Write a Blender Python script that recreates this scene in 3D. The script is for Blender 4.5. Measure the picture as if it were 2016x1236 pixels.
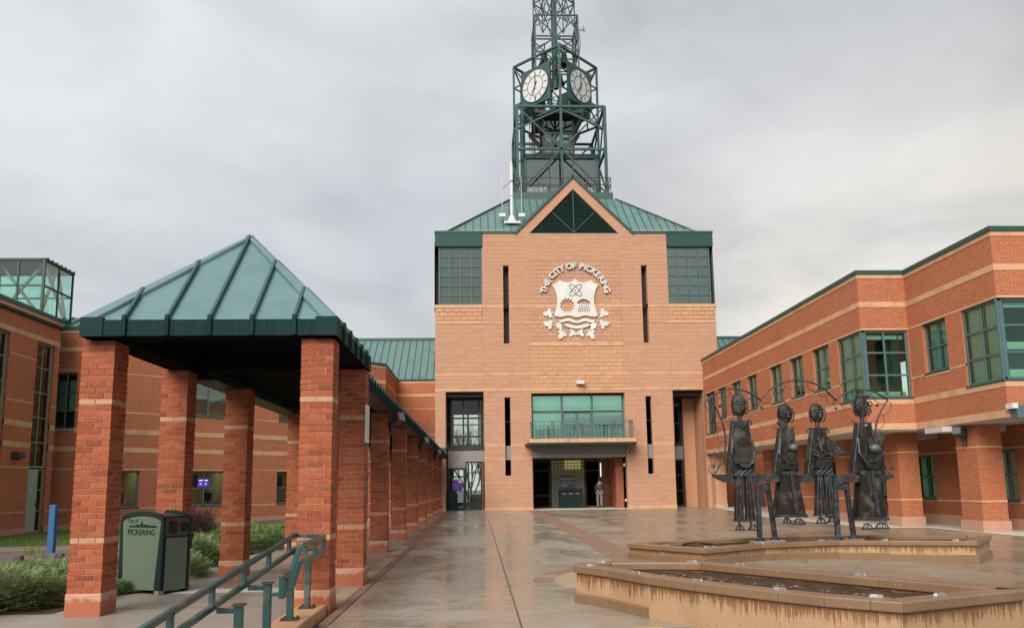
import bpy, bmesh, math, random
from mathutils import Vector, Matrix
random.seed(7)
R = math.radians
D = bpy.data
for o in list(D.objects): D.objects.remove(o)
scene = bpy.context.scene
COL = scene.collection

# ---------------------------------------------------------------- camera, sky, sun, exposure
F = 46.3                                   # the tower block's front plane (metres ahead of the camera)
pit, yaw, rol = 0.14348, -0.04368, -0.01378
fwd = Vector((-math.sin(yaw), math.cos(yaw), 0)); rgt = Vector((math.cos(yaw), math.sin(yaw), 0)); up = Vector((0, 0, 1))
f2 = fwd*math.cos(pit) + up*math.sin(pit); u2 = -fwd*math.sin(pit) + up*math.cos(pit)
r3 = rgt*math.cos(rol) + u2*math.sin(rol); u3 = -rgt*math.sin(rol) + u2*math.cos(rol)
cd = D.cameras.new('camera'); cam = D.objects.new('camera', cd); COL.objects.link(cam)
cd.sensor_width = 36; cd.lens = 36*1560/2016; cd.shift_y = 115.3/2016
cd.clip_start = .05; cd.clip_end = 3000
M = Matrix((r3, u3, -f2)).transposed().to_4x4(); M.translation = (0, 0, 1.32)
cam.matrix_world = M
scene.camera = cam

SUN_EL, SUN_AZ = 38, 206                   # degrees; azimuth clockwise from +Y: the light comes from behind the camera, a little left
world = D.worlds.new('World'); scene.world = world; world.use_nodes = True
wt = world.node_tree; wt.nodes.clear()
def wn(t, **k):
    n = wt.nodes.new(t)
    for a, b in k.items(): setattr(n, a, b)
    return n
sky = wn('ShaderNodeTexSky', sky_type='NISHITA', sun_disc=False, sun_elevation=R(SUN_EL), sun_rotation=R(SUN_AZ), air_density=1.0, dust_density=3.0)
bg1 = wn('ShaderNodeBackground'); bg1.inputs[1].default_value = .08
wt.links.new(sky.outputs[0], bg1.inputs[0])
tc = wn('ShaderNodeTexCoord')
sep = wn('ShaderNodeSeparateXYZ'); wt.links.new(tc.outputs['Generated'], sep.inputs[0])
def wmath(op, a, b=None, c=None, clamp=False):
    n = wn('ShaderNodeMath', operation=op); n.use_clamp = clamp
    for i, v in enumerate((a, b, c)):
        if v is None: continue
        if isinstance(v, (int, float)): n.inputs[i].default_value = v
        else: wt.links.new(v, n.inputs[i])
    return n.outputs[0]
# the cloud layer: directions projected on a high plane, so that the clouds flatten towards the horizon
zc = wmath('ADD', wmath('MAXIMUM', sep.outputs[2], 0.0), .16)
cx = wmath('DIVIDE', sep.outputs[0], zc); cy = wmath('DIVIDE', sep.outputs[1], zc)
comb = wn('ShaderNodeCombineXYZ'); wt.links.new(cx, comb.inputs[0]); wt.links.new(cy, comb.inputs[1])
mapn = wn('ShaderNodeMapping'); mapn.inputs['Location'].default_value = (3.1, 1.7, .4); mapn.inputs['Rotation'].default_value = (0, 0, R(20)); mapn.inputs['Scale'].default_value = (1.0, 1.0, 1.5)
wt.links.new(tc.outputs['Generated'], mapn.inputs[0])
no1 = wn('ShaderNodeTexNoise'); no1.inputs['Scale'].default_value = 2.3; no1.inputs['Detail'].default_value = 7; no1.inputs['Roughness'].default_value = .48; no1.inputs['Distortion'].default_value = .5
wt.links.new(mapn.outputs[0], no1.inputs[0])
no2 = wn('ShaderNodeTexNoise'); no2.inputs['Scale'].default_value = 1.9; no2.inputs['Detail'].default_value = 8; no2.inputs['Distortion'].default_value = .5; no2.inputs['Roughness'].default_value = .52
wt.links.new(comb.outputs[0], no2.inputs[0])
nmix = wmath('ADD', wmath('MULTIPLY', no1.outputs[0], .70), wmath('MULTIPLY', no2.outputs[0], .25))
# a heavier cloud mass stands to the north-north-east, the cover is thinner to the west
vd = wn('ShaderNodeVectorMath', operation='DOT_PRODUCT'); wt.links.new(tc.outputs['Generated'], vd.inputs[0]); vd.inputs[1].default_value = Vector((.36, .80, .47)).normalized()
mass = wmath('MULTIPLY', wmath('SUBTRACT', vd.outputs['Value'], .86), 7.0, clamp=True)
nmix = wmath('SUBTRACT', wmath('ADD', nmix, wmath('MULTIPLY', sep.outputs[0], -.10)), wmath('MULTIPLY', mass, .085))
nmix = wmath('ADD', nmix, .05)
ramp = wn('ShaderNodeValToRGB')
e = ramp.color_ramp.elements
e[0].position = .36; e[0].color = (.176, .180, .186, 1)
e[1].position = .66; e[1].color = (.325, .331, .338, 1)
e2 = ramp.color_ramp.elements.new(.5); e2.color = (.245, .250, .258, 1)
wt.links.new(nmix, ramp.inputs[0])
# the warm break low in the sky to the right of the tower (north-east), and a paler horizon
warm = wmath('MULTIPLY', wmath('SUBTRACT', wmath('ADD', wmath('MULTIPLY', sep.outputs[0], .95), wmath('MULTIPLY', sep.outputs[1], .35)), .42), 2.0, clamp=True)
low = wmath('SUBTRACT', 1.0, wmath('MULTIPLY', sep.outputs[2], 2.0), clamp=True)
wfac = wmath('MULTIPLY', wmath('MULTIPLY', warm, low), wmath('ADD', wmath('MULTIPLY', no2.outputs[0], 2.4), .0), clamp=True)
wmix = wn('ShaderNodeMixRGB'); wmix.inputs[2].default_value = (.50, .445, .36, 1)
wt.links.new(wfac, wmix.inputs[0]); wt.links.new(ramp.outputs[0], wmix.inputs[1])
hz = wmath('SUBTRACT', 1.0, wmath('MULTIPLY', wmath('ABSOLUTE', sep.outputs[2]), 4.0), clamp=True)
hmix = wn('ShaderNodeMixRGB'); hmix.inputs[2].default_value = (.27, .268, .262, 1)
wt.links.new(wmath('MULTIPLY', hz, .5), hmix.inputs[0]); wt.links.new(wmix.outputs[0], hmix.inputs[1])
bg2 = wn('ShaderNodeBackground'); wt.links.new(hmix.outputs[0], bg2.inputs[0]); bg2.inputs[1].default_value = .76
mx = wn('ShaderNodeMixShader'); mx.inputs[0].default_value = .95
wt.links.new(bg1.outputs[0], mx.inputs[1]); wt.links.new(bg2.outputs[0], mx.inputs[2])
wo = wn('ShaderNodeOutputWorld'); wt.links.new(mx.outputs[0], wo.inputs[0])

sd = D.lights.new('sun', 'SUN'); sd.energy = 1.5; sd.angle = R(45); sd.color = (1, .93, .84)
sun = D.objects.new('sun', sd); COL.objects.link(sun)
az, el = R(SUN_AZ), R(SUN_EL)
sdir = Vector((math.sin(az)*math.cos(el), math.cos(az)*math.cos(el), math.sin(el)))
sun.rotation_euler = sdir.to_track_quat('Z', 'Y').to_euler(); sun.location = (-10, -10, 40)
vs = scene.view_settings
vs.view_transform = 'Standard'; vs.look = 'None'; vs.gamma = 1; vs.use_curve_mapping = False; vs.exposure = 1.78
scene.cycles.max_bounces = 8; scene.cycles.transparent_max_bounces = 12
scene.cycles.use_denoising = True

# ---------------------------------------------------------------- helpers: materials
class NT:
    def __init__(s, name):
        s.m = D.materials.new(name); s.m.use_nodes = True; s.t = s.m.node_tree; s.t.nodes.clear()
        s.out = s.n('ShaderNodeOutputMaterial')
    def n(s, typ, **k):
        nd = s.t.nodes.new(typ)
        for a, b in k.items(): setattr(nd, a, b)
        return nd
    def l(s, a, b): s.t.links.new(a, b)
    def val(s, inp, v):
        if isinstance(v, (int, float)): inp.default_value = v
        elif isinstance(v, tuple): inp.default_value = v if len(v) == 4 or inp.type == 'VECTOR' else v + (1,)
        else: s.l(v, inp)
    def math(s, op, a, b=None, clamp=False):
        nd = s.n('ShaderNodeMath', operation=op); nd.use_clamp = clamp
        s.val(nd.inputs[0], a)
        if b is not None: s.val(nd.inputs[1], b)
        return nd.outputs[0]
    def mix(s, f, a, b, mode='MIX'):
        nd = s.n('ShaderNodeMixRGB', blend_type=mode); s.val(nd.inputs[0], f); s.val(nd.inputs[1], a); s.val(nd.inputs[2], b); return nd.outputs[0]
    def pos(s): return s.n('ShaderNodeNewGeometry').outputs['Position']
    def uv(s): return s.n('ShaderNodeUVMap').outputs[0]
    def mapv(s, v, sc=(1, 1, 1), loc=(0, 0, 0), rot=(0, 0, 0)):
        nd = s.n('ShaderNodeMapping'); s.l(v, nd.inputs[0]); nd.inputs['Scale'].default_value = sc; nd.inputs['Location'].default_value = loc; nd.inputs['Rotation'].default_value = rot; return nd.outputs[0]
    def noise(s, v, scale, detail=4, rough=.55, dist=0.0):
        nd = s.n('ShaderNodeTexNoise'); s.l(v, nd.inputs[0]); nd.inputs['Scale'].default_value = scale; nd.inputs['Detail'].default_value = detail; nd.inputs['Roughness'].default_value = rough; nd.inputs['Distortion'].default_value = dist; return nd.outputs[0]
    def ramp(s, f, stops):
        nd = s.n('ShaderNodeValToRGB'); s.l(f, nd.inputs[0]); els = nd.color_ramp.elements
        while len(els) < len(stops): els.new(.5)
        for el_, (p, c) in zip(els, stops):
            el_.position = p; el_.color = (c, c, c, 1) if isinstance(c, (int, float)) else tuple(c) + (1,)
        return nd.outputs[0]
    def island(s): return s.n('ShaderNodeNewGeometry').outputs['Random Per Island']
    def objrand(s): return s.n('ShaderNodeObjectInfo').outputs['Random']
    def bump(s, h, strength=.3, dist=.01):
        nd = s.n('ShaderNodeBump'); nd.inputs['Strength'].default_value = strength; nd.inputs['Distance'].default_value = dist; s.l(h, nd.inputs['Height']); return nd.outputs[0]
    def bsdf(s, col, rough=.6, metal=0.0, spec=.5, normal=None, emis=None, es=1.0, coat=0):
        b = s.n('ShaderNodeBsdfPrincipled'); s.val(b.inputs['Base Color'], col); s.val(b.inputs['Roughness'], rough); s.val(b.inputs['Metallic'], metal)
        s.val(b.inputs['Specular IOR Level'], spec)
        if normal is not None: s.l(normal, b.inputs['Normal'])
        if emis is not None: s.val(b.inputs['Emission Color'], emis); b.inputs['Emission Strength'].default_value = es
        s.l(b.outputs[0], s.out.inputs[0]); return b

def plain(name, col, rough=.6, metal=0.0, spec=.5, var=.12, scale=3.0, bump=0.0, dirt=None, dscale=.8, rvar=0.0, bscale=40):
    """A painted or cast surface: the colour drifts a little with position, with optional dirt of another colour."""
    t = NT(name); p = t.pos()
    nz = t.noise(p, scale, 5)
    c = t.mix(nz, tuple(v*(1-var) for v in col), tuple(min(1, v*(1+var)) for v in col))
    if dirt:
        dn = t.ramp(t.noise(p, dscale, 6, .65, .5), [(.5, 0.0), (.68, 1.0)])
        c = t.mix(dn, c, dirt)
    nrm = t.bump(t.noise(p, bscale, 3), bump, .01) if bump else None
    rr = rough if not rvar else t.math('ADD', rough-rvar/2, t.math('MULTIPLY', t.noise(p, 2.2, 4), rvar))
    t.bsdf(c, rr, metal, spec, nrm)
    return t.m

def brickwall(name, c1, c2, mortar, bw=.2, rh=.0667, ms=.011, rough=.75, stain=(.22, .07, .04), stain_amt=.2):
    """Brickwork too far off for single bricks: courses from the wall's own metre coordinates."""
    t = NT(name); uv = t.uv()
    br = t.n('ShaderNodeTexBrick'); t.l(uv, br.inputs[0])
    br.inputs['Color1'].default_value = c1+(1,); br.inputs['Color2'].default_value = c2+(1,); br.inputs['Mortar'].default_value = mortar+(1,)
    br.inputs['Scale'].default_value = 1; br.inputs['Mortar Size'].default_value = ms; br.inputs['Mortar Smooth'].default_value = .2
    br.inputs['Brick Width'].default_value = bw; br.inputs['Row Height'].default_value = rh; br.inputs['Bias'].default_value = -.1
    p = t.pos()
    big = t.noise(p, .55, 5, .6); fine = t.noise(p, 9, 4, .6)
    c = t.mix(t.math('MULTIPLY', t.ramp(big, [(.42, 0.0), (.7, 1.0)]), stain_amt), br.outputs[0], stain)
    c = t.mix(.28, c, t.ramp(fine, [(.3, .25), (.7, 1.0)]), 'MULTIPLY')
    h = t.math('ADD', t.math('MULTIPLY', t.math('SUBTRACT', 1.0, br.outputs['Fac']), 1.0), t.math('MULTIPLY', fine, .4))
    t.bsdf(c, rough, 0, .12, t.bump(h, .6, .012))
    return t.m

def loosebrick(name, cols, rough=.72, efflo=0.0):
    """Single bricks and blocks: each piece gets a shade of its own."""
    t = NT(name); p = t.pos()
    rnd = t.math('FRACT', t.math('ADD', t.math('MULTIPLY', t.island(), 7.31), t.math('MULTIPLY', t.objrand(), 3.17)))
    c = t.ramp(rnd, [(i/(len(cols)-1), cc) for i, cc in enumerate(cols)])
    fine = t.noise(p, 38, 5, .7); med = t.noise(p, 6, 5, .6)
    c = t.mix(.35, c, t.ramp(fine, [(.25, .35), (.65, 1.0)]), 'MULTIPLY')
    c = t.mix(t.math('MULTIPLY', t.ramp(med, [(.45, 0.0), (.75, 1.0)]), .3), c, tuple(v*.6 for v in cols[0]))
    if efflo:
        en = t.ramp(t.noise(p, 1.7, 6, .7, .6), [(.66, 0.0), (.78, 1.0)])
        c = t.mix(t.math('MULTIPLY', en, efflo), c, (.5, .42, .36))
    t.bsdf(c, t.math('ADD', rough-.1, t.math('MULTIPLY', med, .25)), 0, .15, t.bump(fine, .5, .008))
    return t.m

def emit(name, col, s):
    t = NT(name); em = t.n('ShaderNodeEmission'); em.inputs[0].default_value = col+(1,); em.inputs[1].default_value = s
    t.l(em.outputs[0], t.out.inputs[0]); return t.m

def glass(name, tint=(.55, .72, .66), refl=.14, rough=.015, wave=.25, tone=(.93, 1, .97)):
    """Thin window glass: tinted see-through plus a mirror that grows towards grazing angles."""
    t = NT(name)
    tr = t.n('ShaderNodeBsdfTransparent'); tr.inputs[0].default_value = tint+(1,)
    gl = t.n('ShaderNodeBsdfGlossy'); gl.inputs[0].default_value = tone+(1,); gl.inputs['Roughness'].default_value = rough
    if wave:
        nb = t.bump(t.noise(t.pos(), .55, 2), wave, .04); t.l(nb, gl.inputs['Normal'])
    fr = t.n('ShaderNodeFresnel'); fr.inputs[0].default_value = 1.5
    fac = t.math('ADD', t.math('MULTIPLY', fr.outputs[0], 1.2), refl-.05, True)
    mxs = t.n('ShaderNodeMixShader'); t.l(fac, mxs.inputs[0]); t.l(tr.outputs[0], mxs.inputs[1]); t.l(gl.outputs[0], mxs.inputs[2])
    t.l(mxs.outputs[0], t.out.inputs[0]); return t.m

# ---------------------------------------------------------------- helpers: meshes and objects
class MB:
    def __init__(s): s.v = []; s.f = []; s.mi = []; s.cur = 0
    def face(s, pts):
        b = len(s.v); s.v += [tuple(p) for p in pts]; s.f.append(tuple(range(b, b+len(pts)))); s.mi.append(s.cur); return s
    def hexa(s, P):                       # 8 corners: bottom ring 0-3 counter-clockwise from above, top ring 4-7
        b = len(s.v); s.v += [tuple(p) for p in P]
        for q in ((3, 2, 1, 0), (4, 5, 6, 7), (0, 1, 5, 4), (1, 2, 6, 5), (2, 3, 7, 6), (3, 0, 4, 7)):
            s.f.append(tuple(b+i for i in q)); s.mi.append(s.cur)
        return s
    def box(s, x0, x1, y0, y1, z0, z1):
        return s.hexa([(x0, y0, z0), (x1, y0, z0), (x1, y1, z0), (x0, y1, z0), (x0, y0, z1), (x1, y0, z1), (x1, y1, z1), (x0, y1, z1)])
    def obox(s, p, q, w, h, upv=(0, 0, 1)):    # a bar from p to q, w wide, h high
        p, q = Vector(p), Vector(q); d = (q-p)
        if d.length < 1e-6: return s
        d.normalize(); u = Vector(upv)
        if abs(d.dot(u)) > .98: u = Vector((0, 1, 0)) if abs(d.y) < .9 else Vector((1, 0, 0))
        sd_ = d.cross(u).normalized(); u = sd_.cross(d).normalized()
        a, c = sd_*w/2, u*h/2
        return s.hexa([p-a-c, p+a-c, q+a-c, q-a-c, p-a+c, p+a+c, q+a+c, q-a+c])
    def prism(s, poly, z0, z1, top=None):     # polygon counter-clockwise from above
        n = len(poly); b = len(s.v); top = top or poly
        s.v += [(x, y, z0) for x, y in poly] + [(x, y, z1) for x, y in top]
        s.f.append(tuple(b+i for i in reversed(range(n)))); s.f.append(tuple(b+n+i for i in range(n))); s.mi += [s.cur]*2
        for i in range(n):
            j = (i+1) % n; s.f.append((b+i, b+j, b+n+j, b+n+i)); s.mi.append(s.cur)
        return s
    def tube(s, pts, r, n=8, cap=True, closed=False):
        pts = [Vector(p) for p in pts]; rs = r if isinstance(r, (list, tuple)) else [r]*len(pts); rings = []
        prev = None
        for i, p in enumerate(pts):
            if closed: d = pts[(i+1) % len(pts)]-pts[i-1]
            else: d = (pts[min(i+1, len(pts)-1)]-pts[max(i-1, 0)])
            d.normalize()
            ref = prev if prev is not None and abs(d.dot(prev)) < .95 else (Vector((0, 0, 1)) if abs(d.z) < .9 else Vector((1, 0, 0)))
            a = d.cross(ref).normalized(); c = a.cross(d).normalized(); prev = c
            b = len(s.v)
            for k in range(n):
                t = 2*math.pi*k/n; s.v.append(tuple(p+(a*math.cos(t)+c*math.sin(t))*rs[i]))
            rings.append(b)
        m = len(rings)
        for i in range(m if closed else m-1):
            b, c_ = rings[i], rings[(i+1) % m]
            for k in range(n):
                k2 = (k+1) % n; s.f.append((b+k, b+k2, c_+k2, c_+k)); s.mi.append(s.cur)
        if cap and not closed:
            s.f.append(tuple(rings[0]+k for k in reversed(range(n)))); s.f.append(tuple(rings[-1]+k for k in range(n))); s.mi += [s.cur]*2
        return s
    def lathe(s, prof, cx=0, cy=0, n=20):      # profile of (radius, z)
        rings = []
        for r_, z in prof:
            rings.append(len(s.v)); s.v += [(cx+r_*math.cos(2*math.pi*k/n), cy+r_*math.sin(2*math.pi*k/n), z) for k in range(n)]
        for a, b in zip(rings, rings[1:]):
            for k in range(n):
                k2 = (k+1) % n; s.f.append((a+k, a+k2, b+k2, b+k)); s.mi.append(s.cur)
        s.f.append(tuple(rings[0]+k for k in reversed(range(n)))); s.f.append(tuple(rings[-1]+k for k in range(n))); s.mi += [s.cur]*2
        return s
    def ball(s, c, rx, ry=None, rz=None, n=10, m=7):
        ry = ry or rx; rz = rz or rx; b = len(s.v); c = Vector(c)
        for j in range(1, m):
            ph = math.pi*j/m
            for k in range(n):
                th = 2*math.pi*k/n; s.v.append((c.x+rx*math.sin(ph)*math.cos(th), c.y+ry*math.sin(ph)*math.sin(th), c.z+rz*math.cos(ph)))
        t0 = len(s.v); s.v += [(c.x, c.y, c.z+rz), (c.x, c.y, c.z-rz)]
        for j in range(m-2):
            for k in range(n):
                k2 = (k+1) % n; s.f.append((b+j*n+k, b+(j+1)*n+k, b+(j+1)*n+k2, b+j*n+k2)); s.mi.append(s.cur)
        for k in range(n):
            k2 = (k+1) % n; s.f.append((t0, b+k, b+k2)); s.f.append((t0+1, b+(m-2)*n+k2, b+(m-2)*n+k)); s.mi += [s.cur]*2
        return s
    def mesh(s, name, mats, smooth=False):
        me = D.meshes.new(name); me.from_pydata(s.v, [], s.f)
        for m_ in (mats if isinstance(mats, (list, tuple)) else [mats]): me.materials.append(m_)
        if any(s.mi): me.polygons.foreach_set('material_index', s.mi)
        me.update()
        uvl = me.uv_layers.new(name='UVMap')
        data = [0.0]*(2*len(me.loops))
        vs_ = s.v
        for pl in me.polygons:
            nx, ny, nz = pl.normal
            if abs(nz) > .72:
                for li in pl.loop_indices:
                    v_ = vs_[me.loops[li].vertex_index]; data[2*li] = v_[0]; data[2*li+1] = v_[1]
            else:
                h = math.hypot(nx, ny) or 1; tx, ty = -ny/h, nx/h
                for li in pl.loop_indices:
                    v_ = vs_[me.loops[li].vertex_index]; data[2*li] = v_[0]*tx+v_[1]*ty; data[2*li+1] = v_[2]
        uvl.data.foreach_set('uv', data)
        if smooth: me.polygons.foreach_set('use_smooth', [True]*len(me.polygons))
        return me
    def build(s, name, mats, parent=None, smooth=False, bevel=0.0, label=None, kind=None):
        return put(name, s.mesh(name, mats, smooth), parent, bevel, label, kind)

def adopt(o, parent):
    o.parent = parent
    o.matrix_parent_inverse = parent.get('_w') and Matrix.Translation(-Vector(parent['_w'])) or Matrix.Identity(4)
def put(name, data, parent=None, bevel=0.0, label=None, kind=None, loc=None):
    o = D.objects.new(name, data); COL.objects.link(o)
    if parent is not None: adopt(o, parent)
    if loc is not None: o.location = loc
    if bevel:
        b = o.modifiers.new('bevel', 'BEVEL'); b.width = bevel; b.segments = 2; b.limit_method = 'ANGLE'; b.angle_limit = R(40)
    if label: o['label'] = label
    if kind: o['kind'] = kind
    return o
def tag(o, label=None, cat=None, group=None, kind=None):
    for k, v in (('label', label), ('category', cat), ('group', group), ('kind', kind)):
        if v: o[k] = v
    return o
def thing(name, loc, label, cat, group=None):
    o = D.objects.new(name, None); COL.objects.link(o); o.location = loc; o.empty_display_size = .2
    if any(loc): o['_w'] = list(loc)
    return tag(o, label, cat, group)
def part_of(name, parent, loc=None):
    """A part that is itself only a holder of pieces."""
    o = D.objects.new(name, None); COL.objects.link(o); adopt(o, parent); o.empty_display_size = .1
    return o
def dup(root, loc, rz=None, label=None, scale=None):
    c = root.copy(); COL.objects.link(c); c.location = loc
    if rz is not None: c.rotation_euler.z = rz
    if scale: c.scale = (scale,)*3 if isinstance(scale, (int, float)) else scale
    if label: c['label'] = label
    def kids(a, b):
        for ch in list(a.children):
            d = ch.copy(); COL.objects.link(d); d.parent = b; d.matrix_parent_inverse = ch.matrix_parent_inverse.copy(); kids(ch, d)
    kids(root, c); return c
def text(name, body, size, loc, rot, mat, parent=None, extrude=.005, bold=0.0, align='CENTER', kind=None):
    cu = D.curves.new(name, 'FONT'); cu.body = body; cu.size = size; cu.extrude = extrude; cu.offset = bold; cu.align_x = align; cu.align_y = 'CENTER'; cu.resolution_u = 3
    cu.materials.append(mat)
    o = D.objects.new(name, cu); COL.objects.link(o)
    if parent is not None: adopt(o, parent)
    o.location = loc; o.rotation_euler = rot
    if kind: o['kind'] = kind
    return o
def sm(x): x = max(0, min(1, x)); return x*x*(3-2*x)
def gz(x, y):
    """Height of the plaza: level down the middle, falling gently to both side buildings; a ramp left of the kerb wall."""
    z = -.24*sm((x-3)/11)*(1-sm((y-37)/9)) if x > 0 else -.2*sm((-x-5)/9)
    return z

# ---------------------------------------------------------------- materials
BR1, BR2, MOR = (.44, .124, .055), (.35, .092, .040), (.44, .23, .135)
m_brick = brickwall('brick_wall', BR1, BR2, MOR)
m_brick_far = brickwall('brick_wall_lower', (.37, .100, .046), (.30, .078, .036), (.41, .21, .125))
m_bricks = loosebrick('single_bricks', [(.25, .062, .028), (.36, .098, .044), (.30, .076, .034), (.37, .110, .054), (.33, .086, .038), (.21, .055, .028), (.35, .094, .042)], efflo=.35)
m_tanbrick = loosebrick('tan_bricks', [(.42, .24, .15), (.47, .27, .165), (.40, .22, .13)])
m_mortar = plain('mortar', (.40, .25, .17), .9, scale=20, bump=.3)
m_stoneband = plain('stone_band', (.50, .30, .175), .7, 0, .15, scale=2.5, var=.14, bump=.15, dirt=(.36, .20, .12), dscale=1.2)
m_block = loosebrick('facing_stone', [(.435, .245, .16), (.452, .257, .168), (.422, .234, .152), (.462, .264, .174), (.44, .248, .162)], .75)
m_blocklight = loosebrick('light_stone', [(.49, .275, .16), (.475, .262, .15), (.505, .29, .17), (.48, .268, .155), (.52, .31, .185)], .75)
m_joint = plain('stone_joint', (.33, .175, .105), .9)
m_stonewall = plain('stone_wall', (.45, .245, .145), .75, 0, .15, scale=3, var=.12, bump=.1)
m_base = plain('pink_base_stone', (.41, .235, .165), .6, 0, .15, scale=5, var=.15, bump=.2)
# a base stone with damp rising from the ground and salts above it
t = NT('damp_base_stone'); uv = t.uv(); p = t.pos(); sx = t.n('ShaderNodeSeparateXYZ'); t.l(uv, sx.inputs[0])
nz = t.noise(p, 7, 6, .7); wet = t.math('SUBTRACT', t.math('ADD', .03, t.math('MULTIPLY', nz, .3)), sx.outputs[1])
wf = t.ramp(wet, [(.0, 0.0), (.03, 1.0)])
c = t.mix(t.noise(p, 12, 5), (.36, .20, .14), (.45, .27, .195)); c = t.mix(wf, c, t.mix(t.noise(p, 5, 4), (.27, .075, .035), (.36, .11, .055)))
t.bsdf(c, t.math('SUBTRACT', .7, t.math('MULTIPLY', wf, .35)), 0, .4, t.bump(nz, .3, .01)); m_damp = t.m
m_greenroof = plain('green_roof_metal', (.085, .165, .155), .42, 0.0, .5, var=.16, scale=.9, rvar=.2, bump=.06, bscale=2.5, dirt=(.06, .12, .11), dscale=.9)
m_pavroof = plain('pavilion_roof_metal', (.095, .172, .180), .30, 0.0, .5, var=.14, scale=1.1, rvar=.22, dirt=(.075, .145, .15), dscale=1.6, bump=.06, bscale=2.2)
m_seam = plain('green_roof_seam', (.028, .070, .066), .45, 0.0, .4)
m_fascia = plain('dark_green_fascia', (.012, .056, .046), .6, 0, .3, var=.16, scale=2)
# the pavilion's eave: dark green sheet with fine upright streaks of weather
t = NT('streaked_fascia'); p = t.pos(); st = t.noise(t.mapv(p, (30, 30, 1.2)), 2.0, 4, .6)
c = t.mix(t.ramp(st, [(.35, 0.0), (.7, 1.0)]), (.0015, .015, .015), (.0055, .033, .032))
t.bsdf(c, .6, 0, .1); m_streak = t.m
m_pavdark = plain('pavilion_corner_green', (.004, .025, .024), .6, 0, .12, var=.2, scale=3)
m_maroon = plain('maroon_steel', (.04, .015, .013), .6)
m_coping = plain('green_coping', (.017, .060, .046), .5, 0.0, .4)
m_teal = plain('teal_window_metal', (.062, .118, .124), .5, 0.0, .4)
m_sage = plain('sage_window_metal', (.19, .25, .19), .5, 0.0, .5)
m_steel = plain('tower_green_steel', (.018, .062, .060), .55, 0.0, .35, var=.25, dirt=(.05, .085, .08), dscale=1.6)
m_darksteel = plain('dark_steel', (.012, .02, .02), .5, 0, .4)
m_white = plain('white_paint', (.52, .52, .50), .5, var=.05, scale=6)
m_letter = plain('crest_white', (.50, .495, .47), .5, var=.06, scale=2.2, dirt=(.6, .6, .56), dscale=1.5)
m_black = plain('black_paint', (.008, .008, .008), .6, 0, .3)
m_void = plain('shade_black', (.004, .004, .004), .95, 0, .05)  # near-black colour standing in for the deep shade under the roofs
m_grey = plain('grey_render', (.20, .19, .185), .8, var=.08, scale=1.4, bump=.1)
m_soffit = plain('soffit_white', (.42, .40, .37), .8, var=.06)
m_dark = plain('dark_interior', (.02, .02, .02), .9)
m_room = plain('room_wall', (.20, .19, .16), .9)
m_blind = plain('window_blind', (.66, .78, .69), .8, var=.05, scale=4)
m_blindgrey = plain('window_blind_grey', (.42, .46, .41), .8, var=.08, scale=4)
m_glass = glass('window_glass', (.68, .90, .80), .10, tone=(.66, .95, .84))
m_glassdark = glass('dark_window_glass', (.32, .42, .38), .07)
m_glassgrey = glass('grey_window_glass', (.50, .57, .53), .16, tone=(.75, .86, .80))
m_glassgreen = glass('green_window_glass', (.62, .90, .79), .13, tone=(.6, .95, .82))
m_clear = glass('clear_glass', (.80, .94, .80), .06)
m_mint = glass('mint_window_glass', (.62, .92, .80), .42, tone=(.55, .92, .78))
m_entry = glass('entrance_glass', (.25, .28, .26), .0)
m_sky_glass = glass('skylight_glass', (.55, .86, .78), .12)
m_lamp = plain('lamp_bronze', (.05, .042, .038), .5, .3)
m_lens = plain('lamp_lens', (.10, .105, .10), .3)
m_concrete = plain('kerb_concrete', (.43, .235, .125), .7, var=.18, scale=5, bump=.3, dirt=(.30, .16, .085), dscale=2.5)
m_rail = plain('rail_paint', (.006, .050, .050), .28, 0.0, .6, var=.2, scale=6, dirt=(.10, .10, .075), dscale=5)
m_binpanel = plain('bin_panel', (.085, .115, .08), .5, var=.07, scale=3, bump=.1)
m_binframe = plain('bin_frame', (.0035, .018, .015), .5, 0, .25)
m_blue = plain('blue_post_paint', (.008, .085, .23), .45, var=.15)
m_zinc = plain('cast_metal', (.20, .20, .20), .5, .4, .5, bump=.3)
m_bronze = plain('weathered_bronze', (.012, .0095, .0075), .5, .2, .35, var=.6, scale=7, dirt=(.085, .075, .055), dscale=3, bump=.25, bscale=18)
m_iron = plain('wet_iron', (.022, .025, .031), .45, .3, .4, var=.5, scale=10, dirt=(.075, .08, .09), dscale=7, bump=.3, bscale=25)
m_brownsheet = plain('brown_sheet', (.022, .014, .010), .6, .1, .5, var=.4, scale=9, bump=.2)
m_verdigris = plain('verdigris', (.075, .11, .09), .55, .1, .5, var=.25, scale=9)
m_dial = plain('dial_white', (.48, .49, .48), .4, var=.04)
m_purple = plain('poster_purple', (.075, .025, .25), .5, var=.2)
m_skin = plain('skin', (.42, .26, .19), .6); m_coat = plain('dark_jacket', (.03, .032, .042), .8); m_jeans = plain('grey_jeans', (.16, .16, .17), .8); m_hair = plain('dark_hair', (.02, .015, .012), .7)
m_rust = plain('rusty_brown', (.15, .055, .025), .6, var=.3)
m_signgrey = plain('sign_slate', (.045, .06, .065), .5)
m_printgrey = plain('sign_print', (.42, .46, .48), .6)
m_deck = plain('timber_deck', (.1, .07, .05), .8)

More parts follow.
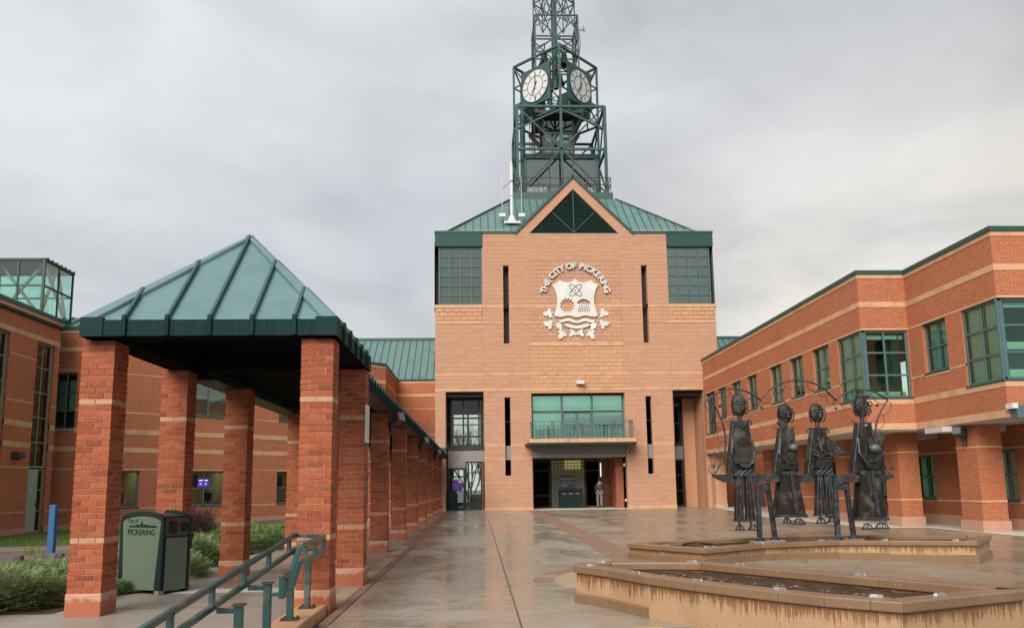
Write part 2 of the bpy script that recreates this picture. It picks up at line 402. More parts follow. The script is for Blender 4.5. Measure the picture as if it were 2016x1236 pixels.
def wetground(name, c1, c2, dark, scale=1.0, wetbias=.0, r0=.07, r1=.42, grain=60, stretch=(1, .55, 1), bumps=.12, lum=None):
    """Rain-wet paving: damp patches are darker and smoother, pools mirror what stands behind them."""
    t = NT(name); p = t.pos(); q = t.mapv(p, stretch)
    w = t.noise(q, .55*scale, 9, .68, .5)
    wf = t.ramp(w, [(.42-wetbias, 0.0), (.50-wetbias, .5), (.60-wetbias, 1.0)])
    strk = t.ramp(t.noise(t.mapv(p, (.8, 5.5, 1)), 1.6, 6, .7, .3), [(.36, 0.0), (.62, 1.0)])      # water lies in shallow streaks across the walk
    wf = t.math('MULTIPLY', wf, t.math('ADD', .35, t.math('MULTIPLY', strk, .65)))
    fine = t.noise(p, grain, 4, .7); med = t.noise(p, 3.3, 6, .62); mott = t.noise(p, 1.1, 7, .7)
    c = t.mix(med, c1, c2); c = t.mix(.35, c, t.ramp(fine, [(.3, .4), (.65, 1.0)]), 'MULTIPLY'); c = t.mix(.25, c, t.ramp(mott, [(.35, .35), (.6, 1.0)]), 'MULTIPLY')
    c = t.mix(t.math('MULTIPLY', wf, .55), c, dark)
    rr = t.math('ADD', t.math('MULTIPLY', t.math('SUBTRACT', 1.0, wf), r1-r0), r0)
    rr = t.math('ADD', rr, t.math('MULTIPLY', fine, .05))
    h = t.math('MULTIPLY', fine, t.math('SUBTRACT', 1.05, wf))
    t.bsdf(c, rr, 0, .5, t.bump(h, bumps, .006)); return t
m_slab = wetground('wet_concrete', (.28, .245, .20), (.35, .31, .255), (.19, .15, .112), .9, .05, .04, .42, bumps=.1).m
m_walk = wetground('damp_concrete', (.24, .21, .175), (.30, .265, .22), (.16, .13, .10), .8, -.02, .12, .45, bumps=.08).m
m_drywalk = plain('dry_concrete', (.42, .40, .36), .75, var=.1, scale=2.5, bump=.15, dirt=(.40, .36, .31), dscale=.7)
t = wetground('wet_pavers', (.28, .225, .165), (.35, .285, .21), (.18, .132, .09), .8, .02, .05, .46, bumps=.12)
# the paver field: courses in the paving's own metre coordinates
bs = [n for n in t.t.nodes if n.type == 'BSDF_PRINCIPLED'][0]
br = t.n('ShaderNodeTexBrick'); t.l(t.mapv(t.uv(), (1, 1, 1), rot=(0, 0, R(8))), br.inputs[0])
for k, v in (('Color1', (1, 1, 1, 1)), ('Color2', (.72, .72, .72, 1)), ('Mortar', (.35, .33, .3, 1))): br.inputs[k].default_value = v
br.inputs['Scale'].default_value = 1; br.inputs['Mortar Size'].default_value = .006; br.inputs['Brick Width'].default_value = .22; br.inputs['Row Height'].default_value = .11
old = bs.inputs['Base Color'].links[0].from_socket
t.l(t.mix(.7, old, br.outputs[0], 'MULTIPLY'), bs.inputs['Base Color'])
m_pavers = t.m
m_paver = loosebrick('band_pavers', [(.22, .135, .095), (.265, .165, .115), (.24, .16, .115), (.20, .12, .085)], .42)
m_pavertan = loosebrick('tan_pavers', [(.36, .27, .18), (.33, .245, .165), (.39, .29, .19)], .45)
m_bed = plain('paving_bed', (.10, .08, .06), .7)
# planter walls: ochre render with dark runs of rain below the cap, cap stained through
def planter_wall(name, zcap):
    """Ochre render with dark runs of rain water from under the cap."""
    t = NT(name); p = t.pos(); uv = t.uv(); s3 = t.n('ShaderNodeSeparateXYZ'); t.l(uv, s3.inputs[0])
    cu = t.n('ShaderNodeCombineXYZ'); t.l(s3.outputs[0], cu.inputs[0])
    run = t.noise(cu.outputs[0], 22, 5, .8); big = t.noise(cu.outputs[0], 3.1, 2)
    depth = t.math('ADD', t.math('MULTIPLY', t.math('SUBTRACT', run, .40), .85), t.math('MULTIPLY', t.math('SUBTRACT', big, .42), .22))
    below = t.math('ADD', t.math('SUBTRACT', zcap, s3.outputs[1]), t.math('MULTIPLY', t.math('SUBTRACT', t.noise(p, 13, 5, .7), .5), .12))
    rf = t.ramp(t.math('SUBTRACT', depth, below), [(.0, 0.0), (.05, 1.0)])
    fine = t.noise(p, 55, 4, .7)
    c = t.mix(t.noise(p, 4, 6, .65), (.33, .20, .105), (.42, .275, .16)); c = t.mix(rf, c, t.mix(t.noise(p, 9, 3), (.17, .080, .033), (.23, .115, .05)))
    pit_ = t.ramp(t.noise(p, 30, 3, .6), [(.27, 0.0), (.32, 1.0)])
    c = t.mix(pit_, (.14, .075, .04), c); c = t.mix(.3, c, t.ramp(fine, [(.3, .4), (.65, 1.0)]), 'MULTIPLY')
    t.bsdf(c, t.math('SUBTRACT', .75, t.math('MULTIPLY', rf, .35)), 0, .35, t.bump(fine, .5, .008)); return t.m
t = NT('planter_cap'); p = t.pos(); fine = t.noise(p, 60, 4, .7); med = t.noise(p, 2.2, 6, .65)
c = t.mix(med, (.125, .072, .038), (.235, .145, .085)); c = t.mix(t.ramp(t.noise(p, 14, 5, .7), [(.62, 0.0), (.74, 1.0)]), c, (.32, .22, .14))
t.bsdf(c, t.math('ADD', .14, t.math('MULTIPLY', med, .4)), 0, .4, t.bump(fine, .3, .006)); m_cap = t.m
t = NT('soil'); p = t.pos(); fine = t.noise(p, 40, 6, .75); med = t.noise(p, 4, 5)
c = t.mix(t.ramp(fine, [(.4, 0.0), (.62, 1.0)]), (.022, .013, .009), (.10, .06, .035)); c = t.mix(t.ramp(med, [(.5, 0.0), (.7, .5)]), c, (.20, .075, .03))
t.bsdf(c, .8, 0, .3, t.bump(fine, 1.0, .05)); m_soil = t.m
t = NT('lawn'); p = t.pos(); fine = t.noise(p, 30, 5, .7); med = t.noise(p, .8, 5)
c = t.mix(fine, (.035, .075, .012), (.09, .15, .03)); c = t.mix(t.ramp(med, [(.45, 0.0), (.7, .6)]), c, (.12, .11, .04))
t.bsdf(c, .8, 0, .2, t.bump(fine, .8, .04)); m_lawn = t.m
t = NT('leaf_litter'); p = t.pos(); vor = t.n('ShaderNodeTexVoronoi'); t.l(p, vor.inputs[0]); vor.inputs['Scale'].default_value = 14
c = t.mix(.5, t.mix(t.noise(p, 3, 4), (.16, .09, .05), (.10, .055, .03)), vor.outputs['Color'], 'OVERLAY'); hs = t.n('ShaderNodeHueSaturation'); hs.inputs['Saturation'].default_value = .35; t.l(c, hs.inputs['Color']); c = t.mix(.55, hs.outputs[0], (.17, .095, .05))
t.bsdf(c, .8, 0, .3, t.bump(vor.outputs['Distance'], .8, .04)); m_litter = t.m
m_asphalt = plain('asphalt', (.055, .055, .055), .6, var=.2, scale=1.5, bump=.2)
m_yellow = plain('yellow_nosing', (.55, .38, .03), .6, var=.2, scale=8, dirt=(.35, .27, .1), dscale=4)

def foliage(name, cols, trans=.2, rough=.6):
    t = NT(name); c = t.ramp(t.math('FRACT', t.math('ADD', t.math('MULTIPLY', t.island(), 5.3), t.math('MULTIPLY', t.noise(t.pos(), 2.5, 3), .9))), [(i/(len(cols)-1), cc) for i, cc in enumerate(cols)])
    b = t.bsdf(c, rough, 0, .25)
    tl = t.n('ShaderNodeBsdfTranslucent'); t.l(c, tl.inputs[0]); mx_ = t.n('ShaderNodeMixShader'); mx_.inputs[0].default_value = trans
    t.l(b.outputs[0], mx_.inputs[1]); t.l(tl.outputs[0], mx_.inputs[2]); t.l(mx_.outputs[0], t.out.inputs[0]); return t.m
m_juniper = foliage('juniper_sprays', [(.10, .165, .06), (.16, .235, .09), (.125, .19, .075), (.22, .29, .13), (.145, .21, .085)])
m_jbrown = foliage('juniper_brown', [(.19, .115, .05), (.24, .16, .075), (.15, .085, .035)])
m_twig = plain('twig_bark', (.085, .055, .04), .85, bump=.3)
m_barberry = foliage('barberry_twigs', [(.085, .035, .04), (.11, .05, .055), (.065, .03, .033), (.13, .075, .06)], .1)
m_grassblade = foliage('fresh_leaves', [(.11, .19, .03), (.16, .25, .045), (.20, .27, .07)], .3)
m_rock = plain('edging_rock', (.07, .066, .06), .8, var=.3, scale=4, bump=.4)

# ---------------------------------------------------------------- builders
class Wall:
    """A vertical wall plane from a to b (seen from outside, a on the left), with u metres along it and d metres inwards."""
    def __init__(s, a, b):
        s.a = Vector((a[0], a[1], 0)); s.b = Vector((b[0], b[1], 0)); s.t = (s.b-s.a).normalized(); s.L = (s.b-s.a).length
        s.n = Vector((s.t.y, -s.t.x, 0))
    def P(s, u, z, d=0): q = s.a+s.t*u-s.n*d; return (q.x, q.y, z)
    def box(s, mb, u0, u1, z0, z1, d0, d1):          # d0 outer (smaller), d1 inner
        P = s.P
        mb.hexa([P(u0, z0, d0), P(u1, z0, d0), P(u1, z0, d1), P(u0, z0, d1), P(u0, z1, d0), P(u1, z1, d0), P(u1, z1, d1), P(u0, z1, d1)])
    def sheet(s, z0, z1, holes, reveal=.14, thick=.28):
        """Wall faces round the openings, with the openings' reveals."""
        mb = MB(); P = s.P
        us = sorted({0, s.L, *[min(max(h[0], 0), s.L) for h in holes], *[min(max(h[1], 0), s.L) for h in holes]})
        zs = sorted({z0, z1, *[min(max(h[2], z0), z1) for h in holes], *[min(max(h[3], z0), z1) for h in holes]})
        for zb, ztp in zip(zs, zs[1:]):
            run = None
            cells = []
            for ua, ub in zip(us, us[1:]):
                um, zm = (ua+ub)/2, (zb+ztp)/2
                solid = not any(h[0] < um < h[1] and h[2] < zm < h[3] for h in holes)
                if solid:
                    if cells and abs(cells[-1][1]-ua) < 1e-6: cells[-1][1] = ub
                    else: cells.append([ua, ub])
            for ua, ub in cells:
                mb.face([P(ua, zb), P(ub, zb), P(ub, ztp), P(ua, ztp)])
                mb.face([P(ub, zb, thick), P(ua, zb, thick), P(ua, ztp, thick), P(ub, ztp, thick)])
        for h in holes:
            u0, u1, a, b = max(0, h[0]), min(s.L, h[1]), h[2], h[3]; r = thick
            if u0 > 0: mb.face([P(u0, a), P(u0, a, r), P(u0, b, r), P(u0, b)][::-1])
            if u1 < s.L: mb.face([P(u1, a), P(u1, a, r), P(u1, b, r), P(u1, b)])
            if b < z1: mb.face([P(u0, b), P(u1, b), P(u1, b, r), P(u0, b, r)])
            if a > z0: mb.face([P(u0, a), P(u0, a, r), P(u1, a, r), P(u1, a)])
        mb.face([P(0, z1), P(s.L, z1), P(s.L, z1, thick), P(0, z1, thick)])
        return mb
    def band(s, parent, z0, z1, holes=(), proud=.008, mat=None, u0=0, u1=None, name='stone_band', piece=None):
        """A stone course laid along the wall, stopping at openings; cut into pieces where the photo shows joints."""
        u1 = s.L if u1 is None else u1
        cuts = sorted((h[0], h[1]) for h in holes if h[2] < z1-.001 and h[3] > z0+.001)
        segs = []; c = u0
        for a, b in cuts:
            if a > c: segs.append((c, min(a, u1)))
            c = max(c, b)
        if c < u1: segs.append((c, u1))
        for a, b in segs:
            if b-a < .03: continue
            n = max(1, round((b-a)/piece)) if piece else 1
            mb = MB()
            for i in range(n):
                x0, x1 = a+(b-a)*i/n, a+(b-a)*(i+1)/n
                s.box(mb, x0+(.004 if i else 0), x1-(.004 if i < n-1 else 0), z0, z1, -proud, .05)
            mb.build(name, mat or m_stoneband, parent)

def window(w, parent, u0, u1, z0, z1, cols, rows, frame=m_teal, gl=m_glass, depth=.12, fw=.055, bar=.045, blind=None, blind_z=None, room=True, sill=True, split=None, rowsz=None, colsu=None, roomdepth=1.6, name='window', roommat=None, gap=.09, ext=.25):
    """A window set back in wall w: frame with bars, one pane of glass in each light, a blind or a dark room behind."""
    f = MB(); us = colsu or [u0+(u1-u0)*i/cols for i in range(cols+1)]; zs = rowsz or [z0+(z1-z0)*i/rows for i in range(rows+1)]
    d0, d1 = depth, depth+.07
    w.box(f, u0, u1, z0, z0+fw, d0, d1); w.box(f, u0, u1, z1-fw, z1, d0, d1)
    w.box(f, u0, u0+fw, z0+fw, z1-fw, d0, d1); w.box(f, u1-fw, u1, z0+fw, z1-fw, d0, d1)
    for u in us[1:-1]: w.box(f, u-bar/2, u+bar/2, z0+fw, z1-fw, d0+.004, d1)
    for z in zs[1:-1]:
        for ua, ub in zip(us, us[1:]):
            w.box(f, ua+(fw if ua == us[0] else bar/2), ub-(fw if ub == us[-1] else bar/2), z-bar/2, z+bar/2, d0+.006, d1)
    fo = f.build(name, frame, parent)
    for ua, ub in zip(us, us[1:]):
        for za, zb in zip(zs, zs[1:]):
            pb = MB(); pb.face([w.P(ua+.02, za+.02, d0+.035), w.P(ub-.02, za+.02, d0+.035), w.P(ub-.02, zb-.02, d0+.035), w.P(ua+.02, zb-.02, d0+.035)])
            pb.build('pane', gl, fo)
    if sill:
        sb = MB(); w.box(sb, u0-.03, u1+.03, z0-.06, z0-.002, -.03, d0+.02); sb.build('sill', m_coping if sill is True else sill, fo)
    if room:
        rb = MB(); di, do = d1+.01, d1+roomdepth; P = w.P
        a, b, lo, hi = u0-ext, u1+ext, z0-.35, z1+.3
        rb.face([P(a, lo, do), P(b, lo, do), P(b, hi, do), P(a, hi, do)])
        rb.face([P(a, lo, di), P(a, lo, do), P(a, hi, do), P(a, hi, di)]); rb.face([P(b, lo, di), P(b, hi, di), P(b, hi, do), P(b, lo, do)])
        rb.face([P(a, lo, di), P(b, lo, di), P(b, lo, do), P(a, lo, do)]); rb.face([P(a, hi, di), P(a, hi, do), P(b, hi, do), P(b, hi, di)])
        rb.build('room', roommat or m_room, fo)
    if blind:
        bz0, bz1 = blind_z or (z0+.02, z1-.02)
        for ua, ub in zip(us, us[1:]):
            bb = MB(); g0 = gap if ua == us[0] else gap*.8
            w.box(bb, ua+g0, ub-.03, bz0, bz1, d1+.06, d1+.075); bb.build('blind', blind, fo)
    return fo

def seam_roof(parent, o, tvec, svec, U, vtop, n, mat=m_greenroof, rib=m_seam, rw=.04, rh=.05, ulo=None, thick=.03, name='roof_panel', offs=0.0, ubreaks=()):
    """A standing-seam slope: o eave origin, tvec along the eave, svec up the slope (unit vectors), U eave length, vtop(u) height up the slope.
    One sheet for each bay between the seams, one raised seam on each joint."""
    o, tv, sv = Vector(o), Vector(tvec), Vector(svec); nn = tv.cross(sv).normalized()
    step = U/n
    edges = sorted({0.0, U, *[offs+step*i for i in range(n+1) if 0 < offs+step*i < U]})
    P = lambda u, v, h=0: o+tv*u+sv*v+nn*h
    for ua, ub in zip(edges, edges[1:]):
        brk = [b for b in ubreaks if ua+1e-4 < b < ub-1e-4]
        tops = [(ub, vtop(ub))]+[(b, vtop(b)) for b in reversed(brk)]+[(ua, vtop(ua))]
        poly = [(ua, 0), (ub, 0)]+[q for q in tops if q[1] > 1e-3]
        if len(poly) < 3: continue
        mb = MB(); k = len(poly); b0 = len(mb.v)
        mb.v += [tuple(P(u, v, 0)) for u, v in poly]+[tuple(P(u, v, -thick)) for u, v in poly]
        mb.f.append(tuple(range(k))); mb.f.append(tuple(range(2*k-1, k-1, -1))); mb.mi += [0, 0]
        for i in range(k): j = (i+1) % k; mb.f.append((j, i, k+i, k+j)); mb.mi.append(0)
        mb.build(name, mat, parent)
    for u in edges[1:-1]:
        v = vtop(u)
        if v > .05: MB().obox(P(u, 0, rh/2), P(u, v, rh/2), rw, rh, nn).build('roof_seam', rib, parent)

def cut_rows(rects_holes, u0, u1, z0, z1, course, blk, jitter=0):
    """Courses of blocks over a rectangle, leaving holes out: list of (ua, ub, za, zb)."""
    zs = {z0, z1}; z = z0
    while z < z1-.02: zs.add(round(z, 4)); z += course
    for h in rects_holes:
        for hz in h[2:4]:
            if z0 < hz < z1: zs.add(hz)
    zs = sorted(zs); zz = [zs[0]]
    hz_all = [v for h in rects_holes for v in h[2:4]]+[z1]
    for v in zs[1:]:
        if v-zz[-1] < .09:
            if v in hz_all and zz[-1] not in hz_all and len(zz) > 1: zz[-1] = v
            elif v in hz_all: zz.append(v)
            continue
        zz.append(v)
    out = []
    for i, (za, zb) in enumerate(zip(zz, zz[1:])):
        if zb-za < .03: continue
        zm = (za+zb)/2; segs = []; c = u0
        for a, b in sorted((h[0], h[1]) for h in rects_holes if h[2] < zm < h[3]):
            if a > c and c < u1: segs.append((c, min(a, u1)))
            c = max(c, b)
        if c < u1: segs.append((c, u1))
        for a, b in segs:
            x = math.floor(a/blk)*blk-(blk/2 if i % 2 else 0)
            while x < b:
                xa, xb = max(a, x), min(b, x+blk)
                if xb-xa > .03: out.append((xa, xb, za, zb))
                x += blk
    return out

# ---------------------------------------------------------------- the ground
def sheet(name, xs, ys, h, mat, lift=0.0, kind='structure', parent=None):
    mb = MB(); nx = len(xs)
    mb.v = [(x, y, h(x, y)+lift) for y in ys for x in xs]
    for j in range(len(ys)-1):
        for i in range(nx-1):
            mb.f.append((j*nx+i, j*nx+i+1, (j+1)*nx+i+1, (j+1)*nx+i)); mb.mi.append(0)
    return mb.build(name, mat, parent, smooth=True, kind=kind)
def rng(a, b, n): return [a+(b-a)*i/n for i in range(n+1)]
EDGE = 7.62
def terrain(x, y):
    if y < EDGE+.02 and -1.7 < x < 40: return -.62
    if y < 8.5 and x <= -1.7: return -.02+gz(x, y)-min(.42, (8.5-y)*.075)-.03
    return gz(x, y)-.03
gx = [-400, -200, -90, -50]+rng(-36, -2, 34)+[-1.71, -1.69]+rng(-1, 24, 25)+[30, 40, 60, 100, 200, 400]
gy = [-200, -60, -20, -6, 0, 2, 4, 5, 6, 7, 7.63, 7.66, 8.5]+rng(9, 62, 53)+[70, 80, 100, 140, 220, 420]
sheet('ground', gx, gy, terrain, m_asphalt)
sheet('lawn', rng(-30, -4.78, 26), rng(8.6, 36, 28), gz, m_lawn, -.012)
sheet('garden_path', rng(-24, -4.8, 20), [22.0, 22.8, 24.2], gz, m_walk, -.002)
sheet('leaf_bed', rng(-22, -4.8, 18), [17.6, 18.4, 19.4, 20.6, 21.9], gz, m_litter, .0)
sheet('leaf_bed', rng(-8.2, -4.76, 6), [9.3, 11, 13, 15, 17.5], gz, m_soil, .0)
# the walk under the pavilion and the colonnade, with its ramp towards the viewer
walk = lambda x, y: (-(8.6-y)*.075 if y < 8.6 else 0)
sheet('walkway', [-6.6, -5.4, -4.75, -4.0, -3.0, -1.97], [3.0, 5, 7, 8.0, 8.6, 9.35], walk, m_walk, -.004)
sheet('walkway', [-4.75, -4.0, -3.0, -1.5], [9.35, 11.45, 14, 18, 22, 26, 30, 34, 38, 42, 46.2], lambda x, y: 0, m_walk, -.004)
jb = MB()
for y in (6.4, 7.9, 9.6, 13.5, 17.5, 21.5, 25.5, 29.5): jb.box(-4.6, -1.99 if y < 9 else -1.6, y, y+.02, walk(0, y)-.02, walk(0, y)-.001)
jb.build('walkway_joint', m_bed, None, kind='structure')
MB().box(-4.3, -2.0, 10.95, 11.32, -.03, .0012).build('light_strip', m_drywalk, None, kind='structure')
# the plaza: a bed, the paver field on it, concrete slabs down the walk, bands of pavers
sheet('paving_bed', [-1.5, 0, 1.5, 2.5, 3.4], rng(EDGE, 47.6, 40), gz, m_bed, -.004)
sheet('plaza', [2.3]+rng(3, 17.4, 36), rng(EDGE, 50.5, 60), gz, m_pavers, .003)
plaza = part_of('concrete_walk', None) if False else D.objects.new('concrete_walk', None); COL.objects.link(plaza); plaza['kind'] = 'structure'
ys = [EDGE, 11.6, 15.2, 18.8, 22.4, 26.0, 29.6, 33.2, 36.8, 40.4, 44.0, 46.28]
for i, (y0, y1) in enumerate(zip(ys, ys[1:])):
    for x0, x1 in ((-1.48, .40), (.40, None)):
        xr0, xr1 = (x1, x1) if x1 is not None else (2.40+.012*(y0-14), 2.40+.012*(y1-14))
        mb = MB(); g = .011
        mb.hexa([(x0+g, y0+g, -.05), (xr0-g, y0+g, -.05), (xr1-g, y1-g, -.05), (x0+g, y1-g, -.05), (x0+g, y0+g, .006), (xr0-g, y0+g, .006), (xr1-g, y1-g, .006), (x0+g, y1-g, .006)])
        mb.build('paving_slab', m_slab, plaza)
# the band of reddish pavers between walk and paver field, and the narrow courses along the columns
band = D.objects.new('paver_band', None); COL.objects.link(band); band['kind'] = 'structure'
PV = {}
def paver(w, l, mat):
    k = (round(w, 3), round(l, 3), mat.name)
    if k not in PV: PV[k] = MB().box(-w/2, w/2, -l/2, l/2, -.04, 0).mesh('paver', mat)
    return PV[k]
n_p = 0; rest = MB()
def lay(x, y, w, l, mat, rz=0.0):
    global n_p
    z = gz(x, y)+.007+random.uniform(-.0015, .0015)
    if n_p < 290 and y < 19 and x < 9:
        o = put('paver', paver(w, l, mat), band, loc=(x, y, z)); o.rotation_euler.z = rz; n_p += 1
    else: rest.hexa([(x+dx*math.cos(rz)-dy*math.sin(rz), y+dx*math.sin(rz)+dy*math.cos(rz), z-zz) for zz in (.04, 0) for dx, dy in ((-w/2, -l/2), (w/2, -l/2), (w/2, l/2), (-w/2, l/2))])
for k in range(int((46-8.2)/.212)):
    y = 8.3+k*.212
    for x, m_ in ((-1.54, m_paver),): lay(x, y, .1, .204, m_)
    if k % 2 == 0:
        y2 = y+.106
        lay(-1.71, y2, .21, .416, m_pavertan if (k//2) % 9 else m_paver) if not any(abs(y2-yc) < .42 for yc in (9.2, 11.55)) and y2 > 9.5 else None
for k in range(int((46-12.6)/.108)):
    y = 12.7+k*.108; xb = 2.40+.012*(y-14)
    for j in range(3): lay(xb+.115+j*.215+(0 if k % 2 else .0), y, .207, .101, m_paver, -.012)
# rings of pavers round the planters' circle
for r_ in (2.52, 2.20, 1.88):
    n_ = int(2*math.pi*r_/.22)
    for k in range(n_):
        th = 2*math.pi*k/n_; x, y = 3.42+r_*math.cos(th), 11.3+r_*math.sin(th)
        if x < 2.36 and y > 8.2: lay(x, y, .30 if r_ > 2 else .28, .2, m_paver if r_ > 2.3 else m_pavertan, th)
if rest.v: rest.build('paver_courses', m_paver, band, kind='stuff')
# the dry pavement under the wing and the threshold of the entrance
sheet('pavement', [13.45, 14.6, 15.6, 16.95], rng(26.8, 46.0, 16), gz, m_drywalk, .012)
sheet('pavement', [15.15, 15.6, 16.95, 24], rng(21.0, 26.79, 6), gz, m_drywalk, .012)
MB().box(3.16, 8.66, 46.05, 52.4, -.1, .03).build('entrance_floor', m_drywalk, None, kind='structure')
MB().box(-1.85, .32, 46.0, 51, -.1, .022).build('side_entrance_floor', m_walk, None, kind='structure')
# steps down to the viewer, with a yellow nosing
st = D.objects.new('front_steps', None); COL.objects.link(st); st['kind'] = 'structure'
for k in range(4):
    y1 = EDGE-.34*k
    MB().box(-1.64, 1.72 if k == 0 else 9.5, y1-.36, y1-.004, -.62, -.002-.155*k).build('step', m_slab, st)
MB().box(-1.62, 1.70, EDGE-.085, EDGE-.012, -.03, .009).build('yellow_nosing', m_yellow, st)

# ---------------------------------------------------------------- the tower block
hall = thing('clock_tower_hall', (5.94, F, 0), 'tall sandstone entrance block with gable, green hip roof and glazed corners', 'building')
W = Wall((-2.5, F), (14.37, F)); U = lambda x: x+2.5
H = lambda x0, x1, z0, z1: (U(x0), U(x1), z0, z1)
holes = [H(-1.89, .36, -.2, 6.9), H(3.14, 8.68, -.2, 6.79), H(11.52, 13.40, -.2, 6.9), H(1.565, 1.905, 1.98, 6.55), H(9.92, 10.26, 1.98, 6.55), H(1.565, 1.905, 9.75, 12.2), H(9.94, 10.29, 9.75, 12.2)]
W.sheet(-.2, 12.11, holes, thick=.5).build('wall', m_stonewall, hall)
W2 = Wall((.31, F), (11.56, F)); U2 = lambda x: x-.31
h2 = [(U2(1.565), U2(1.905), 12.0, 14.53), (U2(9.94), U2(10.29), 12.0, 14.53)]
W2.sheet(12.11, 16.52, h2, thick=.5).build('wall', m_stonewall, hall)
side = Wall((-2.5, F+16), (-2.5, F+.02)); side.sheet(-.2, 12.1, [], thick=.3).build('wall', m_stonewall, hall)
side2 = Wall((14.37, F+.02), (14.37, F+16)); side2.sheet(-.2, 12.1, [], thick=.3).build('wall', m_stonewall, hall)
Wall((14.37, F+16), (-2.5, F+16)).sheet(-.2, 16.4, [(14.2, 16.6, .2, 7)], thick=.3).build('wall', m_stonewall, hall)
up2 = Wall((-2.3, F+16), (-2.3, F+3.2)); up2.sheet(12.1, 16.5, []).build('wall', m_stonewall, hall)
up3 = Wall((14.2, F+3.2), (14.2, F+16)); up3.sheet(12.1, 16.5, []).build('wall', m_stonewall, hall)
# stone facing: light blocks of the middle panel and the rough corner panels are pieces of their own
nblk = 0; facing = MB(); lights = MB()
def block(mbk, xa, xb, za, zb, d, g=.007, w=W):
    w.box(mbk, xa+g, xb-g, za+g, zb-g, d, .01)
ALLH = holes + [(U(1.565), U(1.905), 9.75, 14.53), (U(9.94), U(10.29), 9.75, 14.53)]
def one_block(xa, xb, za, zb, d, mat=m_blocklight):
    global nblk
    mb = MB(); block(mb, xa, xb, za, zb, d, .013); mb.build('stone_block', mat, hall); nblk += 1
px0, px1 = U(3.13), U(8.69)
for zj0, zj1, xj0, xj1 in ((7.1, 14.88, px0, px1), (11.17, 11.92, U(-2.46), U(.30)), (11.17, 11.92, U(11.56), U(14.33))):
    mb = MB(); W.box(mb, xj0, xj1, zj0, zj1, -.0015, .03); mb.build('joint_bed', m_joint, hall)
for xa, xb, za, zb in cut_rows([], px0, px1, 7.10, 7.85, .25, .555): one_block(xa, xb, za, zb, -.016)
for xa, xb, za, zb in cut_rows([], px0, px1, 7.85, 9.62, .253, .555): one_block(xa, xb, za, zb, -.014)
for xa, xb in ((U(-2.46), U(.30)), (U(11.56), U(14.33))):
    for xa_, xb_, za, zb in cut_rows([], xa, xb, 11.17, 11.92, .25, .5): one_block(xa_, xb_, za, zb, -.035-random.uniform(0, .012))
for xa, xb, za, zb in cut_rows([], px0, px1, 9.66, 14.88, .255, .555):
    if nblk < 290 and zb < 12.6: one_block(xa, xb, za, zb, -.015, random.choice((m_block, m_blocklight, m_block)))
    else: block(facing, xa, xb, za, zb, -.015, .013)
regions = [(0, px0, -.05, 7.1), (px1, W.L, -.05, 7.1), (px0, px1, 6.92, 7.1), (0, px0, 7.1, 10.95), (px1, W.L, 7.1, 10.95), (U(.31), px0, 10.95, 16.5), (px1, U(11.55), 10.95, 16.5), (px0, px1, 14.88, 16.5)]
for a, b, z0, z1 in regions:
    for xa, xb, za, zb in cut_rows(ALLH, a, b, z0, z1, .253, .56): block(facing, xa, xb, za, zb, -.008-random.uniform(0, .004), .005)
facing.build('stone_facing', m_block, hall, kind='stuff')
# ledges and string courses
for (x0, x1, z0, z1, pr) in ((-2.56, .31, 11.93, 12.11, .06), (11.56, 14.43, 11.93, 12.11, .06), (-2.54, .31, 10.97, 11.14, .035), (11.56, 14.41, 10.97, 11.14, .035), (.31, 1.55, 11.94, 12.08, .028), (1.92, 9.92, 11.94, 12.08, .028), (10.3, 11.56, 11.94, 12.08, .028), (.31, 1.55, 10.96, 11.04, .03), (1.92, 9.92, 10.96, 11.04, .03), (10.3, 11.56, 10.96, 11.04, .03),
                        (3.13, 8.69, 9.60, 9.80, .05), (-2.5, 14.37, 7.86, 7.98, .022), (-2.5, 14.37, 6.93, 7.09, .02), (-2.5, -1.9, 3.70, 3.78, .015), (.37, 1.56, 3.70, 3.80, .015), (1.91, 3.13, 3.70, 3.80, .015), (8.69, 9.91, 3.70, 3.80, .015), (10.27, 11.51, 3.70, 3.80, .015), (.36, 1.56, 2.98, 3.03, .012), (1.91, 3.13, 2.98, 3.03, .012), (8.69, 9.91, 2.98, 3.03, .012), (10.27, 11.51, 2.98, 3.03, .012),
                        (.34, 3.15, -.1, .2, .03), (8.67, 11.53, -.1, .2, .03), (-2.52, -1.87, -.1, .2, .03)):
    mb = MB(); W.box(mb, U(x0), U(x1), z0, z1, -pr, .05); mb.build('ledge', m_stoneband, hall)
for x in (.335, 11.54):   # upright joints beside the corner bays
    mb = MB(); W.box(mb, U(x)-.012, U(x)+.012, 3.8, 10.9, -.0145, .02); mb.build('joint', m_joint, hall)
for x0, x1 in ((1.5, 1.97), (9.86, 10.36)):
    for zt in (14.53, 6.55):
        mb = MB(); W.box(mb, U(x0+.05), U(x1-.05), zt+.005, zt+.29, -.018, .02); mb.build('lintel', m_tanbrick, hall)
        mb = MB(); W.box(mb, U(x0+.03), U(x1-.03), (9.75 if zt > 10 else 1.98)-.06, (9.75 if zt > 10 else 1.98)-.002, -.03, .3); mb.build('sill', m_stoneband, hall)
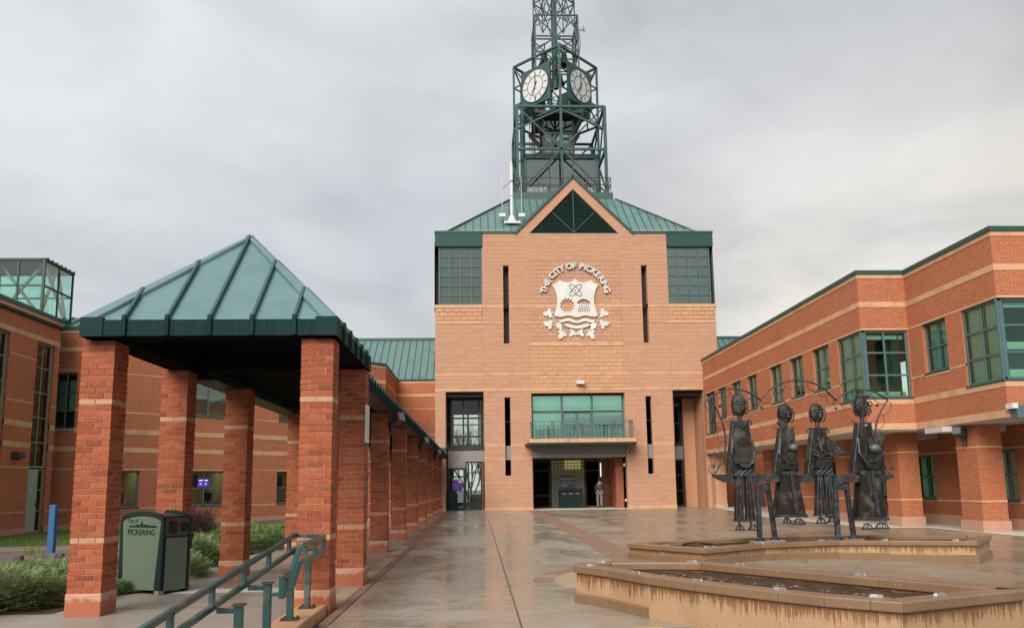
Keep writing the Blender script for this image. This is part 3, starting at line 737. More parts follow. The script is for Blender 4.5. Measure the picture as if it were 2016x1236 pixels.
# slit windows
for x0, x1 in ((1.565, 1.905), (9.92, 10.27)):
    s_ = MB(); W.box(s_, U(x0), U(x1), 2.9, 3.72, .22, .4); s_.build('spandrel', m_grey, hall)
    window(W, hall, U(x0), U(x1), 1.98, 2.9, 1, 1, m_darksteel, m_entry, .3, .03, sill=False, roommat=m_dark, ext=.02)
    window(W, hall, U(x0), U(x1), 3.72, 6.55, 1, 2, m_darksteel, m_entry, .3, .03, sill=False, roommat=m_dark, ext=.02)
    s_ = MB(); W.box(s_, U(x0-.02), U(x1+.04), 9.7, 14.6, .62, .66); s_.build('slot_back', m_brownsheet, hall)
    for k in range(3): s_ = MB(); W.box(s_, U(x0), U(x1+.02), 10.9+k*1.1, 10.92+k*1.1, .6, .63); s_.build('joint', m_black, hall)
# glazed corners under green fascias
for sgn, xa, xb in ((-1, -2.3, .31), (1, 11.56, 14.18)):
    wv = Wall((xa, F+.05), (xb, F+.05))
    window(wv, hall, .0, xb-xa, 12.12, 15.70, 4, 6, m_teal, m_glassgrey, .0, .07, .05, blind=m_blindgrey, sill=False, roomdepth=1.4, gap=.04)
    ws = Wall((-2.3, F+3.1), (-2.3, F+.13)) if sgn < 0 else Wall((14.18, F+.13), (14.18, F+3.1))
    window(ws, hall, 0, ws.L, 12.12, 15.70, 4, 6, m_teal, m_glassgrey, .0, .07, .05, room=False, sill=False)
    fx0, fx1 = (-2.52, .308) if sgn < 0 else (11.562, 14.40)
    mb = MB().box(fx0, fx1, F-.09, F+3.3, 15.70, 16.53); mb.build('fascia', m_fascia, hall)
    MB().box(fx0-.03, fx1+.03, F-.12, F+3.3, 16.53, 16.66).build('coping', m_coping, hall)
    MB().box(xa, xb, F+.2, F+3.0, 12.0, 12.1).build('floor', m_dark, hall)
MB().box(.30, 2.36, F-.06, F+.5, 16.53, 16.66).build('coping', m_coping, hall)
MB().box(9.48, 11.57, F-.06, F+.5, 16.53, 16.66).build('coping', m_coping, hall)
# gable with its louvre
cxg = 5.915
def gtri(z): return (20.08-z)/(20.08-16.52)*3.55
for s_ in (-1, 1):
    mb = MB(); O = [(cxg+s_*3.55, 16.52), (cxg+s_*2.74, 16.52), (cxg, 19.36), (cxg, 20.08)]
    pts = O if s_ > 0 else O
    f_, b_ = [(x, F, z) for x, z in pts], [(x, F+.5, z) for x, z in pts]
    mb.hexa([f_[0], f_[1], b_[1], b_[0], f_[3], f_[2], b_[2], b_[3]]) if s_ < 0 else mb.hexa([f_[1], f_[0], b_[0], b_[1], f_[2], f_[3], b_[3], b_[2]])
    mb.build('gable_leg', m_stonewall, hall)
    for k in range(9):
        t0, t1 = k/9, (k+1)/9; q = lambda t_, i, j: Vector((O[i][0]+(O[j][0]-O[i][0])*t_, F-.006, O[i][1]+(O[j][1]-O[i][1])*t_))
        a0, a1, b0, b1 = q(t0+.004, 0, 3), q(t1-.004, 0, 3), q(t0+.004, 1, 2), q(t1-.004, 1, 2)
        dd = Vector((0, .02, 0)); m2 = MB(); m2.hexa([a0, b0, b0+dd, a0+dd, a1, b1, b1+dd, a1+dd] if s_ < 0 else [b0, a0, a0+dd, b0+dd, b1, a1, a1+dd, b1+dd]); m2.build('stone_block', m_block, hall)
    MB().obox((cxg+s_*3.62, F+.2, 16.52), (cxg-s_*.02, F+.2, 20.18), .62, .13, (0, 0, 1)).build('coping', m_coping, hall)
MB().box(cxg-2.75, cxg+2.75, F+.3, F+.34, 16.5, 19.4).build('louvre_back', m_black, hall) if False else None
bk = MB(); bk.face([(cxg-2.74, F+.34, 16.53), (cxg+2.74, F+.34, 16.53), (cxg, F+.34, 19.36)]); bk.build('louvre_back', m_black, hall)
nsl = 25
for k in range(nsl):
    z = 16.56+k*(2.72/nsl); hw = 2.74*(19.34-z-.05)/(19.34-16.52)
    if hw > .04: MB().hexa([(cxg-hw, F+.06, z), (cxg+hw, F+.06, z), (cxg+hw, F+.2, z+.075), (cxg-hw, F+.2, z+.075), (cxg-hw, F+.06, z+.012), (cxg+hw, F+.06, z+.012), (cxg+hw, F+.2, z+.088), (cxg-hw, F+.2, z+.088)]).build('slat', m_coping, hall)
for p, q in (((cxg, F+.04, 16.56), (cxg, F+.04, 19.3)), ((cxg, F+.04, 16.6), (cxg-1.37, F+.04, 17.95)), ((cxg, F+.04, 16.6), (cxg+1.37, F+.04, 17.95)), ((cxg-2.72, F+.04, 16.56), (cxg+2.72, F+.04, 16.56))):
    MB().obox(p, q, .05, .05, (0, 1, 0)).build('louvre_bar', m_coping, hall)
# hip roof with standing seams up to the tower's deck
TC = Vector((5.92, 54.97)); A0, B0 = 8.05, 3.55; ZE, ZT = 16.66, 20.62
sl = math.hypot(A0-B0, ZT-ZE)
for d in ((0, -1), (1, 0), (0, 1), (-1, 0)):
    dv = Vector((d[0], d[1], 0)); tv = Vector((-d[1], d[0], 0))
    o = Vector((TC.x, TC.y, ZE))+dv*A0-tv*A0; sv = Vector((-d[0]*(A0-B0), -d[1]*(A0-B0), ZT-ZE)).normalized()
    ins = A0-B0
    seam_roof(hall, o, tv, sv, 2*A0, lambda u: sl*min(1, u/ins, (2*A0-u)/ins), 34, ubreaks=(ins, 2*A0-ins))
    MB().obox(o+Vector((0, 0, .05)), Vector((TC.x, TC.y, ZT+.05))+dv*B0-tv*B0, .22, .07).build('hip_cap', m_seam, hall)
MB().box(TC.x-3.42, TC.x+3.42, TC.y-3.42, TC.y+3.42, 20.5, 21.15).build('roof_kerb', m_seam, hall)
for s_ in (-1, 1):    # the little roof behind the gable
    ov = Vector((cxg+s_*3.5, F+.5, 16.6)); sv = Vector((-s_*3.5, 0, 3.5)).normalized(); tv = Vector((0, 1, 0)) if s_ > 0 else Vector((0, -1, 0))
    Lg = 4.6; oo = ov if s_ > 0 else ov+Vector((0, Lg, 0))
    seam_roof(hall, oo, tv, sv, Lg, lambda u, s_=s_: 4.93*max(.02, 1) , 9)
rl = MB(); rl.box(-2.7, -1.0, 58, 60, 16.4, 20.6); rl.build('rear_roof', m_greenroof, hall)
for k in range(4): MB().box(-2.7+k*.42, -2.66+k*.42, 57.94, 58.0, 16.4, 20.6).build('roof_seam', m_seam, hall)
MB().tube([(-1.0, 47.0, 16.95), (2.0, 46.9, 16.95)], .012, 6).build('snow_rail', m_white, hall)
MB().tube([(9.6, 46.9, 16.95), (14.0, 46.9, 16.95)], .012, 6).build('snow_rail', m_white, hall)
roofdeck = MB(); roofdeck.box(-2.3, 14.2, F+.5, F+16, 16.3, 16.45); roofdeck.build('roof_deck', m_dark, hall)

# ground-floor and balcony bays
bay = W
# left bay: door and screen, set back
Wl = Wall((-1.9, F+1.2), (.37, F+1.2))
MB().box(-1.9, -1.88, F+.4, F+1.3, 0, 6.9).build('bay_side', m_stonewall, hall)
window(Wl, hall, .24, 2.26, 3.78, 6.62, 3, 3, m_darksteel, m_clear, 0, .09, .1, room=False, sill=False, rowsz=[3.78, 4.35, 5.45, 6.62], colsu=[.24, 1.02, 1.95, 2.26])
mb = MB(); Wl.box(mb, 0, 2.3, 3.5, 3.78, -.02, .1); mb.build('spandrel', m_brownsheet, hall)
mb = MB(); Wl.box(mb, .1, 1.12, 2.5, 3.5, -.01, .1); mb.build('spandrel', m_grey, hall)
mb = MB(); Wl.box(mb, 1.12, 2.3, 2.86, 3.5, -.1, .1); mb.build('spandrel', m_grey, hall)
MB().box(-1.9, .4, F+1.2, F+5, 3.55, 3.72).build('floor', m_dark, hall)
MB().box(-1.9, .4, F+.3, F+5, 6.62, 6.9).build('ceiling', m_dark, hall)
window(Wl, hall, .1, 1.12, .02, 2.5, 1, 2, m_darksteel, m_clear, 0, .12, .09, room=False, sill=False, rowsz=[.02, 1.98, 2.5])
dr = window(Wl, hall, 1.12, 2.14, .02, 2.86, 1, 2, m_darksteel, m_clear, 0, .06, .05, room=False, sill=False, rowsz=[.02, 2.2, 2.86], name='door')
MB().box(.21, .30, F+.9, F+1.25, .02, 2.86).build('red_post', m_rust, hall)
MB().box(-.56, .36, F+5, F+5.04, 0, .9).build('far_rail', m_darksteel, hall)
for z in (5.55,): MB().box(-1.9, .4, F+8, F+8.06, z, z+.07).build('far_bar', m_darksteel, hall)
for x in (-.75,): MB().box(x, x+.12, F+8, F+8.12, 0, 6.6).build('far_mullion', m_darksteel, hall)
MB().box(.4, .45, F+1.3, F+16, 0, 6.9).build('passage_wall', m_room, hall)
MB().box(-1.95, -1.9, F+1.3, F+16, 0, 6.9).build('passage_wall', m_room, hall)
# balcony bay
Wb = Wall((3.14, F+.42), (8.68, F+.42))
cols_b = [.05, 1.83, 3.63, 5.48]
for i in range(3):
    u0, u1 = cols_b[i], cols_b[i+1]
    window(Wb, hall, u0+.012, u1-.012, 5.73, 6.7, 1, 1, m_teal, m_mint, 0, .05, blind=m_blind, sill=False, roomdepth=2, gap=.01)
    if i == 0: window(Wb, hall, u0+.012, u1-.012, 3.95, 5.70, 1, 1, m_teal, m_mint, 0, .05, blind=m_blind, blind_z=(4.72, 5.68), sill=False, roomdepth=2.4, gap=.01)
    if i == 2: window(Wb, hall, u0+.012, u1-.012, 3.95, 5.70, 1, 1, m_teal, m_mint, 0, .05, blind=m_blind, blind_z=(5.5, 5.68), sill=False, roomdepth=2.4, gap=.01)
    if i == 1:
        for a, b in ((u0+.05, (u0+u1)/2-.004), ((u0+u1)/2+.004, u1-.05)):
            window(Wb, hall, a, b, 3.95, 5.66, 1, 1, m_teal, m_mint, -.02, .09, sill=False, roomdepth=2.4, blind=m_blind, blind_z=(5.42, 5.55), gap=.04, name='balcony_door')
for u in (.02, 1.83, 3.63, 5.51):
    mb = MB(); Wb.box(mb, u-.035, u+.035, 3.9, 6.78, -.03, .1); mb.build('mullion', m_teal, hall)
bal = MB(); bal.prism([(2.88, F-1.28), (8.98, F-1.28), (9.28, F), (2.58, F)], 3.78, 3.98); 
MB().prism([(2.90, F-1.30), (9.02, F-1.30), (9.2, F-.004), (2.72, F-.004)], 3.66, 3.78, [(2.86, F-1.36), (9.06, F-1.36), (9.24, F-.004), (2.68, F-.004)]).build('balcony_edge', m_coping, hall)
MB().prism([(2.95, F-1.3), (8.97, F-1.3), (9.16, F+.42), (2.76, F+.42)], 3.785, 3.97).build('balcony_slab', m_stoneband, hall)
for k in range(11):
    x0 = 2.9+k*.556; MB().box(x0+.006, x0+.55, F-1.37, F-1.12, 3.79, 4.02).build('coping_stone', m_stoneband, hall, bevel=.012)
MB().box(3.16, 8.66, F+.01, F+.25, 3.0, 3.66).build('bulkhead', m_grey, hall)
MB().box(3.16, 8.66, F+.25, F+5.5, 3.02, 3.2).build('ceiling', m_grey, hall)
rail = part_of('balcony_railing', hall)
def bar(p, q, w=.03, m=m_teal, par=rail, nm='rail_bar'): MB().obox(p, q, w, w).build(nm, m, par)
yb = F-1.24; x0b, x1b = 3.06, 8.86; zb0, zb1 = 4.08, 5.02
rt = [(x0b, F-.1), (x0b, F-.75), (x0b+.25, yb), (x1b, yb), (x1b, F-.1)]
for p, q in zip(rt, rt[1:]):
    bar((*p, zb1), (*q, zb1), .05, nm='handrail'); bar((*p, zb0), (*q, zb0), .03); bar((*p, zb1-.13), (*q, zb1-.13), .018)
xs = [3.31+i*(8.86-3.31)/24 for i in range(25)]
for i, x in enumerate(xs):
    bar((x, yb, zb0), (x, yb, zb1), .032 if i % 4 == 0 else .016, nm='baluster')
    if i < 24 and i % 4 in (1, 2):
        x2 = xs[i+1]
        for za, zb_ in ((zb0, 4.47), (4.47, zb1-.13)): bar((x, yb, za), (x2, yb, zb_), .013); bar((x, yb, zb_), (x2, yb, za), .013)
bar((xs[0], yb, 4.47), (xs[-1], yb, 4.47), .016)
for x in (x0b, x1b):
    for k in range(5): bar((x, F-.2-k*.2, zb0), (x, F-.2-k*.2, zb1), .016, nm='baluster')
# entrance under the balcony
We = Wall((3.16, F+3.2), (8.66, F+3.2))
MB().box(3.15, 3.2, F+.5, F+3.3, 0, 3.0).build('entrance_side', m_stonewall, hall)
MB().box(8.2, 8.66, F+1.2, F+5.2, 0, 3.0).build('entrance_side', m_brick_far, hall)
window(We, hall, .15, 1.28, .05, 2.92, 1, 3, m_darksteel, m_entry, 0, .06, .06, sill=False, rowsz=[.05, .78, 2.3, 2.92], roommat=m_room, roomdepth=1.2)
gbm = D.materials.get('glass_block') or plain('glass_block', (.15, .15, .12), .2, 0, .4, var=.2, scale=8)
gbl = emit('lit_glass_block', (.75, .62, .22), .10); gb2 = emit('faintly_lit_glass_block', (.6, .52, .25), .03)  # glow of an unmodelled lamp behind, put into the blocks as emission
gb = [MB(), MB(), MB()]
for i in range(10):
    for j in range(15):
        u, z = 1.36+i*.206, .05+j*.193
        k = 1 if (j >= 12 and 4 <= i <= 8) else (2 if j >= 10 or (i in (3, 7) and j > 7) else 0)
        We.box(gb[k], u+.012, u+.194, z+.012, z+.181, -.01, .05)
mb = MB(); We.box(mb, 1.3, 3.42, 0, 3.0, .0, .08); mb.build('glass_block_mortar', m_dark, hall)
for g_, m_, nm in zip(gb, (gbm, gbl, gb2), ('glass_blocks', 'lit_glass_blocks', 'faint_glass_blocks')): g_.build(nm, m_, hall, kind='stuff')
window(We, hall, 3.5, 4.45, .05, 2.92, 1, 2, m_rust, m_entry, .3, .07, .07, sill=False, rowsz=[.05, 2.3, 2.92], name='door', roommat=m_dark)
mb = MB(); We.box(mb, 4.47, 5.1, .0, 3.0, .35, .4); mb.build('door_leaf', m_rust, hall)
MB().box(7.62, 7.68, F+3.4, F+3.46, 1.9, 2.75).build('light_strip', emit('strip_light', (.9, .85, .8), .35), hall)
# right bay: deep and dark, stone side, a glazed screen at the back
MB().box(13.4, 13.5, F+.45, F+5, -.1, 6.9).build('bay_side', m_stonewall, hall)
Wr = Wall((11.4, F+2.6), (13.5, F+2.6))
window(Wr, hall, .1, 1.25, 3.75, 6.5, 2, 2, m_darksteel, m_glassdark, 0, .08, .08, sill=False, roommat=m_dark)
mb = MB(); Wr.box(mb, 0, 1.4, 2.9, 3.72, -.01, .1); mb.build('spandrel', m_grey, hall)
window(Wr, hall, .1, 1.25, .02, 2.9, 1, 3, m_darksteel, m_glassdark, 0, .08, .06, sill=False, roommat=m_dark, name='door')
mb = MB(); Wr.box(mb, 1.3, 2.1, -.1, 6.9, -.3, .1); mb.build('bay_side', m_stonewall, hall)
MB().box(11.45, 13.5, F+.4, F+5, 6.62, 6.9).build('ceiling', m_dark, hall)
MB().box(11.4, 11.46, F+.5, F+2.7, -.1, 6.9).build('bay_side', m_stonewall, hall)

# ---------------------------------------------------------------- crest on the front
crest = thing('city_crest', (5.92, F, 12.3), 'large white city crest with arched lettering, shield and leaves on the stone front', 'crest')
S = .00475
def cz(pts): return [((x-605)*S+5.90, 9.98+(1093-y)*.00472) for x, y in pts]
def cutout(name, loops, mat, y, ext, parent=crest):
    cu_ = D.curves.new(name, 'CURVE'); cu_.dimensions = '2D'; cu_.fill_mode = 'BOTH'; cu_.extrude = ext; cu_.materials.append(mat)
    for lp in loops:
        sp = cu_.splines.new('POLY'); sp.points.add(len(lp)-1)
        for pt, (x, z) in zip(sp.points, lp): pt.co = (x, z, 0, 1)
        sp.use_cyclic_u = True
    o = D.objects.new(name, cu_); COL.objects.link(o); adopt(o, parent)
    o.location = (0, y, 0); o.rotation_euler = (R(90), 0, 0); return o
half = [(600, 312), (575, 340), (540, 354), (490, 358), (440, 345), (405, 330), (385, 350), (345, 374), (308, 387), (335, 430), (358, 490), (371, 550), (372, 620), (360, 690), (343, 740), (328, 775)]
wavyb = [(350, 797), (400, 806), (450, 800), (500, 788), (540, 792), (580, 806), (610, 814), (650, 806), (700, 790), (740, 788), (790, 802), (840, 806), (870, 797)]
outl = cz(half) + cz(wavyb) + cz([(1210-x, y) for x, y in reversed(half[1:])])
gear = []
for k in range(13*4):
    a = 2*math.pi*k/52; r_ = 96 if k % 4 in (0, 1) else 74
    gear.append((497+r_*math.cos(a), 657+r_*math.sin(a)))
def ell(cx_, cy_, a, b, rot, n=40): return [(cx_+a*math.cos(t_)*math.cos(rot)-b*math.sin(t_)*math.sin(rot), cy_+a*math.cos(t_)*math.sin(rot)+b*math.sin(t_)*math.cos(rot)) for t_ in (2*math.pi*i/n for i in range(n))]
cap = [(618+i*17.6, 628-54*math.sin(math.pi*i/10)**.7) for i in range(11)]
stalks = []
for k in range(7):
    x0, x1 = 655+k*18, 636+k*24
    stalks.append([(x0-3, 640), (x0+5, 640), (x0+4, 668), (x1+7, 742), (x1-7, 742), (x0-2, 668)])
cutout('shield', [outl, cz(gear), cz(cap+[(785, 634), (625, 634)])]+[cz(s__) for s__ in stalks], m_letter, F-.075, .035)
cutout('sheaf_tie', [cz([(650, 655), (775, 655), (775, 668), (650, 668)])], m_letter, F-.07, .036)
for rot in (R(46), R(-46)):
    pts = [(x, F-.115, z) for x, z in cz(ell(607, 462, 102, 36, rot))]
    MB().tube(pts, .018, 6, closed=True).build('atom_ring', m_black, crest)
MB().ball((cz([(606, 463)])[0][0], F-.112, cz([(606, 463)])[0][1]), .04).build('atom_core', m_black, crest)
wave1 = [(375, 845), (430, 842), (470, 826), (500, 822), (540, 832), (580, 850), (612, 858), (650, 848), (690, 828), (720, 822), (760, 832), (800, 845), (850, 846), (826, 880), (780, 880), (730, 862), (700, 862), (660, 880), (612, 888), (560, 878), (520, 860), (490, 858), (450, 872), (405, 880)]
wave2 = [(440, 898), (490, 893), (530, 900), (570, 915), (612, 922), (660, 912), (700, 898), (740, 893), (788, 898), (750, 930), (690, 950), (612, 960), (540, 950), (480, 930)]
for w_ in (wave1, wave2): cutout('wave', [cz(w_)], m_letter, F-.075, .035)
def leaf_loop(cx_, cy_, s_, rot, pointed=False):
    base = [(-.12, 1.0), (-.18, .55), (-.62, .78), (-.98, .40), (-.86, .05), (-.42, .02), (-.50, -.42), (-.26, -.92), (.02, -1.0), (.30, -.90), (.50, -.42), (.42, .02), (.86, .05), (.98, .40), (.62, .78), (.18, .55), (.12, 1.0)] if not pointed else [(-.1, .9), (-.7, .7), (-.55, .2), (-1.0, -.1), (-.45, -.25), (-.35, -.7), (0, -1.05), (.35, -.7), (.45, -.25), (1.0, -.1), (.55, .2), (.7, .7), (.1, .9)]
    c_, s2 = math.cos(rot), math.sin(rot)
    return [(cx_+s_*(x*c_-y*s2), cy_+s_*(x*s2+y*c_)) for x, y in base]
for sg in (-1, 1):
    mir = lambda x: x if sg < 0 else 1210-x
    for (x, y, s_, rt_, pt_) in ((252, 757, 72, R(-100), False), (255, 898, 74, R(-80), False), (392, 925, 62, R(150), True), (418, 1032, 72, R(-150), False), (552, 1015, 60, R(-140), False)):
        cutout('leaf', [cz(leaf_loop(mir(x), y, s_*.88, rt_ if sg < 0 else -rt_, pt_))], m_letter, F-.06-random.uniform(0, .02), .022)
    MB().tube([(cz([(mir(x), y)])[0][0], F-.06, cz([(mir(x), y)])[0][1]) for x, y in ((300, 775), (325, 850), (345, 890), (400, 955), (450, 990), (500, 1000))], .022, 6).build('stem', m_letter, crest)
    MB().tube([(cz([(mir(x), y)])[0][0], F-.06, cz([(mir(x), y)])[0][1]) for x, y in ((300, 870), (345, 855))], .018, 6).build('stem', m_letter, crest)
words_ = 'THE CITY OF PICKERING'
adv = {'I': .30, ' ': .33, 'T': .60, 'H': .70, 'E': .64, 'C': .72, 'Y': .64, 'O': .76, 'F': .60, 'P': .66, 'K': .70, 'R': .70, 'N': .70, 'G': .76}
tot = sum(adv[c_] for c_ in words_); acc = 0; Rl = 1.94; zc_, xc_ = 12.52, 5.91; span = R(163)
for c_ in words_:
    th = R(90)+span/2-(acc+adv[c_]/2)/tot*span; acc += adv[c_]
    if c_ == ' ': continue
    x, z = xc_+Rl*math.cos(th), zc_+Rl*math.sin(th)
    o = text('letter', c_, .50, (x, F-.10, z), (0, 0, 0), m_letter, crest, .05, .016)
    o.matrix_basis = Matrix.Translation((x, F-.10, z)) @ Matrix.Rotation(-(th-R(90)), 4, 'Y') @ Matrix.Rotation(R(90), 4, 'X')

# ---------------------------------------------------------------- the steel clock tower on the roof
tower = thing('clock_tower', (5.92, 54.97, 21.15), 'open lattice tower of dark green steel with two white clock dials', 'clock tower')
cX, cY = 5.92, 54.97
def mem(nm, p, q, w): MB().obox(p, q, w*.8, w*.8).build(nm, m_steel, tower)
def ring_sq(h): return [(cX-h, cY-h), (cX+h, cY-h), (cX+h, cY+h), (cX-h, cY+h)]
def ring_di(h): return [(cX, cY-h), (cX+h, cY), (cX, cY+h), (cX-h, cY)]
def stage(ring, z0, z1, wpost, wbeam, wbr, mids=(), braced='x', midpost=True, base=True, zm=None):
    n = 4
    for i in range(n):
        p, q = ring[i], ring[(i+1) % n]; m = ((p[0]+q[0])/2, (p[1]+q[1])/2)
        mem('post', (*p, z0), (*p, z1), wpost)
        for z in ([z0] if base else [])+[z1]+list(mids): mem('beam', (*p, z), (*q, z), wbeam)
        if midpost: mem('post', (*m, z0), (*m, z1), wbeam)
        if braced == 'star':          # braces from the corners to the middle of the mid rail
            zc_ = zm or (z0+z1)/2
            for c_ in (p, q):
                for z in (z0, z1): mem('brace', (*c_, z), (*m, zc_), wbr)
        elif braced == 'x':
            for a, b in ((p, m), (m, q)):
                mem('brace', (*a, z0), (*b, z1), wbr); mem('brace', (*a, z1), (*b, z0), wbr)
H1 = 3.17
sq = ring_sq(H1-.1)
stage(sq, 21.2, 27.55, .25, .2, .12, mids=(24.42,), braced='star', zm=24.42)
for i in range(4):     # the flat diamond of bars inside the top and middle frames
    d_ = ring_di(H1-.1)
    for z in (26.2,): 
        mem('brace', (*d_[i], 27.35), (*sq[i], 25.9), .14); mem('brace', (*d_[i], 27.35), (*sq[(i+1) % 4], 25.9), .14)
    mem('beam', (*d_[i], 27.55), (*d_[(i+1) % 4], 27.55), .16)
# the clock stage, turned by half a right angle
di = ring_di(H1-.08)
for i in range(4):
    p, q = di[i], di[(i+1) % 4]
    mem('post', (*p, 27.5), (*p, 32.15), .2); mem('beam', (*p, 32.15), (*q, 32.15), .18)
    P_ = lambda t_, z: (p[0]+(q[0]-p[0])*t_, p[1]+(q[1]-p[1])*t_, z)
    for t_, z0, z1 in ((.0, 32.1, 30.6), (1.0, 32.1, 30.6)):
        ti = .22 if t_ == 0 else .78
        mem('brace', P_(t_, 32.1), P_(ti, 30.75), .11); mem('brace', P_(t_, 27.7), P_(ti, 28.6), .1); mem('beam', P_(t_, 29.1), P_(ti, 29.1), .11); mem('beam', P_(t_, 30.5), P_(ti, 30.5), .1)
    for ti in (.22, .78): mem('post', P_(ti, 27.5), P_(ti, 31.0), .12)
# inscribed square stage with the bells, then ever smaller stages to the tip
s3 = ring_sq(1.57)
for i in range(4):
    p, q = s3[i], s3[(i+1) % 4]; m = ((p[0]+q[0])/2, (p[1]+q[1])/2)
    mem('post', (*p, 27.6), (*p, 35.4), .13); mem('post', (*m, 32.1), (*m, 35.4), .12)
    for z in (35.4, 33.75, 32.5): mem('beam', (*p, z), (*q, z), .11)
    for c_ in (p, q):
        mem('brace', (*c_, 35.35), (*m, 33.75), .085); mem('brace', (*m, 33.75), (*c_, 32.6), .1); mem('brace', (*m, 35.35), (*c_, 34.5), .07)
d4 = ring_di(1.55)
stage(d4, 35.4, 37.3, .11, .09, .065, base=False)
stage(d4, 37.3, 39.2, .11, .09, .065, base=False)
s5 = ring_sq(.78)
stage(s5, 39.2, 41.6, .09, .07, .05, midpost=False)
stage(ring_di(.76), 41.6, 43.6, .07, .06, .04, base=False, midpost=False)
MB().tube([(cX, cY, 30.5), (cX, cY, 39), (cX, cY, 47)], [.24, .22, .06], 12).build('mast', m_steel, tower)
# clock faces on the two sides seen, and on the others
for i in range(4):
    p, q = Vector((*di[i], 0)), Vector((*di[(i+1) % 4], 0)); t_ = (q-p).normalized(); nrm = Vector((t_.y, -t_.x, 0)); c_ = (p+q)/2+nrm*.06; zc_ = 29.85
    fc = part_of('clock_face', tower)
    def LP(u, z, d): v_ = c_+t_*u+nrm*d; return (v_.x, v_.y, zc_+z)
    pn = MB(); hw, hh = 1.36, 1.42
    pn.hexa([LP(-hw, -hh, .05), LP(hw, -hh, .05), LP(hw, -hh, -.12), LP(-hw, -hh, -.12), LP(-hw, hh, .05), LP(hw, hh, .05), LP(hw, hh, -.12), LP(-hw, hh, -.12)])
    pn.build('panel', m_steel, fc)
    db = MB(); n = 40; ra = 1.2
    ring = [LP(ra*math.cos(2*math.pi*k/n), ra*math.sin(2*math.pi*k/n), .075) for k in range(n)]; db.face(ring)
    back = [LP(ra*math.cos(2*math.pi*k/n), ra*math.sin(2*math.pi*k/n), .045) for k in range(n)]
    for k in range(n): db.face([back[k], back[(k+1) % n], ring[(k+1) % n], ring[k]])
    db.build('dial', m_dial, fc)
    for rr, w_ in ((1.22, .035), (.72, .022)):
        MB().tube([LP(rr*math.cos(2*math.pi*k/n), rr*math.sin(2*math.pi*k/n), .085) for k in range(n)], w_, 6, closed=True).build('dial_ring', m_steel if rr > 1 else m_black, fc)
    for k in range(12):
        a = 2*math.pi*k/12; MB().obox(LP(.84*math.sin(a), .84*math.cos(a), .085), LP(1.12*math.sin(a), 1.12*math.cos(a), .085), .045, .02, nrm).build('hour_mark', m_black, fc)
    # about seven o'clock, minute hand up
    ah, am = R(207), R(2)
    MB().obox(LP(-.30*math.sin(am), -.30*math.cos(am), .12), LP(.98*math.sin(am), .98*math.cos(am), .12), .05, .02, nrm).build('minute_hand', m_black, fc)
    MB().obox(LP(-.32*math.sin(ah), -.32*math.cos(ah), .105), LP(.40*math.sin(ah), .40*math.cos(ah), .105), .075, .02, nrm).build('hour_hand', m_black, fc)
    MB().tube([LP(.5*math.sin(ah)+.1*math.cos(a), .5*math.cos(ah)+.1*math.sin(a), .105) for a in (2*math.pi*k/14 for k in range(14))], .018, 5, closed=True).build('hand_ring', m_black, fc)
# bells
for dx, dy, z, r_ in ((-.85, -.6, 32.45, .42), (.62, -.6, 32.45, .40), (-.95, .3, 31.35, .36), (.4, .3, 31.35, .34)):
    b = MB().lathe([(.05, z+.62*r_*2.2), (.30*r_, z+.6*r_*2.2), (.48*r_, z+.5*r_*2.2), (.58*r_, z+.2*r_*2.2), (.78*r_, z-.25*r_*2.2), (1.05*r_, z-.5*r_*2.2), (1.0*r_, z-.52*r_*2.2), (.3*r_, z-.3*r_*2.2)], cX+dx, cY+dy, 16)
    b.build('bell', m_bronze, tower, smooth=True)
    mem('beam', (cX+dx, cY-1.5, z+.75), (cX+dx, cY+1.5, z+.75), .09)
    mem('beam', (cX-1.5, cY+dy, z+.66), (cX+1.5, cY+dy, z+.66), .08)
MB().tube([(cX+.05, cY-.3, 32.2), (cX-.35, cY+.1, 30.2), (cX-.5, cY+.2, 29.4)], .14, 10).build('mast_brace', m_maroon, tower)
# decks, glazed shaft, cabin with its small hip roof, ladder with hoops, pipe
deck = MB().box(cX-1.75, cX+1.75, cY-1.75, cY+1.75, 27.75, 27.95); deck.build('deck', m_darksteel, tower)
fl = MB(); a_, b_ = 1.9, 1.15
fl.hexa([(cX-b_, cY-b_, 26.6), (cX+b_, cY-b_, 26.6), (cX+b_, cY+b_, 26.6), (cX-b_, cY+b_, 26.6), (cX-a_, cY-a_, 27.7), (cX+a_, cY-a_, 27.7), (cX+a_, cY+a_, 27.7), (cX-a_, cY+a_, 27.7)])
for k in range(4):
    p, q = ring_sq(1.1)[k], ring_sq(1.85)[k]; MB().obox((*p, 26.4), (*q, 27.75), .18, .3).build('bracket', m_darksteel, tower)
for k in range(4):
    p, q = ring_sq(1.7)[k], ring_sq(1.7)[(k+1) % 4]
    for z in (28.45, 28.95): mem('rail', (*p, z), (*q, z), .05)
    for j in range(5): mem('rail_post', (p[0]+(q[0]-p[0])*j/5, p[1]+(q[1]-p[1])*j/5, 27.95), (p[0]+(q[0]-p[0])*j/5, p[1]+(q[1]-p[1])*j/5, 28.95), .045)
MB().box(cX+.05, cX+1.3, cY-1.3, cY+.2, 28.0, 29.3).build('cabinet', m_fascia, tower)
for k in range(4):
    p, q = ring_sq(1.08)[k], ring_sq(1.08)[(k+1) % 4]
    MB().obox((*p, 24.2), (*p, 27.7), .16, .16).build('shaft_post', m_maroon, tower)
    for z in (24.95, 26.5): MB().obox((*p, z), (*q, z), .12, .16).build('shaft_rail', m_maroon if z < 26 else m_steel, tower)
    pb = MB(); pb.face([(*p, 24.3), (*q, 24.3), (*q, 27.6), (*p, 27.6)]); pb.build('pane', m_glassgrey, tower)
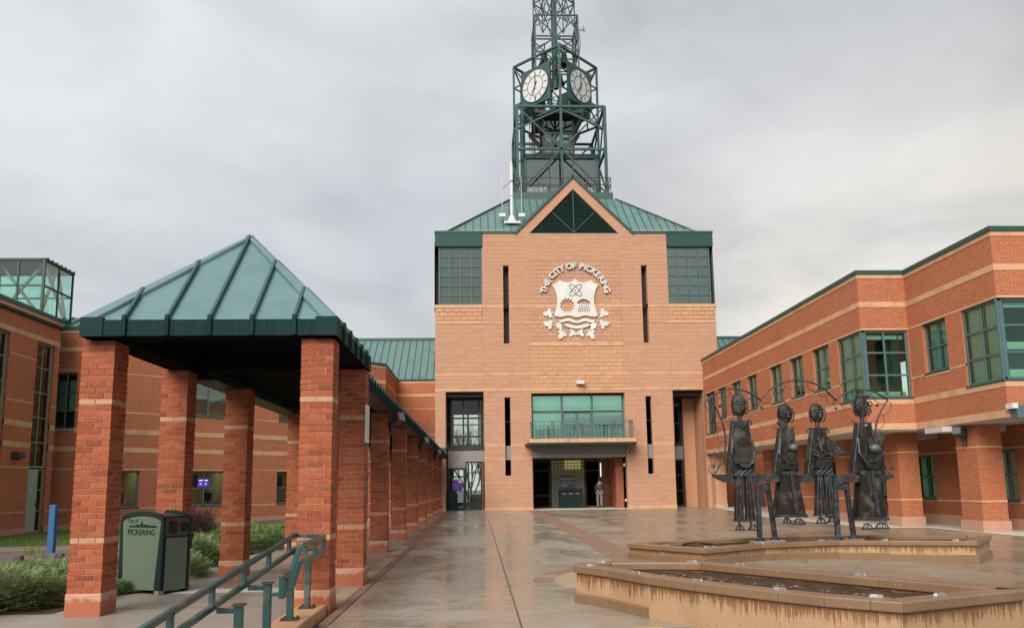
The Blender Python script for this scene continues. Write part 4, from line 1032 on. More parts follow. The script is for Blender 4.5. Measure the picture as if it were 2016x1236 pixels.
for dx in (-1, -.5): MB().tube([(cX-1.6+dx*.3, cY-1.2, 21.2), (cX-1.6+dx*.3, cY-1.2, 27.8)], .035, 6).build('ladder_rail', m_darksteel, tower)
for k in range(5): MB().tube([(cX-1.75+.33*math.cos(2*math.pi*j/14), cY-1.35+.33*math.sin(2*math.pi*j/14), 23.7+k*.8) for j in range(14)], .025, 5, closed=True).build('ladder_hoop', m_darksteel, tower)
for k in range(4): MB().tube([(cX-1.75+.33*math.cos(k*1.6), cY-1.35+.33*math.sin(k*1.6), 23.6), (cX-1.75+.33*math.cos(k*1.6), cY-1.35+.33*math.sin(k*1.6), 27.6)], .022, 5).build('ladder_bar', m_darksteel, tower)
MB().tube([(cX-2.62, cY-1.9, 21.2), (cX-2.62, cY-1.9, 27.6)], .19, 12).build('pipe', m_steel, tower)
MB().tube([(cX-2.62, cY-1.9, 27.0), (cX-2.2, cY-1.2, 27.3), (cX-1.6, cY-.6, 27.9)], .19, 12).build('pipe', m_steel, tower)
cab = part_of('cabin', tower); m_cab = glass('cabin_glass', (.72, .74, .72), .22)
hb = 2.5
for k in range(4):
    p, q = ring_sq(hb)[k], ring_sq(hb)[(k+1) % 4]
    MB().obox((*p, 21.15), (*p, 24.0), .2, .2).build('post', m_steel, cab)
    for j in range(3):
        a = [p[0]+(q[0]-p[0])*(j/3), p[1]+(q[1]-p[1])*(j/3)]; b = [p[0]+(q[0]-p[0])*((j+1)/3), p[1]+(q[1]-p[1])*((j+1)/3)]
        pb = MB(); pb.face([(*a, 21.2), (*b, 21.2), (*b, 24.0), (*a, 24.0)]); pb.build('pane', m_cab, cab)
        MB().obox((*a, 21.15), (*a, 24), .07, .07).build('mullion', m_steel, cab)
    MB().obox((p[0], p[1], 24.1), (q[0], q[1], 24.1), .3, .32).build('eave', m_steel, cab)
rp = MB(); a_, b_ = 2.62, 1.1
rp.hexa([(cX-a_, cY-a_, 24.2), (cX+a_, cY-a_, 24.2), (cX+a_, cY+a_, 24.2), (cX-a_, cY+a_, 24.2), (cX-b_, cY-b_, 24.85), (cX+b_, cY-b_, 24.85), (cX+b_, cY+b_, 24.85), (cX-b_, cY+b_, 24.85)]); rp.build('roof', m_greenroof, cab)
MB().box(cX-.7, cX+.7, cY-.4, cY+1.0, 21.2, 23.9).build('core', m_room, cab)
for k in range(4):      # guard rail round the roof deck
    p, q = ring_sq(3.3)[k], ring_sq(3.3)[(k+1) % 4]
    for z in (21.75, 22.25): MB().obox((*p, z), (*q, z), .045, .045).build('rail', m_darksteel, tower)
    for j in range(8): MB().obox((p[0]+(q[0]-p[0])*j/8, p[1]+(q[1]-p[1])*j/8, 21.15), (p[0]+(q[0]-p[0])*j/8, p[1]+(q[1]-p[1])*j/8, 22.25), .045, .045).build('rail_post', m_darksteel, tower)
dish = MB(); dish.lathe([(.05, 0), (.22, .06), (.30, .16), (.28, .17), (.05, .05)], 0, 0, 14)
me = dish.mesh('dish', m_white, True); o = put('dish', me, tower, loc=Vector((cX+1.85, cY-1.6, 34.3))-Vector(tower['_w'])*0); o.rotation_euler = (0, R(80), R(-30))
MB().obox((cX+1.57, cY-1.6, 34.2), (cX+1.85, cY-1.6, 34.2), .05, .05).build('dish_arm', m_darksteel, tower)
MB().tube([(cX+1.62, cY-1.6, 34.1), (cX+1.72, cY-1.6, 33.2), (cX+1.6, cY-1.6, 32.2)], .025, 5).build('cable', m_black, tower)

ant = thing('antenna_mast', (2.23, 48.3, 18.1), 'white tube antenna with thin rods on white brackets on the green roof', 'antenna')
MB().tube([(2.24, 48.2, 17.95), (2.24, 48.2, 21.55)], .105, 14).build('tube', m_white, ant, smooth=False)
MB().tube([(2.24, 48.2, 21.55), (2.24, 48.2, 21.75), (2.24, 48.2, 21.95)], [.085, .085, .04], 12).build('tip', m_white, ant)
MB().lathe([(.30, 17.75), (.29, 17.95), (.16, 18.25), (.14, 18.3)], 2.24, 48.2, 14).build('foot', m_white, ant)
for z in (19.6, 20.6): MB().lathe([(.112, z), (.122, z+.02), (.112, z+.04)], 2.24, 48.2, 14).build('collar', m_zinc, ant)
for s_ in (-1, 1):
    MB().box(2.24+s_*.62-.2, 2.24+s_*.62+.2, 48.0, 48.25, 18.2, 18.42).build('bracket', m_white, ant)
    MB().tube([(2.24+s_*.62, 48.1, 18.3), (2.24+s_*.60, 48.1, 20.9)], .018, 5).build('rod', m_white, ant)
    MB().tube([(2.24, 48.1, 20.6), (2.24+s_*.60, 48.1, 20.05)], .018, 5).build('stay', m_darksteel, ant)
MB().box(1.72, 2.76, 47.85, 48.05, 17.72, 17.86).build('bracket', m_white, ant)

# ---------------------------------------------------------------- right wing
wing = thing('brick_wing', (15, 33, 0), 'two-storey orange brick wing on the right with stone bands, stepped out in two bays', 'building')
SILL, HDR = 4.92, 6.58
w1 = Wall((13.4, F-.02), (13.4, 26.7)); V = lambda y: F-.02-y
win1 = [(45.87, 44.1, 4.24), (43.4, 42.07, SILL), (41.03, 39.6, SILL), (38.63, 37.25, SILL), (35.49, 34.07, SILL), (33.14, 31.78, SILL), (30.82, 29.33, SILL)]
h1 = [(V(a), V(b), z, HDR) for a, b, z in win1]+[(V(28.55), w1.L+1, 4.22, HDR)]
w1.sheet(3.1, 8.6, h1).build('wall', m_brick, wing)
for i, (a, b, z) in enumerate(win1):
    window(w1, wing, V(a), V(b), z, HDR, 2, 2 if z > 4.5 else 3, blind=m_blindgrey if i in (0, 3) else m_blind, blind_z=None if i % 2 == 0 else (5.35, HDR-.03), sill=m_coping, room=True)
window(w1, wing, V(28.55), w1.L-.06, 4.22, HDR, 2, 3, fw=.07, bar=.06, blind=m_blind, room=False, sill=m_coping, depth=.06)
wc = Wall((13.4, 26.7), (15.1, 26.7))
wc.sheet(3.1, 8.6, [(-1, 1.66, 4.22, HDR)]).build('wall', m_brick, wing)
window(wc, wing, .0, 1.66, 4.22, HDR, 2, 3, fw=.07, bar=.06, gl=m_glassgreen, sill=m_coping, roomdepth=3.2, depth=.06, roommat=m_room, ext=-.26)
w2 = Wall((15.1, 26.7), (15.1, 21.9)); V2 = lambda y: 26.7-y
h2 = [(V2(25.86), V2(24.5), SILL, HDR), (V2(23.66), w2.L+1, 4.2, HDR)]
w2.sheet(3.1, 8.6, h2).build('wall', m_brick, wing)
window(w2, wing, V2(25.86), V2(24.5), SILL, HDR, 2, 2, blind=m_blind, sill=m_coping, fw=.06)
window(w2, wing, V2(23.66), w2.L-.06, 4.2, HDR, 2, 3, fw=.07, bar=.06, blind=m_blind, room=False, sill=m_coping, depth=.06)
w3 = Wall((15.1, 21.9), (25, 21.9))
w3.sheet(3.1, 8.6, [(-1, 2.6, 4.2, HDR)]).build('wall', m_brick, wing)
window(w3, wing, .0, 2.6, 4.2, HDR, 2, 3, fw=.07, bar=.06, gl=m_glassgreen, sill=m_coping, roomdepth=3.5, depth=.06, ext=-.26)
for z0, z1, d in ((5.12, 5.34, .35), (4.25, 4.52, .3), (6.35, 6.5, .25)):
    mb = MB(); w3.box(mb, .35, 2.5, z0, z1, d, d+.06); mb.build('blind' if z0 > 5 else 'radiator', m_blind, wing)
mb = MB(); wc.box(mb, .3, 1.6, 4.24, 4.45, .3, .38); mb.build('radiator', m_blind, wing)
mb = MB(); wc.box(mb, .3, 1.6, 6.3, 6.45, .25, .3); mb.build('blind', m_blind, wing)
for x0, x1, z0, z1 in ((.45, .95, 4.5, 4.85), (1.05, 1.5, 4.5, 4.7), (.6, .8, 4.85, 5.1)):
    mb = MB(); wc.box(mb, x0, x1, z0, z1, .7, 1.3); mb.build('desk_things', m_deck, wing)
MB().box(13.47, 13.6, 26.77, 26.9, 4.2, 6.6).build('corner_post', m_teal, wing)
MB().box(15.17, 15.3, 21.97, 22.1, 4.2, 6.6).build('corner_post', m_teal, wing)
for w_, hs in ((w1, h1), (wc, [(-1, 1.66, 4.22, HDR)]), (w2, h2), (w3, [(-1, 2.6, 4.2, HDR)])):
    w_.band(wing, 8.44, 8.59, (), .02, piece=2.6); w_.band(wing, 7.41, 7.60, (), .012, piece=1.9)
    w_.band(wing, HDR+.005, HDR+.065, (), .01, piece=3); w_.band(wing, SILL-.08, SILL-.01, hs, .008)
    for h_ in hs:
        if h_[2] > 4.5: w_.band(wing, SILL-.14, SILL-.075, (), .014, u0=h_[0]-.02, u1=h_[1]+.02)
    w_.band(wing, 3.98, 4.18, hs, .012, piece=1.9); w_.band(wing, 3.1, 3.32, (), .02, piece=1.6)
# green coping along the broken line of the parapet
cp = [(13.4, F-.02), (13.4, 26.7), (15.1, 26.7), (15.1, 21.9), (25, 21.9)]
inn = [(13.75, F-.02), (13.75, 27.05), (15.45, 27.05), (15.45, 22.25), (25, 22.25)]
out_ = [(13.34, F-.02), (13.34, 26.64), (15.04, 26.64), (15.04, 21.84), (25, 21.84)]
for (a, b), (c_, d_) in zip(zip(out_, out_[1:]), zip(inn, inn[1:])):
    MB().hexa([(*a, 8.59), (*b, 8.59), (*d_, 8.59), (*c_, 8.59), (*a, 8.73), (*b, 8.73), (*d_, 8.73), (*c_, 8.73)]).build('coping', m_coping, wing)
MB().prism([(13.6, 46), (13.6, 26.9), (15.3, 26.9), (15.3, 22.1), (25, 22.1), (25, 46)], 8.3, 8.42).build('roof', m_dark, wing)
# soffit over the covered walk, in bays
for y0, y1 in zip(rng(26.72, 46.2, 6), rng(26.72, 46.2, 6)[1:]): MB().box(13.45, 17, y0+.01, y1-.01, 3.06, 3.1).build('soffit_panel', m_soffit, wing)
for y0, y1 in ((21.95, 24.3), (24.32, 26.7)): MB().box(15.14, 24.9, y0, y1, 3.06, 3.1).build('soffit_panel', m_soffit, wing)
for y in (25.2, 29.0, 33.0, 37.5): MB().box(14.8, 16.9, y-.5, y+.5, 2.88, 3.055).build('soffit_beam', m_soffit, wing)
wb = Wall((16.95, 46.1), (16.95, 20)); VB = lambda y: 46.1-y
hb_ = [(VB(a), VB(b), .70, 2.30) for a, b in ((30.4, 29.05), (33.5, 32.2), (25.75, 24.45), (37.6, 36.3), (41, 39.7))]
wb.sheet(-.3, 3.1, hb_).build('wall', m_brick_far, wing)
for h_ in hb_: window(wb, wing, *h_, 2, 2, fw=.06, bar=.06, blind=m_blind, sill=m_coping, gl=m_glassgreen)
for z0, z1 in ((2.32, 2.38), (.60, .665)): wb.band(wing, z0, z1, hb_, .008)
wb.band(wing, -.3, .12, (), .05, m_base, piece=1.1, name='base_stone')
# columns under the wing
def wing_column(x, y, sx, sy):
    c_ = part_of('column', wing); z0 = gz(x, y)
    MB().box(x, x+sx, y, y+sy, .10, 3.06).build('brickwork', m_brick, c_)
    for z, h in ((2.33, .065), (.66, .065)): MB().box(x-.01, x+sx+.01, y-.01, y+sy+.01, z, z+h).build('stone_band', m_stoneband, c_)
    MB().box(x-.05, x+sx+.05, y-.05, y+sy+.05, z0-.05, .10).build('base_stone', m_base, c_, bevel=.012)
for a in ((15.42, 24.0, .80, 1.05), (14.92, 27.76, .76, .95), (14.92, 31.8, .76, .95), (14.92, 36.0, .76, .95), (14.92, 40.2, .76, .95)): wing_column(*a)
MB().box(13.62, 14.25, 45.5, 46.25, -.1, 3.06).build('stone_pier', m_stonewall, wing)
MB().box(13.60, 14.27, 45.47, 46.2, -.1, .2).build('base_stone', m_stoneband, wing)
# the green roof beyond
def back_roof(par, x0, x1, n):
    seam_roof(par, (x0, 53.2, 8.6), (1, 0, 0), Vector((0, 4.6, 3.55)).normalized(), x1-x0, lambda u: 5.81, n)
    MB().box(x0, x1, 57.7, 57.95, 12.1, 12.3).build('ridge', m_seam, par)
back_roof(wing, 14.45, 26, 24)
Wall((14.4, 53.3), (26, 53.3)).sheet(-.2, 8.6, []).build('wall', m_brick, wing)

# ---------------------------------------------------------------- left building
left = thing('brick_building', (-12, 38, -.2), 'two-storey orange brick building on the left with angled wall, tall glazing and green roof', 'building')
HD2, SL2 = 6.56, 4.92
wa = Wall((-17.7, 12), (-17.7, 33.9)); VA = lambda y: y-12
ha = [(VA(28.3), VA(30.32), -.2, 7.40), (VA(32.2), VA(33.52), -.2, 7.40), (VA(22), VA(26), -.2, 7.4)]
wa.sheet(-.3, 8.6, ha).build('wall', m_brick, left)
window(wa, left, *ha[0][:2], .0, 7.4, 2, 8, m_sage, m_glassdark, sill=False, fw=.07, bar=.035, roomdepth=3)
window(wa, left, *ha[2][:2], .0, 7.4, 3, 8, m_sage, m_glassdark, sill=False, fw=.07, bar=.035, roomdepth=3)
window(wa, left, *ha[1][:2], 2.36, 7.4, 2, 5, m_sage, m_glassdark, sill=False, fw=.07, bar=.035, roomdepth=3)
mb = MB(); wa.box(mb, VA(32.22), VA(33.05), -.18, 2.3, .1, .16); door = mb.build('door', plain('sage_door', (.24, .34, .30), .5, var=.25, scale=1.2), left)
mb = MB(); wa.box(mb, VA(32.95), VA(32.99), .85, 1.0, .04, .1); mb.build('handle', m_zinc, door)
mb = MB(); wa.box(mb, VA(32.55), VA(32.72), 1.42, 1.5, .09, .1); mb.build('sign', m_white, door)
window(wa, left, VA(33.07), VA(33.5), -.18, 2.3, 1, 3, m_sage, m_glassdark, sill=False, fw=.05, bar=.04)
wr = Wall((-17.7, 33.9), (-19, 33.9)); wr.sheet(-.3, 8.6, []).build('wall', m_brick, left)
wbk = Wall((-19.6, 34.9), (-17.1, 34.9)); hbk = [(1.25, 2.2, 4.06, 6.5)]
wbk.sheet(-.3, 8.5, hbk).build('wall', m_brick, left)
window(wbk, left, *hbk[0], 2, 3, fw=.08, bar=.06, gl=m_glassgreen, blind=m_blindgrey, blind_z=(4.9, 6.2), sill=m_stoneband)
wcl = Wall((-17.1, 34.96), (-5.44, 46.62)); VC = lambda x: (x+17.1)*math.sqrt(2)
hc = [(VC(a), VC(b), z0, z1) for a, b, z0, z1 in ((-13.75, -12.37, SL2, HD2), (-10.37, -8.95, SL2, HD2), (-7.4, -6.2, SL2, HD2), (-16.35, -15.29, .68, 2.27), (-13.85, -12.36, .68, 2.27), (-10.38, -9.0, .68, 2.27), (-7.5, -6.2, .68, 2.27))]
wcl.sheet(-.3, 8.6, hc).build('wall', m_brick, left)
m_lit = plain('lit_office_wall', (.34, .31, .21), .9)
office_glow = emit('office_light', (1.0, .86, .55), .8)
for i, h_ in enumerate(hc):
    up_ = h_[2] > 3
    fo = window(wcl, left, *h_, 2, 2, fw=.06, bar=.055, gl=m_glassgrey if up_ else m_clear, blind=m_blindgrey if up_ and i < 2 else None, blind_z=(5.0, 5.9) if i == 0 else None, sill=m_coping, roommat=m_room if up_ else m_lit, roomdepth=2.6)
    if not up_:
        u0, u1, z0, z1 = h_
        mb = MB(); wcl.box(mb, u0+.2, u1-.1, z1+.18, z1+.2, .9, 1.6); mb.build('ceiling_light', office_glow, fo)
        mb = MB(); wcl.box(mb, u0+.1, u1-.05, z0-.1, z0+.12, .5, 1.1); mb.build('desk', m_deck, fo)
        mb = MB(); wcl.box(mb, u1-.75, u1-.4, z0+.2, z0+.6, .6, .66); wcl.box(mb, u1-.6, u1-.54, z0+.1, z0+.22, .6, .66); wcl.box(mb, u1-.95, u1-.5, z0+.8, z0+1.5, 1.9, 2.0); mb.build('monitor', m_black, fo)
        mb = MB(); wcl.box(mb, u1-.5, u1-.25, z0+.12, z0+.6, .7, 1.0); mb.build('cabinet', m_soffit, fo)
        if i == 4:
            mb = MB(); wcl.box(mb, u0+.95, u0+1.5, z0+.88, z0+1.25, .5, .55); mb.build('screen', emit('purple_screen', (.10, .02, .42), .5), fo)
            for k, (a, b, c_) in enumerate(((1.0, 1.42, 1.15), (1.03, 1.11, .98), (1.17, 1.25, .98), (1.3, 1.37, .98))): mb = MB(); wcl.box(mb, u0+a, u0+b, z0+c_, z0+c_+.05, .49, .499); mb.build('screen_print', emit('white_print_%d' % k, (.7, .65, .8), .5), fo)
wel = Wall((-5.44, 46.62), (-5.44, 53.3)); wel.sheet(-.3, 8.6, []).build('wall', m_brick, left)
wfl = Wall((-5.44, 53.3), (-2.4, 53.3)); wfl.sheet(-.3, 8.6, []).build('wall', m_brick, left)
for w_, hs in ((wa, ha), (wbk, hbk), (wcl, hc), (wel, []), (wfl, [])):
    z8 = 8.5 if w_ is not wbk else 8.4
    w_.band(left, z8-.14, z8+.0, (), .02, piece=2.5)
    w_.band(left, 7.44, 7.63, (), .014, piece=2.0); w_.band(left, 6.60, 6.655, hs, .008); w_.band(left, 4.84, 4.91, hs, .008)
    w_.band(left, 3.90, 4.12, hs, .012, piece=1.6); w_.band(left, 3.10, 3.31, hs, .012, piece=1.6); w_.band(left, 2.31, 2.37, hs, .008); w_.band(left, .585, .65, hs, .008)
    w_.band(left, -.3, .02, hs, .05, m_base, piece=1.2, name='base_stone')
    mb = MB(); w_.box(mb, -.05 if w_ is not wa else 0, w_.L+.05, z8, z8+.15, -.06, .4); mb.build('coping', m_coping, left)
back_roof(left, -13, -2.55, 22)
MB().prism([(-17.6, 12), (-17.6, 34), (-19, 34.95), (-17.2, 35.1), (-5.6, 46.7), (-5.6, 53), (-30, 53), (-30, 12)], 8.2, 8.3).build('roof', m_dark, left)
seam_roof(left, (-17.75, 12, 8.62), (0, 1, 0), Vector((-2.0, 0, .9)).normalized(), 22, lambda u: 2.2, 44)
seam_roof(left, (-19.4, 34.85, 8.55), (1, 0, 0), Vector((0, 1.6, .75)).normalized(), 2.4, lambda u: min(1.7, 2.2-abs(u-1.4)*1.2) if True else 1, 5)
MB().ball((-17.35, 35.6, 8.95), .22, .22, .12).build('roof_vent', m_white, left)
# glazed lantern on the roof
sk = part_of('skylight', left)
X1, Yf, Yb, Z0_, Z1_ = -18.15, 33.1, 35.45, 8.7, 11.02
fr = MB(); fb = lambda p, q, w_=.07: MB().obox(p, q, w_, w_).build('frame_bar', m_coping, sk)
for y in (Yf, Yf+.62*1.9, Yb): fb((X1, y, Z0_), (X1, y, Z1_), .1 if y == Yf else .06)
for x in (X1-1.05, X1-2.1, X1-3.2): fb((x, Yf, Z0_), (x, Yf, Z1_))
for z in (Z0_+.1, 9.95, Z1_): fb((X1, Yf, z), (X1, Yb, z)); fb((X1-3.2, Yf, z), (X1, Yf, z)); fb((X1-3.2, Yb, z), (X1, Yb, z)); fb((X1-3.2, Yf, z), (X1-3.2, Yb, z))
fb((X1, Yb, Z0_), (X1, Yb, Z1_)); fb((X1-3.2, Yb, Z0_), (X1-3.2, Yb, Z1_))
for (ya, yb_) in ((Yf, Yf+1.18), (Yf+1.18, Yb)):
    for za, zb_ in ((Z0_, 9.95), (9.95, Z1_)):
        pb = MB(); pb.face([(X1, ya, za), (X1, yb_, za), (X1, yb_, zb_), (X1, ya, zb_)]); pb.build('pane', m_sky_glass, sk)
for xa, xb in ((X1-1.05, X1), (X1-2.1, X1-1.05), (X1-3.2, X1-2.1)):
    for za, zb_ in ((Z0_, 9.95), (9.95, Z1_)):
        pb = MB(); pb.face([(xa, Yf, za), (xb, Yf, za), (xb, Yf, zb_), (xa, Yf, zb_)]); pb.build('pane', m_sky_glass, sk)
        pb = MB(); pb.face([(xa, Yb, za), (xb, Yb, za), (xb, Yb, zb_), (xa, Yb, zb_)]); pb.build('pane', m_sky_glass, sk)
MB().box(X1-3.25, X1+.06, Yf-.06, Yb+.06, Z1_, Z1_+.09).build('roof', m_darksteel, sk)
for k in range(7): MB().box(X1-.06, X1+.08, Yf+.1+k*.36, Yf+.2+k*.36, Z1_+.09, Z1_+.14).build('roof_stud', m_darksteel, sk)
for p, q in (((X1-.1, Yf+.1, Z0_), (X1-.1, Yf+1.2, Z1_)), ((X1-.1, Yf+2.2, Z0_), (X1-.1, Yf+1.2, Z1_)), ((X1-.1, Yf+.1, Z1_), (X1-.1, Yf+2.2, Z0_)), ((X1-.3, Yf+.5, Z0_), (X1-2.1, Yf+.5, Z1_)), ((X1-2.1, Yf+.5, Z0_), (X1-.3, Yf+.5, Z1_)), ((X1-2.3, Yf+.5, Z1_), (X1-3.1, Yf+.5, Z0_))):
    MB().obox(p, q, .1, .1).build('brace', m_soffit, sk)

# ---------------------------------------------------------------- brick pavilion and colonnade
CH = .0667
def brick_rows(W_, top, z0=.24):
    """Every brick of a square column: two stretchers across on one course, turned by a quarter on the next."""
    g = .011; d = .085; L2 = (W_-g)/2; Lm = W_-2*d-2*g; out = []
    n = int((top-z0)/CH+.75)
    for k in range(n):
        z = z0+k*CH; A = k % 2 == 1
        for s_ in (-1, 1):
            for i, s2 in enumerate((-1, 1)):
                c_ = (s2*(L2/2+g/2), s_*(W_/2-d/2), L2, d)
                out.append((k, z, c_ if A else (c_[1], c_[0], c_[3], c_[2]), ('front' if s_ < 0 else 'back') if A else ('left' if s_ < 0 else 'right'), s2))
            c_ = (s_*(W_/2-d/2), 0, d, Lm)
            out.append((k, z, c_ if A else (c_[1], c_[0], c_[3], c_[2]), ('left' if s_ < 0 else 'right') if A else ('front' if s_ < 0 else 'back'), 0))
    return out
BM = {}
def brick_mesh(dx, dy, mat):
    k = (round(dx, 4), round(dy, 4), mat.name)
    if k not in BM: BM[k] = MB().box(-dx/2, dx/2, -dy/2, dy/2, 0, CH-.0105).mesh('brick', mat)
    return BM[k]
def brick_column(parent, x, y, W_, top, single=False, origin=None):
    c_ = part_of('column', parent)
    MB().box(x-W_/2+.009, x+W_/2-.009, y-W_/2+.009, y+W_/2-.009, .1, top-.03).build('mortar_core', m_mortar, c_)
    MB().box(x-W_/2-.012, x+W_/2+.012, y-W_/2-.012, y+W_/2+.012, -.3, .238).build('base_stone', m_damp, c_, bevel=.012)
    rest_, tan_ = MB(), MB()
    for k, z, (bx, by, dx, dy), sd_, s2 in brick_rows(W_, top):
        mat = m_tanbrick if k in (8, 31) else m_bricks
        j = random.uniform(-.0022, .0022); j2 = random.uniform(-.0022, .0022)
        seen = sd_ in ('front', 'right') or (sd_ == 'left' and s2 == -1)
        if single and seen: put('brick', brick_mesh(dx, dy, mat), c_, loc=(x+bx+j, y+by+j2, z))
        else: (tan_ if k in (8, 31) else rest_).box(x+bx-dx/2+j, x+bx+dx/2+j, y+by-dy/2+j2, y+by+dy/2+j2, z, z+CH-.0105)
    rest_.build('brickwork', m_bricks, c_, kind='stuff'); tan_.build('band_bricks', m_tanbrick, c_, kind='stuff')
    return c_
pav = thing('brick_pavilion', (-3.06, 10.3, 0), 'square open pavilion of four brick columns under a green pyramid metal roof', 'pavilion')
CW = .365
for x, y, s_ in ((-4.305, 9.25, True), (-1.825, 9.18, True), (-4.305, 11.55, False), (-1.80, 11.57, False)): brick_column(pav, x, y, CW, 3.04, s_)
ex0, ex1, ey0, ey1, zf0, zf1, za = -4.43, -1.60, 8.90, 11.76, 3.055, 3.24, 4.66
xc, yc = (ex0+ex1)/2, (ey0+ey1)/2
hx, hy = (ex1-ex0)/2, (ey1-ey0)/2
for d, hw, hd in (((0, -1), hx, hy), ((1, 0), hy, hx), ((0, 1), hx, hy), ((-1, 0), hy, hx)):
    dv, tv = Vector((d[0], d[1], 0)), Vector((-d[1], d[0], 0))
    o = Vector((xc, yc, zf1-.02))+dv*hd-tv*hw; rise = za-zf1; sv = Vector((-d[0]*hd, -d[1]*hd, rise)).normalized(); sl_ = math.hypot(hd, rise)
    seam_roof(pav, o, tv, sv, 2*hw, lambda u, hw=hw, sl_=sl_: sl_*min(u, 2*hw-u)/hw, 6, mat=m_pavroof, rib=m_seam, rw=.032, rh=.055, ubreaks=(hw,))
    nn = tv.cross(sv).normalized()
    tip = Vector((xc, yc, za+.03)); oc = o+Vector((0, 0, .05))
    # hip cap: a bent strip on the corner
    hp = MB(); wv = .16; e1 = oc+tv*wv+nn*.0; 
    hp.hexa([oc+dv*.01, oc+dv*.01+tv*wv, oc+tv*wv-Vector((0, 0, .06)), oc-Vector((0, 0, .06)), tip, tip+tv*.05, tip+tv*.05-Vector((0, 0, .06)), tip-Vector((0, 0, .06))]); hp.build('hip_cap', m_pavroof, pav)
    oc2 = o+tv*2*hw+Vector((0, 0, .05)); hp = MB()
    hp.hexa([oc2-tv*wv+dv*.01, oc2+dv*.01, oc2-Vector((0, 0, .06)), oc2-tv*wv-Vector((0, 0, .06)), tip-tv*.05, tip, tip-Vector((0, 0, .06)), tip-tv*.05-Vector((0, 0, .06))]); hp.build('hip_cap', m_pavroof, pav)
    fw0 = Vector((xc, yc, 0))+dv*hd-tv*hw
    for k in range(6):      # fascia sheets and the seams folded down over them
        a, b = fw0+tv*(2*hw*k/6), fw0+tv*(2*hw*(k+1)/6)
        m_ = MB(); q = dv*.03
        m_.hexa([a+Vector((0, 0, zf0)), b+Vector((0, 0, zf0)), b-q+Vector((0, 0, zf0)), a-q+Vector((0, 0, zf0)), a+Vector((0, 0, zf1)), b+Vector((0, 0, zf1)), b-q+Vector((0, 0, zf1)), a-q+Vector((0, 0, zf1))]); m_.build('fascia_panel', m_streak, pav)
        if k: MB().obox(a+dv*.012+Vector((0, 0, zf0+.002)), a+dv*.012+Vector((0, 0, zf1+.05)), .045, .035, dv).build('fascia_seam', m_streak, pav)
    for a in (fw0, fw0+tv*2*hw): pass
    c0 = Vector((xc, yc, 0))+dv*(hd-.02)-tv*(hw-.02)
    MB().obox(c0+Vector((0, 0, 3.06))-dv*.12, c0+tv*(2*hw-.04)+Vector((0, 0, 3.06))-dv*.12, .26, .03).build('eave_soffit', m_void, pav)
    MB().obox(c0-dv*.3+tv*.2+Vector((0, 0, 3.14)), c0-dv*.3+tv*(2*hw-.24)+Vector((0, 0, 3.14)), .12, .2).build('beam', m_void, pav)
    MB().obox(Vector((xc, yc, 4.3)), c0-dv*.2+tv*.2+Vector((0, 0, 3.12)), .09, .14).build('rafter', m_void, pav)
for sx in (-1, 1):
    for sy in (-1, 1):      # box gutters' corner pieces
        x, y = xc+sx*hx, yc+sy*hy; MB().box(min(x+sx*.012, x-sx*.235), max(x+sx*.012, x-sx*.235), min(y+sy*.012, y-sy*.235), max(y+sy*.012, y-sy*.235), zf0-.004, zf1+.03).build('corner_box', m_pavdark, pav)
roof_shade = MB(); roof_shade.box(ex0+.25, ex1-.25, ey0+.25, ey1-.25, 3.28, 3.30); roof_shade.build('ceiling', m_void, pav)  # near-black sheet below the rafters, painted as the shade there

colo = thing('colonnade', (-3.0, 29, 0), 'long covered walk of paired brick columns running from pavilion to tower', 'colonnade')
for k in range(8):
    y = 13.13+4.25*k
    if k < 7 or True:
        for x in (-3.9, -2.13): brick_column(colo, x, y, CW, 2.98)
e0x, e1x, cy0, cy1 = -4.26, -1.79, 11.9, 45.6
for x, s_ in ((e1x, 1), (e0x, -1)):
    n_ = 84
    for k in range(28):
        ya, yb2 = cy0+(cy1-cy0)*k/28, cy0+(cy1-cy0)*(k+1)/28
        MB().box(min(x, x-s_*.03), max(x, x-s_*.03), ya+.004, yb2, 2.95, 3.14).build('fascia_panel', m_streak, colo)
    for k in range(n_):
        y = cy0+.2+k*.4
        if y > cy1: break
        MB().box(min(x, x+s_*.028), max(x, x+s_*.028), y, y+.05, 2.952, 3.19).build('fascia_seam', m_streak, colo)
    MB().box(min(x-s_*.02, x-s_*.36), max(x-s_*.02, x-s_*.36), cy0, cy1, 2.952, 2.98).build('eave_soffit', m_lamp, colo)
    sv = Vector((-s_*1.23, 0, .75)).normalized(); tv = Vector((0, 1, 0)) if s_ > 0 else Vector((0, -1, 0))
    seam_roof(colo, (x, cy0 if s_ > 0 else cy1, 3.15), tv, sv, cy1-cy0, lambda u: 1.43, 42, mat=m_pavroof)
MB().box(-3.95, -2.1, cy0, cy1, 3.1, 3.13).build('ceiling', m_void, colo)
MB().box(-4.2, -1.85, cy1-.1, cy1-.02, 2.96, 3.6).build('gable_board', m_fascia, colo)

def floodlight(name, loc, rz, label, group=None, s_=1.0):
    r = thing(name, (0, 0, 0), label, 'floodlight', group)
    m_ = MB(); m_.hexa([(-.16, -.42, .05), (.16, -.42, .05), (.13, -.12, -.06), (-.13, -.12, -.06), (-.16, -.36, .30), (.16, -.36, .30), (.13, -.06, .20), (-.13, -.06, .20)]); m_.build('housing', m_lamp, r, bevel=.012)
    l_ = MB(); l_.face([(-.13, -.424, .075), (.13, -.424, .075), (.13, -.372, .28), (-.13, -.372, .28)]); l_.build('lens', m_lens, r)
    MB().box(-.05, .05, -.14, 0, -.16, .06).build('bracket', m_lamp, r)
    MB().lathe([(.06, -.30), (.075, -.2), (.05, -.14)], 0, -.07, 10).build('swivel', m_lamp, r)
    r.location = loc; r.rotation_euler.z = rz; r.scale = (s_,)*3; return r
floodlight('wall_floodlight', (15.42, 24.5, 2.72), R(-70), 'dark floodlight on the lit side of the nearest brick column under right wing')
